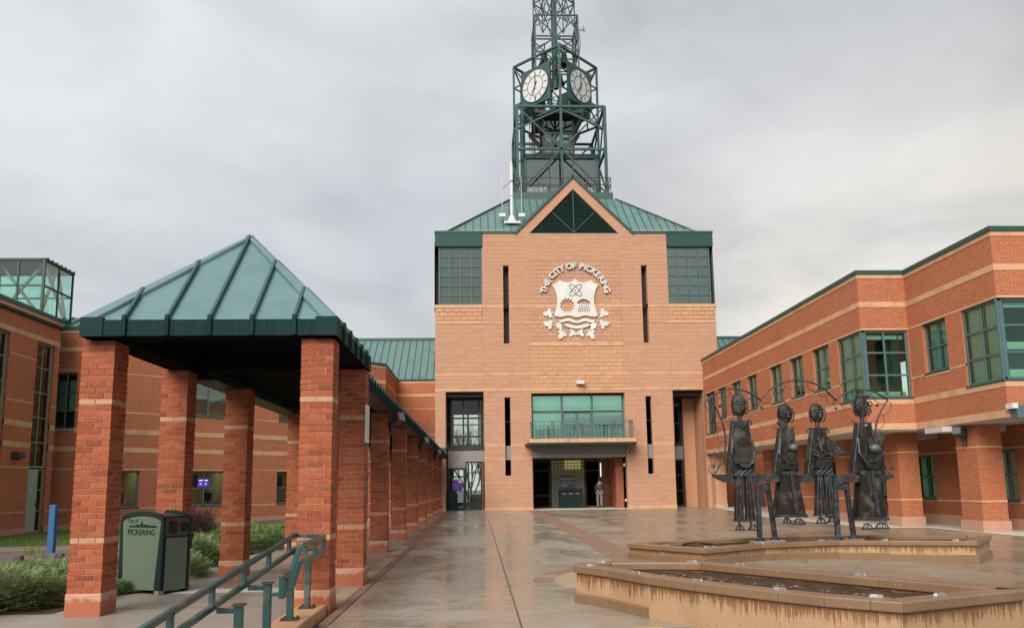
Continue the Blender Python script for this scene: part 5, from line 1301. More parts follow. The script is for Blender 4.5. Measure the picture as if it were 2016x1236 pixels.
fl1 = floodlight('colonnade_floodlight', (-1.92, 17.3, 2.72), R(60), 'dark floodlight nearest the pavilion, under the green colonnade eave', 'floodlights along the colonnade', .8)
dup(fl1, (-1.92, 25.8, 2.72), label='middle dark floodlight of three under the colonnade eave'); dup(fl1, (-1.92, 34.3, 2.72), label='farthest small floodlight under the colonnade eave near the tower')
lm = thing('wall_lamp', (-17.6, 31.2, 2.8), 'small dark wall lamp beside the tall glazing of the left building', 'wall lamp')
MB().hexa([(-17.7, 30.95, 2.62), (-17.38, 30.95, 2.72), (-17.38, 31.4, 2.72), (-17.7, 31.4, 2.62), (-17.7, 30.95, 2.92), (-17.45, 30.95, 2.92), (-17.45, 31.4, 2.92), (-17.7, 31.4, 2.92)]).build('housing', m_lamp, lm)
MB().box(-17.72, -17.68, 31.1, 31.25, 2.65, 2.85).build('bracket', m_zinc, lm)
sg = thing('column_sign', (-1.6, 11.45, 2.3), 'narrow white upright sign fixed to the right face of a pavilion column', 'sign')
MB().box(-1.612, -1.59, 11.36, 11.66, 1.98, 2.52).build('plate', m_white, sg)
for k in range(9): MB().box(-1.589, -1.588, 11.42, 11.60, 2.05+k*.05, 2.05+k*.05+.02).build('print', m_printgrey, sg)
tsg = thing('hanging_sign', (15.4, 21.6, 3.3), 'teal sign box hanging at the corner of the right wing', 'sign')
MB().box(15.12, 17.4, 21.55, 21.8, 3.06, 3.42).build('box', m_teal, tsg); MB().box(14.98, 15.14, 21.52, 21.82, 3.32, 3.47).build('end_cap', m_white, tsg)

# ---------------------------------------------------------------- litter bin
bn = thing('litter_bin', (0, 0, 0), 'green panelled litter bin with dark arched frame beside the pavilion column', 'litter bin')
bw, bd, bh = .42, .45, 1.06
MB().box(-bw+.03, bw-.03, .03, bd-.03, .05, 1.0).build('body', m_binframe, bn)
for y0, y1 in ((-.01, .035), (bd-.035, bd+.01)):
    for s_ in (-1, 1):
        MB().hexa([(s_*(bw-.14) if s_ > 0 else -bw+.02, y0, 0.0), (bw-.02 if s_ > 0 else -bw+.10, y0, 0.0), (bw-.02 if s_ > 0 else -bw+.10, y1, 0), (s_*(bw-.14) if s_ > 0 else -bw+.02, y1, 0),
                   ((bw-.045) if s_ > 0 else -bw, y0, bh-.1), (bw if s_ > 0 else -bw+.045, y0, bh-.1), (bw if s_ > 0 else -bw+.045, y1, bh-.1), ((bw-.045) if s_ > 0 else -bw, y1, bh-.1)]).build('frame_leg', m_binframe, bn, bevel=.008)
    pts = [(-bw+.025+.8*i/12*(bw-.025)*2/.8, (y0+y1)/2, bh-.10+.085*math.sin(math.pi*i/12)**.55) for i in range(13)]
    ar = MB()
    for p, q in zip(pts, pts[1:]): ar.obox(p, q, y1-y0, .055, (0, 0, 1))
    ar.build('frame_arch', m_binframe, bn)
pnl = MB(); pts = [(-bw+.045, -.0, .05), (bw-.105, 0, .05), (bw-.05, 0, bh-.12)]+[(bw-.05-(2*bw-.10)*i/10, 0, bh-.12+.065*math.sin(math.pi*i/10)**.6) for i in range(1, 10)]+[(-bw+.05, 0, bh-.12)]
pnl.face([(x, .002, z) for x, y, z in pts]); front = pnl.build('panel', m_binpanel, bn)
sp = MB(); sp.face([(bw-.012, .05, .04), (bw-.012, bd-.05, .04), (bw-.005, bd-.05, .72), (bw-.005, .05, .72)]); sp.build('panel', m_binpanel, bn)
hb2 = MB(); hb2.box(bw-.06, bw-.008, .04, bd-.04, .74, .98); hood = hb2.build('hood', m_lamp, bn)
MB().box(bw-.01, bw-.004, .09, .22, .78, .94).build('opening', m_black, bn)
MB().lathe([(.07, 0), (.07, .006)], 0, 0, 16).build('opening', m_black, bn).matrix_basis = Matrix.Translation((bw-.009, .335, .86)) @ Matrix.Rotation(R(90), 4, 'Y')
tp = MB()
for i in range(12):
    a, b = -bw+.03+(2*bw-.06)*i/12, -bw+.03+(2*bw-.06)*(i+1)/12; zz = lambda q: bh-.13+.085*math.sin(math.pi*q/12)**.55
    tp.hexa([(a, .03, zz(i)-.02), (b, .03, zz(i+1)-.02), (b, bd-.03, zz(i+1)-.02), (a, bd-.03, zz(i)-.02), (a, .03, zz(i)+.02), (b, .03, zz(i+1)+.02), (b, bd-.03, zz(i+1)+.02), (a, bd-.03, zz(i)+.02)])
tp.build('top', m_lamp, bn)
MB().box(bw-.10, bw-.015, -.02, .06, 0, .05).build('foot', m_zinc, bn); MB().box(-bw+.02, -bw+.1, -.02, .06, 0, .05).build('foot', m_binframe, bn)
text('lettering', 'PICKERING', .107, (0, 0, 0), (0, 0, 0), m_binframe, bn, .001, .0015).matrix_basis = Matrix.Translation((-.005, -.001, .79)) @ Matrix.Rotation(R(90), 4, 'X')
text('lettering', 'City of', .075, (0, 0, 0), (0, 0, 0), m_binframe, bn, .001).matrix_basis = Matrix.Translation((-.18, -.001, .945)) @ Matrix.Rotation(R(90), 4, 'X')
sk2 = MB()
for x, w_, h_ in ((-.19, .10, .025), (-.08, .09, .04), (.0, .05, .055), (.08, .10, .04), (.19, .13, .03), (.25, .08, .02)): sk2.box(x-w_/2, x+w_/2, -.001, .001, .855, .855+h_)
sk2.face([(-.03, -.001, .90), (.03, -.001, .90), (.006, -.001, .93), (.0, -.001, .975), (-.006, -.001, .93)])
sk2.build('skyline_print', m_binframe, bn)
bn.location = (-4.50, 10.97, .0); bn.rotation_euler.z = R(-29)

# ---------------------------------------------------------------- kerb wall and handrail
kw = thing('kerb_wall', (-1.81, 8, 0), 'low orange concrete kerb wall carrying the green handrail', 'kerb wall')
MB().hexa([(-1.965, 7.0, -.7), (-1.66, 7.0, -.7), (-1.66, 8.96, -.7), (-1.965, 8.96, -.7), (-1.965, 7.0, .09), (-1.66, 7.0, .09), (-1.66, 8.96, .09), (-1.965, 8.96, .09)]).build('body', m_concrete, kw, bevel=.012)
MB().hexa([(-1.965, 3.2, -.8), (-1.66, 3.2, -.8), (-1.66, 6.99, -.8), (-1.965, 6.99, -.8), (-1.965, 3.2, -.26), (-1.66, 3.2, -.26), (-1.66, 6.99, .09), (-1.965, 6.99, .09)]).build('lower_run', m_concrete, kw, bevel=.012)
hr = thing('handrail', (-1.81, 8, .09), 'teal square-tube handrail with paired rails on the kerb wall', 'handrail')
T = .042
def rb(nm, p, q, w_=T): MB().obox(p, q, w_, w_, (0, 0, 1)).build(nm, m_rail, hr, bevel=.004)
zl = lambda y: .845-(8.85-y)*.083
XL, XR = -1.985, -1.685
for dz in (0, -.155):
    rb('rail', (XL, 8.86, zl(8.86)+dz), (XL, 3.4, zl(3.4)+dz))
    rb('rail', (XL, 8.86, .845+dz-.01), (XR, 8.9, .815+dz))
    rb('rail', (XR, 8.9, .815+dz), (XR, 7.72, .805+dz)); rb('rail', (XR, 7.72, .805+dz), (XR, 7.36, .585+dz)); rb('rail', (XR, 7.36, .585+dz), (XR, 7.03, .585+dz))
rb('rail_end', (XR, 7.03, .605), (XR, 7.03, .41))
for y in (8.86, 8.4): rb('rail_end' if y > 8.8 else 'spacer', (XR, y, .815), (XR, y, .66), .038)
for y in (7.95, 7.2): rb('spacer', (XR, y, .80 if y > 7.5 else .58), (XR, y, .65 if y > 7.5 else .43), .038)
for y in (8.55, 7.75, 6.95, 6.15, 5.35, 4.55): rb('spacer', (XL, y, zl(y)), (XL, y, zl(y)-.155), .042)
for i, y in enumerate((8.72, 7.95, 7.1, 6.28, 5.49, 4.7)):
    zt = zl(y)-.15-.02; zb = .09 if y > 7 else .09-(7-y)*.092
    if i == 0: zt = .64
    if i == 1: zt = .50
    rb('post', (-1.82, y, zb), (-1.82, y, zt), .062)
    MB().box(-1.90, -1.74, y-.08, y+.08, zb, zb+.014).build('base_plate', m_lamp, hr)
    for dx in (-.06, .06):
        for dy in (-.06, .06): MB().lathe([(.011, zb+.014), (.011, zb+.03)], -1.82+dx, y+dy, 6).build('bolt', m_lamp, hr)
    if i > 1:
        MB().box(-1.865, -1.775, y-.05, y+.05, zt, zt+.012).build('post_cap', m_lamp, hr)
        rb('bracket', (-1.82, y, zt-.035), (XL, y, zt-.035), .04)
    if i == 2: rb('bracket', (-1.82, y, .44), (XR, y, .44), .035)
rb('bracket', (XL, 8.72, .655), (XR, 8.72, .655), .036); rb('bracket', (-1.82, 7.95, .485), (XR, 7.50, .485), .036)

# ---------------------------------------------------------------- planters
def offset(poly, d):
    n = len(poly); out = []
    for i in range(n):
        p0, p1, p2 = Vector(poly[i-1]), Vector(poly[i]), Vector(poly[(i+1) % n])
        a, b = (p1-p0).normalized(), (p2-p1).normalized(); na, nb = Vector((-a.y, a.x)), Vector((-b.y, b.x))
        m = (na+nb); k = m.length
        m = m/k if k > .1 else na
        out.append(tuple(p1+m*d/max(.45, m.dot(na))))
    return out
def planter(name, poly, zt, zb, capw, caph, label, plinth, soil_z, stops, joints=()):
    r = thing(name, (sum(p[0] for p in poly)/len(poly), sum(p[1] for p in poly)/len(poly), 0), label, 'planter', 'rendered planters on the plaza')
    outer = offset(poly, .035); inner = offset(poly, capw); n = len(poly); innerw = offset(poly, capw-.03)
    wl = MB()
    for i in range(n):
        j = (i+1) % n
        wl.hexa([(*outer[i], zb), (*outer[j], zb), (*innerw[j], zb), (*innerw[i], zb), (*outer[i], zt-caph), (*outer[j], zt-caph), (*innerw[j], zt-caph), (*innerw[i], zt-caph)])
    wl.build('wall', planter_wall(label.split()[0]+'_planter_wall', zt-caph), r)
    for i in range(n):
        j = (i+1) % n; cp_ = MB()
        cp_.hexa([(*poly[i], zt-caph), (*poly[j], zt-caph), (*inner[j], zt-caph), (*inner[i], zt-caph), (*poly[i], zt), (*poly[j], zt), (*inner[j], zt), (*inner[i], zt)]); cp_.build('cap_stone', m_cap, r, bevel=.012)
    pl_ = offset(poly, .005)
    for i in plinth:
        j = (i+1) % n; z0 = min(gz(*pl_[i]), gz(*pl_[j]))-.02; zt_ = max(gz(*pl_[i]), gz(*pl_[j]))+.10
        m_ = MB(); m_.hexa([(*pl_[i], z0), (*pl_[j], z0), (*outer[j], z0), (*outer[i], z0), (*pl_[i], zt_), (*pl_[j], zt_), (*offset(poly, .04)[j], zt_+.02), (*offset(poly, .04)[i], zt_+.02)]); m_.build('plinth', m_cap, r)
    so = MB(); c_ = [offset(poly, capw-.02)[i] for i in range(n)]
    me = bmesh.new(); vs_ = [me.verts.new((*p, soil_z)) for p in c_]; f_ = me.faces.new(vs_)
    bmesh.ops.triangulate(me, faces=[f_]); bmesh.ops.subdivide_edges(me, edges=me.edges[:], cuts=5, use_grid_fill=True)
    for v_ in me.verts: v_.co.z += random.uniform(-.012, .02)
    mm = D.meshes.new('soil'); me.to_mesh(mm); me.free(); mm.materials.append(m_soil); so_o = put('soil', mm, r, kind='stuff')
    for x, y, a in stops:
        s_ = MB(); s_.prism([(-.075, 0), (-.05, -.03), (.02, -.022), (.075, -.03), (.06, .0), (.08, .025), (.0, .03), (-.05, .025)], zt, zt+.022, [(-.06, 0), (-.04, -.02), (.02, -.014), (.06, -.02), (.05, .0), (.06, .016), (.0, .02), (-.04, .016)])
        o = s_.build('skate_stop', m_zinc, r); o.matrix_basis = Matrix.Translation((x, y, 0)) @ Matrix.Rotation(a, 4, 'Z') @ Matrix.Diagonal((.8, .8, 1, 1)); o.matrix_parent_inverse = Matrix.Translation(-r.location)
    return r
P1 = [(1.086, 9.34), (1.388, 8.82), (1.664, 8.12), (2.006, 7.51), (2.504, 6.77), (2.76, 6.45), (3.02, 6.21), (3.20, 6.05), (4.53, 6.58), (4.60, 6.68), (3.93, 7.65), (3.48, 8.35), (3.02, 9.04), (2.70, 9.52), (1.57, 9.76), (1.166, 9.70)]
st1 = [(1.44, 9.62, 0), (1.27, 9.22, -.6), (1.62, 8.40, -1.0), (2.05, 7.62, -1.0), (2.57, 6.90, -.9), (3.14, 6.35, -.6), (3.66, 6.36, .3), (2.5, 9.45, 0), (2.93, 9.05, -1.0), (3.72, 7.82, -1.0)]
pl1 = planter('planter', P1, .42, -.62, .20, .085, 'nearer crescent planter of ochre render with wet cap and dark soil', (0, 1, 15, 14, 13, 12, 11, 10), .31, st1)
P2 = [(2.72, 14.79), (3.72, 13.22), (5.0, 14.11), (5.8, 14.38), (6.57, 14.53), (7.41, 14.32), (8.75, 13.85), (9.97, 15.32), (9.61, 15.58), (7.73, 15.94), (5.43, 15.89), (3.46, 15.31)]
st2 = [(3.28, 14.1, -1.0), (3.85, 13.55, .6), (5.12, 14.32, .4), (6.3, 14.64, .1), (7.4, 14.46, -.2), (8.5, 14.1, -.3), (9.7, 15.2, .8)]
pl2 = planter('planter', P2, .27, -.4, .22, .085, 'farther crescent planter in which the iron family sculpture stands', range(0, 7), .10, st2)
for x, y in ((2.2, 8.2), (2.75, 7.4), (2.3, 8.5), (3.0, 7.0)):
    pass
rub = MB()
for k in range(260):      # bark and dead leaves lying on the soil
    t_ = random.random(); y = 6.7+t_*2.6; x = 1.85+(9.0-y)*.62+random.uniform(-.28, .42)
    a = random.uniform(0, 6.3); s_ = random.uniform(.012, .035); z = .325+random.uniform(0, .02)
    rub.face([(x+s_*math.cos(a+k2), y+s_*math.sin(a+k2)*.7, z+random.uniform(0, .012)) for k2 in (0, 1.4, 3.1, 4.4)])
tag(rub.build('bark_mulch', loosebrick('mulch_bits', [(.05, .025, .015), (.22, .13, .07), (.32, .17, .07), (.10, .06, .04), (.4, .3, .2)], .8)), 'brown bark chips and dead leaves on the soil of the nearer planter', 'mulch', kind='stuff')
def tuft(name, loc, n, h, label, group, mat, sp=.05):
    m_ = MB()
    for k in range(n):
        a = random.uniform(0, 6.3); l_ = h*random.uniform(.6, 1.1); d = random.uniform(.2, .9)*h; w_ = .006
        bx, by = random.uniform(-sp, sp), random.uniform(-sp, sp); p = Vector((bx, by, 0)); q = p+Vector((math.cos(a)*d*.4, math.sin(a)*d*.4, l_*.7)); r_ = p+Vector((math.cos(a)*d, math.sin(a)*d, l_*.85)); s_ = Vector((-math.sin(a), math.cos(a), 0))*w_
        m_.face([p-s_, p+s_, q+s_*.8, q-s_*.8]); m_.face([q-s_*.8, q+s_*.8, r_])
    o = m_.build(name, mat); o.location = loc; return tag(o, label, 'plant', group)
tuft('grass_tuft', (2.32, 7.9, .315), 26, .07, 'low green weed near the left end of the nearer planter', 'weeds in the planters', m_grassblade)
tuft('grass_tuft', (2.75, 7.5, .315), 10, .12, 'taller thin green shoot in the middle of the nearer planter', 'weeds in the planters', m_grassblade, .02)
tuft('grass_tuft', (5.62, 13.9, -.03), 40, .06, 'flat green weed at the foot of the farther planter wall', 'weeds in the planters', m_grassblade, .12)
tuft('grass_tuft', (5.2, 15.35, .13), 14, .12, 'small green weed beside the left footing of the sculpture', 'weeds in the planters', m_grassblade, .05)
hs = thing('hose', (3.9, 14.6, .15), 'thin black hose looped on the soil of the farther planter', 'hose')
MB().tube([(3.5, 14.35, .15), (3.75, 14.65, .25), (4.0, 14.75, .27), (4.3, 14.7, .24), (4.6, 14.62, .18)], .016, 6).build('pipe', m_black, hs)
MB().box(4.25, 4.75, 14.6, 14.64, .17, .2).build('white_strip', m_white, hs)

# ---------------------------------------------------------------- the iron family
YS = 15.2; KS = YS/15.9
sc = thing('family_sculpture', (6.3, YS, .2), 'dark iron sculpture of four tall figures under wavy arches on a beam', 'sculpture')
Q = lambda x, z, d=0: (x*KS, YS+d, 1.32+(z-1.32)*KS)
bm_ = MB(); pts = [(4.72, 1.52), (4.72, 1.47), (4.95, 1.36), (8.11, 1.32), (8.38, 1.41), (8.38, 1.46)]
n = len(pts); f_ = [Q(x, z, -.09) for x, z in pts]; b_ = [Q(x, z, .09) for x, z in pts]
bm_.face(f_); bm_.face(b_[::-1])
for i in range(n): j = (i+1) % n; bm_.face([f_[j], f_[i], b_[i], b_[j]])
bm_.build('beam', m_iron, sc, bevel=.008)
for (xa, xb, xc_, xd) in ((5.60, 5.56, 5.83, 5.95), (7.18, 7.14, 7.45, 7.56)):
    for p, q, dd in ((xa, xb, -.05), (xc_, xd, .05)):
        lg = MB(); P0, P1 = Vector(Q(p, 1.33, dd)), Vector(Q(q, .21, dd*2)); lg.obox(P0, P1, .085, .085, (0, 1, 0)); lg.build('leg', m_iron, sc, bevel=.008)
        MB().lathe([(.10, P1.z-.01), (.10, P1.z+.03), (.06, P1.z+.05)], P1.x, P1.y, 12).build('base_plate', m_iron, sc)
        MB().box(P1.x-.15, P1.x+.15, P1.y-.12, P1.y+.14, -.1, P1.z-.008).build('footing', m_walk, sc)
    g0 = Vector(Q((xa+xc_)/2, 1.26, -.02)); MB().obox(Vector(Q(xa, 1.24, -.02)), Vector(Q(xc_, 1.24, -.02)), .04, .13).build('gusset', m_iron, sc)
def smooth(pts, m=5):
    out = []
    for i in range(len(pts)-1):
        p0, p1, p2, p3 = [Vector(pts[max(0, min(len(pts)-1, k))]) for k in (i-1, i, i+1, i+2)]
        for j in range(m):
            t_ = j/m; out.append(.5*((2*p1)+(p2-p0)*t_+(2*p0-5*p1+4*p2-p3)*t_*t_+(3*p1-p0-3*p2+p3)*t_**3))
    out.append(Vector(pts[-1])); return out
SIDE_L = [(4.74, 1.51), (4.81, 1.62), (4.93, 1.81), (4.99, 2.01), (5.01, 2.17), (5.0, 2.37), (4.95, 2.6), (4.84, 2.87), (4.72, 3.05)]
ARC1 = [(4.66, 3.02), (4.8, 3.12), (5.07, 3.24), (5.27, 3.25), (5.48, 3.2), (5.66, 3.1), (5.78, 3.01)]
ARC2 = [(5.78, 3.01), (5.98, 3.22), (6.21, 3.34), (6.44, 3.4), (6.68, 3.4), (6.88, 3.36), (7.08, 3.26), (7.23, 3.12), (7.35, 3.0)]
ARC3 = [(7.35, 3.0), (7.48, 3.1), (7.7, 3.2), (7.91, 3.21), (8.15, 3.17), (8.43, 3.0)]
SIDE_R = [(8.43, 2.98), (8.24, 2.71), (8.13, 2.4), (8.12, 2.07), (8.18, 1.82), (8.36, 1.46)]
for nm, A, sgn, nsc in (('arch', SIDE_L, 1, 6), ('arch', ARC1, -1, 5), ('arch', ARC2, -1, 7), ('arch', ARC3, -1, 5), ('arch', SIDE_R, 1, 5)):
    S_ = smooth(A); k = len(S_)
    wmax = .021
    rad = [.010+(wmax-.010)*(i/(k-1) if A is not SIDE_R and A is not SIDE_L else (1-abs(2*i/(k-1)-1)*.6)) for i in range(k)]
    MB().tube([Q(p.x, p.y, 0) for p in S_], rad, 8).build('arch', m_iron, sc, smooth=True)
    # the thin scalloped line that follows each arch, tied to it by short rungs
    sca = []
    for i in range(nsc*8+1):
        f_ = i/(nsc*8)*(k-1); a = S_[int(min(f_, k-2))]; b = S_[int(min(f_, k-2))+1]; t_ = f_-int(min(f_, k-2)); p = a+(b-a)*t_; d = (b-a).normalized(); nn = Vector((-d.y, d.x))*sgn
        off = .085+.075*abs(math.sin(math.pi*i/8))
        sca.append(p+nn*off*(1 if sgn < 0 else 1))
    MB().tube([Q(p.x, p.y, .015) for p in sca], .0075, 5).build('scallop', m_iron, sc)
    for i in range(0, nsc*8+1, 8):
        f_ = i/(nsc*8)*(k-1); ii = int(min(f_, k-2)); p = S_[ii]+(S_[ii+1]-S_[ii])*(f_-ii)
        MB().tube([Q(p.x, p.y, 0), Q(sca[i].x, sca[i].y, .015)], .006, 4).build('rung', m_iron, sc)
for x, z in ((5.8, 2.86), (7.34, 2.83), (6.24, 3.23), (8.21, 2.89), (4.75, 1.68), (8.39, 1.61), (4.93, 2.9)):
    MB().ball(Q(x, z, .01), .03).build('ball', m_iron, sc, smooth=True)
for x in (5.8, 7.34): MB().tube([Q(x-.035, 2.88), Q(x-.06, 2.96), Q(x-.01, 3.01)], .007, 5).build('rung', m_iron, sc)
def plate(nm, pts, d0, d1, par, mat=m_bronze, bev=.004):
    m_ = MB(); n = len(pts); f_ = [Q(x, z, d0) for x, z in pts]; b_ = [Q(x, z, d1) for x, z in pts]
    m_.face(f_); m_.face(b_[::-1])
    for i in range(n): j = (i+1) % n; m_.face([f_[j], f_[i], b_[i], b_[j]])
    return m_.build(nm, mat, par, bevel=bev)
def rod(nm, pts, r_, par, mat=m_iron): return MB().tube([Q(*p) for p in pts], r_, 6).build(nm, mat, par)
def head(f, x, z, w, h, curls=False, hat=False, tilt=0):
    c_ = Q(x, z); w *= KS; h *= KS
    MB().ball((c_[0], c_[1], c_[2]), w/2, w*.34, h/2, 12, 9).build('head', m_bronze, f)
    cap_ = MB().ball((c_[0], c_[1]+.045, c_[2]+h*.08), w*.53, w*.36, h*.45, 12, 8); cap_.build('hair', m_brownsheet, f, smooth=True)
    fy = -w*.40/KS
    MB().hexa([Q(x-.012, z-.09, fy-.035), Q(x+.03, z-.09, fy-.035), Q(x+.02, z-.09, fy+.06), Q(x-.0, z-.09, fy+.06), Q(x+.0, z+.06, fy-.0), Q(x+.016, z+.06, fy-.0), Q(x+.016, z+.06, fy+.06), Q(x, z+.06, fy+.06)]).build('nose', m_iron, f)
    for s_ in (-1, 1):
        rod('brow', [(x+s_*.11, z+.045, fy+.06), (x+s_*.07, z+.075, fy+.0), (x+s_*.02, z+.06, fy-.005)], .011, f)
        rod('eye', [(x+s_*.095, z+.025, fy+.045), (x+s_*.06, z+.03, fy+.01), (x+s_*.03, z+.025, fy+.0)], .011, f, m_verdigris)
        rod('hair_band', [(x+s_*.15, z+.10, 0), (x+s_*.175, z, -.02), (x+s_*.155, z-.12, -.02), (x+s_*.12, z-.19, 0)], .014, f, m_brownsheet)
        if curls:
            for k in range(4):
                a = R(70-55*k); px_, pz_ = x+s_*(.165*math.cos(a)+.012), z+.02+.17*math.sin(a)
                MB().tube([Q(px_+.05*math.cos(2*math.pi*j/8), pz_+.05*math.sin(2*math.pi*j/8), -.02) for j in range(8)], .012, 5, closed=True).build('curl', m_brownsheet, f)
    rod('mouth', [(x-.045, z-.145, fy+.065), (x+.0, z-.15, fy+.045), (x+.05, z-.145, fy+.07)], .009, f)
    if hat: rod('hat_pin', [(x, z+h*.5/KS, 0), (x+.0, z+h*.5/KS+.1, 0)], .012, f)
    MB().tube([Q(x-.01, z-h*.34/KS), Q(x-.005, z-h*.5/KS-.12)], .045*KS, 8).build('neck', m_iron, f)
def torso(f, xt0, xt1, zt, xb0, xb1, zb):
    plate('torso', [(xb0, zb), (xb1, zb), (xt1, zt), (xt0, zt)], -.10, .10, f)
    for a, b in ((xt0, xb0), (xt1, xb1)): rod('edge_bar', [(a, zt, -.105), (b, zb, -.11)], .014, f)
    for k in range(4):
        t_ = .2+.2*k; z = zt+(zb-zt)*t_
        for s_, (a, b) in ((1, (xt0, xb0)), (-1, (xt1, xb1))):
            MB().ball(Q(a+(b-a)*t_+s_*.04, z, -.105), .011, n=6, m=4).build('rivet', m_iron, f)
    rod('seam', [((xt0+xt1)/2, zt, -.104), ((xb0+xb1)/2+.02, zb, -.104)], .006, f)
def shoulders(f, x0, x1, z, curl):
    for s_, x in ((-1, x0), (1, x1)):
        pts = [(x, z-.01, -.02), (x+s_*.05, z+.015, -.02), (x+s_*.10, z-.02, -.02), (x+s_*.115, z-.10, -.02)] if not curl else [(x-s_*.01, z-.1, -.02), (x+s_*.03, z+.0, -.02), (x+s_*.08, z+.06, -.02), (x+s_*.12, z+.045, -.02), (x+s_*.10, z+.02, -.02)]
        rod('shoulder', pts, .015 if not curl else .009, f)
def foot(f, x0, x1, z):
    y_ = -.09; m = (x0+x1)/2; w = (x1-x0)/2
    for r_, h_, dy in ((1, .0, 0),):
        MB().tube([Q(m+w*math.cos(2*math.pi*k/16), z, y_+.07*math.sin(2*math.pi*k/16)) for k in range(16)], .012, 5, closed=True).build('foot', m_iron, f)
    for t_ in (-.45, .35): rod('foot_hoop', [(m+w*t_, z, y_-.065), (m+w*t_*.8, z+.075, y_-.04), (m+w*t_*.7, z+.1, y_), (m+w*t_*.8, z+.075, y_+.04), (m+w*t_, z, y_+.065)], .010, f)
    rod('foot_hoop', [(x0, z, y_), (x0+w*.5, z+.085, y_), (m, z+.105, y_), (m+w*.55, z+.08, y_), (x1, z, y_)], .011, f)
def skirt(f, t0, t1, zt, b0, b1, zb):
    mid = (t0+t1)/2
    plate('skirt', [(b0, zb), (b0+(b1-b0)*.62, zb), (mid+.03, zt), (t0, zt)], -.17, -.10, f); plate('skirt', [(b0+(b1-b0)*.6, zb), (b1, zb), (t1, zt), (mid+.02, zt)], -.14, -.08, f)
    plate('skirt_back', [(b0+.02, zb), (b1-.02, zb), (t1, zt), (t0, zt)], .03, .12, f)
    plate('belt', [(t0-.02, zt-.03), (t1+.02, zt-.04), (t1+.02, zt+.03), (t0-.02, zt+.04)], -.18, -.09, f, m_iron)
    MB().obox(Q(mid+.01, zt+.05, -.2), Q(b0+(b1-b0)*.66, zb+.02, -.2), .075, .02, (0, 1, 0)).build('sash', m_iron, f)
    plate('hem', [(b0-.02, zb-.06), (b1+.01, zb-.06), (b1+.01, zb), (b0-.02, zb)], -.19, .1, f, m_iron)
def trousers(f, legs, zt, zb):
    for (t0, t1, b0, b1) in legs:
        plate('trouser_leg', [(b0, zb), (b1, zb), (t1, zt), (t0, zt)], -.15, -.05, f)
        for a, b in ((t0+.02, b0+.02), (t1-.015, b1-.015), ((t0+t1)/2+.01, (b0+b1)/2+.01)): rod('edge_bar', [(a, zt, -.155), (b, zb, -.16)], .012, f)
        plate('cuff', [(b0-.015, zb-.035), (b1+.015, zb-.035), (b1+.015, zb), (b0-.015, zb)], -.17, -.04, f, m_iron)
        rod('ankle', [((b0+b1)/2, zb, -.09), ((b0+b1)/2+.01, zb-.17, -.09)], .016, f)
    x0, x1 = legs[0][0]-.06, legs[1][1]+.06
    plate('belt', [(x0, zt), (x1, zt), (x1-.04, zt+.12), (x0+.04, zt+.12)], -.17, -.05, f, m_iron)
    for k in range(3): rod('belt_strap', [(x0+.03+.1*k, zt+.02, -.18), (x0+.16+.1*k, zt+.13, -.18)], .012, f)
f1 = part_of('figure', sc); head(f1, 5.33, 2.91, .30, .49); torso(f1, 5.16, 5.46, 2.59, 5.01, 5.54, 1.55); shoulders(f1, 5.18, 5.44, 2.60, False)
rod('collar', [(5.22, 2.58, -.11), (5.26, 2.49, -.12), (5.33, 2.46, -.12), (5.39, 2.50, -.12), (5.42, 2.58, -.11)], .011, f1)
plate('apron', [(5.16, 1.80), (5.24, 1.66), (5.37, 1.64), (5.47, 1.74), (5.50, 2.05), (5.12, 2.05)], -.17, -.11, f1, m_brownsheet)
for s_ in (-1, 1): rod('apron_face', [(5.31+s_*.09+.03*math.cos(a), 1.90+.03*math.sin(a), -.18) for a in [2*math.pi*j/8 for j in range(9)]], .008, f1)
rod('apron_face', [(5.21, 1.78, -.18), (5.29, 1.74, -.18), (5.35, 1.76, -.18), (5.42, 1.74, -.18)], .009, f1); rod('apron_face', [(5.13, 2.04, -.175), (5.15, 1.8, -.18), (5.24, 1.66, -.18), (5.37, 1.64, -.18), (5.48, 1.76, -.18), (5.50, 2.04, -.175)], .010, f1)
for s_ in (-1, 1): rod('arm', [(5.31+s_*.19, 2.2, -.12), (5.31+s_*.23, 1.95, -.16), (5.31+s_*.16, 1.72, -.19)], .022, f1)
trousers(f1, [(5.14, 5.28, 5.08, 5.25), (5.33, 5.45, 5.30, 5.49)], 1.47, .62); foot(f1, 5.08, 5.27, .42); foot(f1, 5.33, 5.57, .42)
f2_ = part_of('figure', sc); head(f2_, 6.27, 2.73, .30, .41, False, True); torso(f2_, 6.13, 6.37, 2.44, 5.94, 6.43, 1.53); shoulders(f2_, 6.14, 6.37, 2.40, True)
plate('scarf', [(6.05, 2.56), (6.14, 2.44), (6.22, 2.47), (6.17, 2.57)], -.12, -.04, f2_, m_iron)
skirt(f2_, 6.07, 6.39, 1.52, 5.90, 6.51, .71); foot(f2_, 6.05, 6.22, .54); foot(f2_, 6.25, 6.5, .52)
MB().ball(Q(6.31, 2.03, -.2), .085, .08, .07, 12, 8).build('child_head', m_verdigris, f2_, smooth=True)
plate('child_body', [(6.12, 1.60), (6.34, 1.58), (6.40, 1.78), (6.34, 1.93), (6.22, 1.95), (6.16, 1.8)], -.2, -.11, f2_, m_bronze); rod('arm', [(6.1, 2.2, -.1), (6.04, 1.9, -.16), (6.2, 1.72, -.21), (6.36, 1.7, -.2)], .026, f2_)
f3 = part_of('figure', sc); head(f3, 6.93, 2.73, .28, .41); torso(f3, 6.79, 7.04, 2.43, 6.62, 7.12, 1.50); shoulders(f3, 6.80, 7.03, 2.42, False)
plate('fan', [(7.0, 2.30), (7.12, 2.18), (7.30, 2.02), (7.46, 1.90), (7.28, 1.86), (7.02, 1.88)], -.16, -.13, f3, m_bronze)
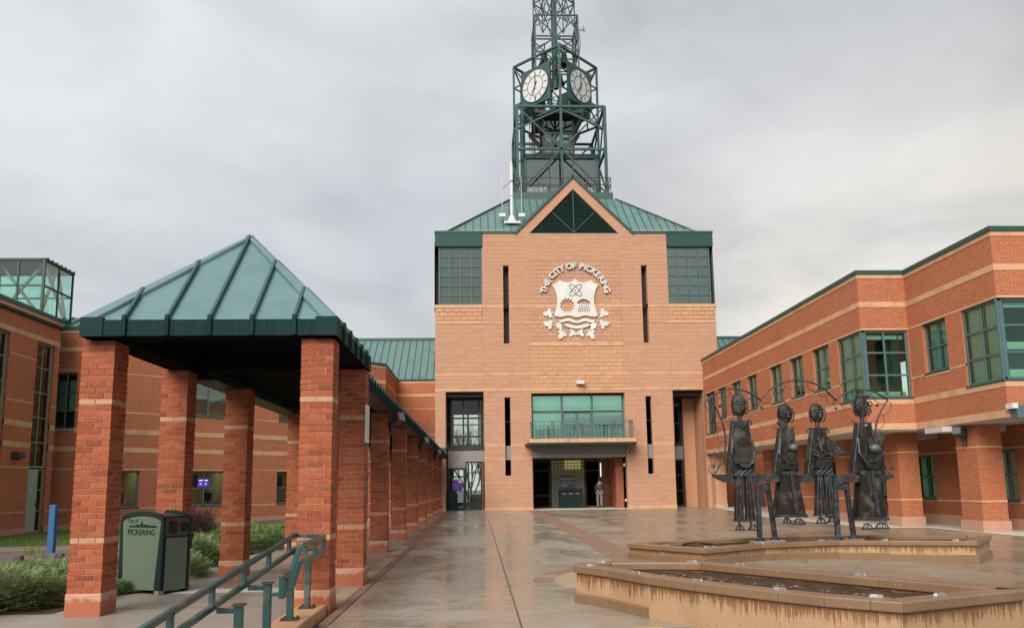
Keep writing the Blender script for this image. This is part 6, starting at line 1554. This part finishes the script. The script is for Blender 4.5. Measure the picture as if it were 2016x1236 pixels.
for k in range(4): rod('fan_rib', [(7.02, 2.24-.03*k, -.165), (7.44-.11*k, 1.91-.02*k, -.165)], .008, f3)
for p in ([(6.86, 2.25, -.12), (6.9, 1.95, -.18), (7.1, 1.86, -.2)], [(6.75, 1.98, -.12), (6.92, 1.86, -.17), (7.3, 1.92, -.17)], [(6.74, 1.90, -.13), (7.0, 1.80, -.18), (7.4, 1.93, -.17)], [(6.84, 1.75, -.13), (6.95, 1.9, -.2)]): rod('arm', p, .02, f3)
plate('vessel', [(6.74, 1.62), (7.0, 1.60), (7.08, 1.72), (7.02, 1.84), (6.8, 1.84)], -.2, -.12, f3, m_bronze)
trousers(f3, [(6.78, 6.89, 6.71, 6.91), (6.93, 7.07, 6.91, 7.09)], 1.47, .71); foot(f3, 6.72, 6.93, .53); foot(f3, 6.94, 7.18, .54)
f4 = part_of('figure', sc); head(f4, 7.87, 2.85, .30, .45, True); torso(f4, 7.74, 7.98, 2.53, 7.55, 8.10, 1.52); shoulders(f4, 7.74, 7.99, 2.52, True)
MB().ball(Q(7.87, 2.46, -.12), .03).build('locket', m_zinc, f4); skirt(f4, 7.69, 8.06, 1.51, 7.55, 8.16, .63); foot(f4, 7.64, 7.88, .40); foot(f4, 7.90, 8.2, .41)
MB().ball(Q(7.98, 2.0, -.2), .10, .085, .08, 12, 8).build('child_head', m_verdigris, f4, smooth=True)
MB().tube([Q(7.98+.12*math.cos(a), 2.0+.10*math.sin(a), -.22) for a in [2*math.pi*j/12 for j in range(12)]], .013, 6, closed=True).build('child_bonnet', m_iron, f4)
plate('child_body', [(7.76, 1.62), (7.98, 1.56), (8.1, 1.7), (8.06, 1.9), (7.9, 1.92), (7.8, 1.8)], -.2, -.11, f4, m_bronze); rod('arm', [(8.04, 2.2, -.1), (8.14, 1.9, -.16), (7.98, 1.74, -.22), (7.84, 1.72, -.2)], .026, f4); rod('arm', [(7.7, 2.2, -.1), (7.68, 1.9, -.16), (7.82, 1.66, -.22)], .026, f4)

# ---------------------------------------------------------------- planting
def mound_mesh(name, rx, ry, h, n, leaf, mats, brown=0.0, upw=.35, seed=1, spray=6, droop=.25):
    """A low conifer or twiggy shrub: many small sprays of leaf blades all through a mound, with a few stems."""
    rg = random.Random(seed); mb = MB()
    lobes = [(rg.uniform(-.6, .6)*rx, rg.uniform(-.6, .6)*ry, rg.uniform(.35, .62), rg.uniform(.55, 1.0)) for _ in range(9)]
    for k in range(n):
        lx, ly, ls, lh = rg.choice(lobes)
        a = rg.uniform(0, 2*math.pi); e_ = math.asin(rg.uniform(.02, 1)); rr = rg.uniform(.55, 1.0)
        d = Vector((math.cos(a)*math.cos(e_), math.sin(a)*math.cos(e_), math.sin(e_)))
        p = Vector((lx+d.x*rr*ls*rx, ly+d.y*rr*ls*ry, d.z*rr*h*lh+.02))
        if abs(p.x) > rx*1.05 or abs(p.y) > ry*1.05: continue
        dr = (Vector((d.x, d.y, d.z*.5))+Vector((rg.uniform(-.6, .6), rg.uniform(-.6, .6), upw+rg.uniform(-.3, .3)))).normalized()
        mb.cur = 1 if brown and rg.random() < brown*(1.6 if (p.x > 0 and p.y < 0) else .5) else 0
        sd_ = dr.cross(Vector((0, 0, 1))); sd_ = sd_.normalized() if sd_.length > .05 else Vector((1, 0, 0)); un = sd_.cross(dr)
        L_ = leaf*rg.uniform(1.6, 2.8); q = p.copy()
        for j in range(spray):
            t_ = j/(spray-1); c_ = p+dr*L_*t_+Vector((0, 0, -droop*L_*t_*t_))
            s_ = 1 if j % 2 else -1; tipd = (dr*.75+sd_*s_*(.75-.4*t_)+un*rg.uniform(-.25, .35)).normalized(); l_ = leaf*(1-.45*t_)*rg.uniform(.7, 1.2); w_ = l_*.13
            wv = tipd.cross(un).normalized()*w_
            tip = c_+tipd*l_; mid_ = c_+tipd*l_*.5
            mb.face([c_, mid_-wv, tip, mid_+wv])
    mb.cur = 2
    for k in range(10):
        a = rg.uniform(0, 6.28); r_ = rg.uniform(.3, .85); mb.tube([(0, 0, 0), (rx*r_*.5*math.cos(a), ry*r_*.5*math.sin(a), h*.3), (rx*r_*math.cos(a), ry*r_*math.sin(a), h*.55)], [.02, .014, .006], 5)
    return mb.mesh(name, mats)
JM = [m_juniper, m_jbrown, m_twig]
jmeshes = [mound_mesh('juniper', .95, .8, .62, 2600, .085, JM, .05, seed=3, spray=8), mound_mesh('juniper', 1.0, .85, .58, 2400, .085, JM, .03, seed=5, spray=8)]
jbig = mound_mesh('juniper', 1.0, .85, .62, 4200, .075, JM, .16, seed=8, spray=8)
jl = [(-5.45, 10.0, 1.0, .25, jbig, 'spreading juniper with browned tips hiding the left foot of the pavilion column'), (-6.25, 9.5, 1.05, 1.4, jbig, 'spreading grey-green juniper at the lower left corner of the photo'), (-6.9, 10.6, 1.1, 2.2, jmeshes[0], 'juniper mound behind the corner juniper, towards the lawn'), (-5.75, 11.3, .85, 4.0, jmeshes[1], 'low juniper between the lawn and the left pavilion column'),
      (-4.95, 11.0, .42, 1.0, jmeshes[0], 'small dark juniper squeezed between the pavilion column and the bin'),
      (-5.0, 13.2, .80, 2.0, jmeshes[1], 'pale green juniper behind the bin, nearest the walk'), (-5.35, 15.0, .95, .4, jmeshes[0], 'juniper around the small black garden light'), (-5.9, 17.2, 1.05, 3.1, jmeshes[1], 'juniper in front of the purple barberry bush'), (-5.1, 18.9, .95, 5.0, jmeshes[0], 'juniper seen between the third column and the handrail, near side'), (-5.5, 21.2, 1.05, 1.9, jmeshes[1], 'juniper seen between the third column and the handrail, far side'), (-5.0, 24.0, 1.1, 3.7, jmeshes[0], 'farthest juniper seen under the pavilion roof'), (-5.0, 28.0, 1.1, 4.4, jmeshes[1], 'juniper mound hidden far along the colonnade')]
for i, (x, y, s_, a, me, lb) in enumerate(jl):
    o = D.objects.new('juniper', me); COL.objects.link(o); o.location = (x, y, gz(x, y)-.02); o.rotation_euler.z = a; o.scale = (s_, s_, s_*random.uniform(.72, .9)); tag(o, lb, 'shrub', 'junipers beside the colonnade')
bme = mound_mesh('barberry', .95, .8, 1.05, 2600, .07, [m_barberry, m_barberry, m_twig], 0, .8, seed=12, spray=6, droop=0)
o = put('barberry', bme); o.location = (-9.3, 27.6, -.1); o.rotation_euler.z = 1; tag(o, 'purple-brown barberry bush before the left building wall', 'shrub')
def twigs(name, loc, h, n0, depth, label, seed, spread=.5, mat=m_twig, r0=.03):
    rg = random.Random(seed); mb = MB()
    def grow(p, d, L_, r_, lev):
        q = p+d*L_*.5+Vector((rg.uniform(-.06, .06), rg.uniform(-.06, .06), 0))*L_; e_ = p+d*L_
        mb.tube([p, q, e_], [r_, r_*.85, r_*.65], 4 if lev else 6, cap=False)
        if lev >= depth: return
        for k in range(rg.choice((2, 3, 3))):
            nd = (d+Vector((rg.uniform(-spread, spread), rg.uniform(-spread, spread), rg.uniform(-.1, .45)))).normalized(); s0 = p+d*L_*rg.uniform(.45, 1.0)
            grow(s0, nd, L_*rg.uniform(.6, .85), r_*.6, lev+1)
    for k in range(n0):
        a = 2*math.pi*k/n0+rg.uniform(-.4, .4); grow(Vector((.1*math.cos(a), .1*math.sin(a), 0)), Vector((.35*math.cos(a), .35*math.sin(a), 1)).normalized(), h*.34, r0, 0)
    o = mb.build(name, mat); o.location = loc; return tag(o, label, 'shrub', 'bare shrubs beside the colonnade')
m_paletwig = plain('grey_twigs', (.14, .085, .075), .85)
twigs('bare_shrub', (-4.6, 40.5, -.1), 6.4, 5, 5, 'tall bare shrub rising behind the colonnade before the brick wall', 21, .55, m_paletwig)
twigs('bare_shrub', (-3.5, 44.8, -.1), 5.0, 4, 5, 'bare shrub whose twigs cross the left pier of the tower', 22, .6, m_paletwig)
twigs('bare_shrub', (-5.6, 34.0, -.1), 4.6, 4, 5, 'bare shrub farther back along the colonnade, purple haze of twigs', 23, .55, m_paletwig)
twigs('bare_tree', (-.6, 62, -.1), 7.5, 4, 5, 'bare tree seen through the glazed left bay of the tower hall', 31, .5, m_twig, .07)
gr = MB()
for k in range(5200):
    x, y = random.uniform(-16, -4.9), random.choice((random.uniform(13.2, 17.6), random.uniform(24.3, 31)))
    if y > 24 and x > -17 and x-y < -52+0: continue
    a = random.uniform(0, 6.3); h_ = random.uniform(.05, .11); w_ = .012; z = gz(x, y)-.012
    gr.face([(x-w_*math.cos(a), y-w_*math.sin(a), z), (x+w_*math.cos(a), y+w_*math.sin(a), z), (x+random.uniform(-.04, .04), y+random.uniform(-.04, .04), z+h_)])
tag(gr.build('grass', m_grassblade), 'short green grass of the lawn left of the pavilion', 'grass', kind='stuff')
for i, (x, y, l_, lb) in enumerate(((-10.9, 18.2, .7, 'flat grey edging stone left of the blue post, farthest left'), (-10.15, 18.0, .6, 'flat grey edging stone just left of the blue post'), (-9.35, 18.1, .62, 'flat grey edging stone just right of the blue post'), (-8.6, 18.15, .7, 'flat grey edging stone right of the blue post towards the column'))):
    mb = MB(); pts = [(-l_/2, -.12), (-l_*.2, -.17), (l_*.3, -.15), (l_/2, -.05), (l_*.42, .14), (0, .17), (-l_*.45, .12)]
    mb.prism(pts, -.08, .13, [(a*.92, b*.85) for a, b in pts]); o = mb.build('edging_stone', m_rock, bevel=.02); o.location = (x, y, gz(x, y)); o.rotation_euler.z = random.uniform(-.15, .15); tag(o, lb, 'stone', 'edging stones of the leaf bed')
for i, (x, y, n_, h_, lb) in enumerate(((-10.9, 20.3, 60, .22, 'bright green young plant in the leaf bed, leftmost'), (-9.1, 19.3, 70, .30, 'bright green young plant right beside the blue post'), (-8.3, 19.6, 60, .28, 'bright green young plant nearest the pavilion column'), (-10.6, 17.4, 50, .18, 'low green clump before the edging stones'))):
    tuft('young_plant', (x, y, gz(x, y)), n_, h_, lb, 'young plants in the leaf bed', m_grassblade, .22)
bp = thing('blue_post', (-9.8, 19.0, -.1), 'bright blue square metal post standing in the leaf bed', 'post')
MB().box(-9.88, -9.74, 18.93, 19.07, -.15, 1.06).build('body', m_blue, bp, bevel=.008); MB().lathe([(.02, 0), (.035, .02), (.02, .05)], 0, 0, 8).build('button', m_black, bp).matrix_basis = Matrix.Translation((-9.71, 19, .85)) @ Matrix.Rotation(R(90), 4, 'Y')
MB().box(-9.93, -9.68, 18.88, 19.12, -.15, -.08).build('foot', m_walk, bp)
gl_ = thing('garden_light', (-5.05, 14.3, .1), 'short black garden light leaning in the junipers', 'garden light')
MB().tube([(-5.05, 14.3, .0), (-5.02, 14.28, .52)], .035, 10).build('stem', m_black, gl_); MB().tube([(-5.02, 14.28, .52), (-5.0, 14.27, .62)], [.05, .045], 10).build('head', m_black, gl_)

# ---------------------------------------------------------------- things at the entrance
bins = thing('recycling_station', (5.6, 48.6, .03), 'long dark green recycling station with three slots by the glass blocks', 'recycling bins')
MB().box(4.93, 6.28, 48.45, 49.0, .03, 1.05).build('body', m_binframe, bins, bevel=.02); MB().box(4.88, 6.33, 48.4, 49.05, 1.05, 1.15).build('top', m_binframe, bins, bevel=.02)
for x in (5.2, 5.6, 6.0): MB().box(x-.12, x+.12, 48.44, 48.449, .86, .92).build('slot_label', m_zinc, bins)
for x in (5.38, 5.83): MB().box(x-.006, x+.006, 48.44, 48.449, .06, 1.04).build('joint', m_black, bins)
isg = thing('entrance_sign', (5.5, 49.42, 1.2), 'dark slate sign reading Pickering above the recycling station', 'sign')
MB().box(5.07, 5.95, 49.38, 49.47, 1.2, 2.04).build('board', m_signgrey, isg)
o = text('lettering', 'PICKERING', .165, (0, 0, 0), (0, 0, 0), m_printgrey, isg, .002); o.matrix_basis = Matrix.Translation((5.51, 49.375, 1.78)) @ Matrix.Rotation(R(90), 4, 'X')
for z, w_ in ((1.55, .7), (1.42, .35), (1.34, .4)): MB().box(5.14, 5.14+w_, 49.372, 49.379, z, z+.02).build('printed_line', m_printgrey, isg)
b2 = thing('door_bin', (-1.5, 46.9, .02), 'dark green waste bin beside the left glass door', 'litter bin')
MB().box(-1.78, -1.22, 46.62, 47.1, .02, .98).build('body', m_binframe, b2, bevel=.03); MB().hexa([(-1.76, 46.62, .98), (-1.24, 46.62, .98), (-1.24, 47.08, .98), (-1.76, 47.08, .98), (-1.68, 46.75, 1.14), (-1.32, 46.75, 1.14), (-1.32, 47.05, 1.14), (-1.68, 47.05, 1.14)]).build('hood', m_binframe, b2)
MB().box(-1.62, -1.38, 46.63, 46.66, 1.0, 1.08).build('opening', m_black, b2)
po = thing('poster', (-1.3, 47.46, 1.5), 'purple poster in the glass beside the left door', 'poster')
MB().box(-1.56, -.95, 47.46, 47.475, 1.05, 1.86).build('sheet', m_purple, po)
for z, x0, x1 in ((1.79, -1.54, -.97), (1.07, -1.5, -1.0), (1.62, -1.2, -1.02)): MB().box(x0, x1, 47.455, 47.461, z, z+(.05 if z != 1.62 else .14)).build('print', m_printgrey, po)
for k in range(4): MB().box(-1.52, -1.3+.05*k, 47.455, 47.461, 1.55-k*.09, 1.58-k*.09).build('print', plain('poster_pale_%d' % k, (.25, .2, .42), .5), po)
ph = thing('projector_box', (6.02, F-.15, 7.35), 'small white box with two short aerials above the balcony window', 'wireless unit')
MB().box(5.82, 6.08, F-.30, F-.03, 7.28, 7.44).build('box', m_white, ph, bevel=.01); MB().box(6.06, 6.26, F-.36, F-.06, 7.27, 7.46).build('box', m_white, ph, bevel=.01)
for x in (5.88, 6.0): MB().tube([(x, F-.2, 7.44), (x, F-.2, 7.62)], .014, 5).build('aerial', m_white, ph)
cc = thing('security_camera', (8.8, F-.2, 3.3), 'round white dome camera at the right end of the balcony', 'security camera')
MB().ball((8.78, F-.16, 3.3), .13, n=12, m=8).build('housing', m_white, cc, smooth=True); MB().ball((8.78, F-.22, 3.28), .085, n=12, m=8).build('lens', m_black, cc, smooth=True); MB().box(8.72, 8.84, F-.1, F, 3.36, 3.46).build('bracket', m_white, cc)
for i, (x, fl_, lb) in enumerate(((4.32, -1, 'leftmost rusty forked stand on the balcony'), (6.0, 0, 'middle rusty upright stand on the balcony'), (7.68, 1, 'rightmost rusty forked stand on the balcony'))):
    r = thing('balcony_stand', (x, F-1.0, 3.98), lb, 'stand', 'rusty stands on the balcony')
    MB().tube([(x, F-1.0, 3.98), (x, F-1.0, 4.42)], .03, 6).build('stem', m_rust, r)
    MB().obox((x, F-1.0, 4.40), (x-.12*(1 if fl_ <= 0 else -.2), F-1.0, 4.98), .045, .045).build('arm', m_rust, r)
    MB().obox((x, F-1.0, 4.45), (x+(.04 if fl_ < 0 else .06 if fl_ == 0 else .2), F-1.0, 4.96), .04, .04).build('arm', m_rust, r)
    if fl_: MB().obox((x-.13*(1 if fl_ < 0 else -.2), F-1.0, 4.96), (x+(.05 if fl_ < 0 else .24), F-1.0, 4.95), .05, .045).build('crossbar', m_rust, r)
# the visitor walking in, seen from behind
def skin_body(name, verts, edges, radii, mat, parent, root_i=0, sub=2):
    me = D.meshes.new(name); me.from_pydata(verts, edges, []); me.materials.append(mat)
    o = put(name, me, parent); sm_ = o.modifiers.new('skin', 'SKIN'); sk_ = me.skin_vertices[0].data if me.skin_vertices else None
    return o, me
def skinned(name, verts, edges, radii, mat, parent, sub=2):
    me = D.meshes.new(name); me.from_pydata(verts, edges, [])
    bm = bmesh.new(); bm.from_mesh(me); lay = bm.verts.layers.skin.verify()
    bm.verts.ensure_lookup_table()
    for v_, r_ in zip(bm.verts, radii): v_[lay].radius = (r_, r_) if not isinstance(r_, tuple) else r_; v_[lay].use_root = v_.index == 0
    bm.to_mesh(me); bm.free(); me.materials.append(mat)
    o = put(name, me, parent); o.modifiers.new('skin', 'SKIN').use_smooth_shade = True
    s_ = o.modifiers.new('smooth', 'SUBSURF'); s_.levels = sub; s_.render_levels = sub; return o
pe = thing('person', (0, 0, 0), 'person in a dark jacket and grey trousers walking into the entrance', 'person')
bv = [(0, 0, .95), (0, -.01, 1.15), (0, 0, 1.35), (0, .02, 1.47), (0, .05, 1.56), (0, .07, 1.66), (0, .07, 1.74)]
bv += [(-.17, .0, 1.40), (-.24, -.03, 1.14), (-.20, .07, .92), (-.19, .10, .84), (.17, 0, 1.40), (.25, -.02, 1.14), (.22, .05, .93), (.21, .08, .85)]
bv += [(-.10, .0, .90), (-.12, .12, .50), (-.10, .02, .10), (-.10, .12, .05), (.10, 0, .90), (.09, -.04, .50), (.07, -.20, .16), (.07, -.12, .07)]
be = [(0, 1), (1, 2), (2, 3), (3, 4), (4, 5), (5, 6), (2, 7), (7, 8), (8, 9), (9, 10), (2, 11), (11, 12), (12, 13), (13, 14), (0, 15), (15, 16), (16, 17), (17, 18), (0, 19), (19, 20), (20, 21), (21, 22)]
br_ = [.15, .14, .15, .07, .06, .09, .085, .075, .055, .042, .035, .075, .055, .042, .035, .10, .07, .05, .04, .10, .07, .05, .04]
skinned('body', bv, be, br_, m_skin, pe)
skinned('jacket', [(0, 0, .88), (0, -.01, 1.1), (0, 0, 1.32), (0, .015, 1.45), (-.18, .0, 1.39), (-.245, -.03, 1.14), (-.205, .065, .95), (.18, 0, 1.39), (.255, -.02, 1.14), (.225, .045, .95)], [(0, 1), (1, 2), (2, 3), (2, 4), (4, 5), (5, 6), (2, 7), (7, 8), (8, 9)], [(.19, .14), (.18, .14), (.17, .14), .09, .09, .07, .055, .09, .07, .055], m_coat, pe)
skinned('trousers', [(0, 0, .94), (-.10, .0, .88), (-.12, .12, .50), (-.10, .02, .12), (.10, 0, .88), (.09, -.04, .50), (.07, -.20, .18)], [(0, 1), (1, 2), (2, 3), (0, 4), (4, 5), (5, 6)], [.15, .115, .085, .065, .115, .085, .065], m_jeans, pe)
MB().ball((0, .05, 1.70), .10, .11, .125, 12, 9).build('hair', m_hair, pe, smooth=True)
for x, y, z in ((-.10, .06, .03), (.07, -.16, .10)): MB().ball((x, y, z+.015), .045, .12, .045, 10, 6).build('shoe', m_black, pe)
pe.location = (7.28, 48.0, .03)
for i, (x, y, lb) in enumerate(((8.62, 46.5, 'small white door button low on the entrance wall'), (8.6, 46.6, 'small white box higher on the entrance wall'))):
    o = MB().box(x-.08, x-.0, y-.12, y+.12, .42 if i == 0 else 2.45, .56 if i == 0 else 2.62).build('wall_box', m_white); tag(o, lb, 'wall box')
dg = bpy.context.evaluated_depsgraph_get()
for o in [o for o in D.objects if o.type in ('CURVE', 'FONT')]:      # lettering and cut-out plates become plain meshes
    me = D.meshes.new_from_object(o.evaluated_get(dg)); n = D.objects.new(o.name, me); nm = o.name
    COL.objects.link(n); n.parent = o.parent; n.matrix_parent_inverse = o.matrix_parent_inverse.copy(); n.matrix_basis = o.matrix_basis.copy()
    for k in ('label', 'kind'):
        if k in o.keys(): n[k] = o[k]
    D.objects.remove(o); n.name = nm
for o in D.objects:
    if '_w' in o.keys(): del o['_w']
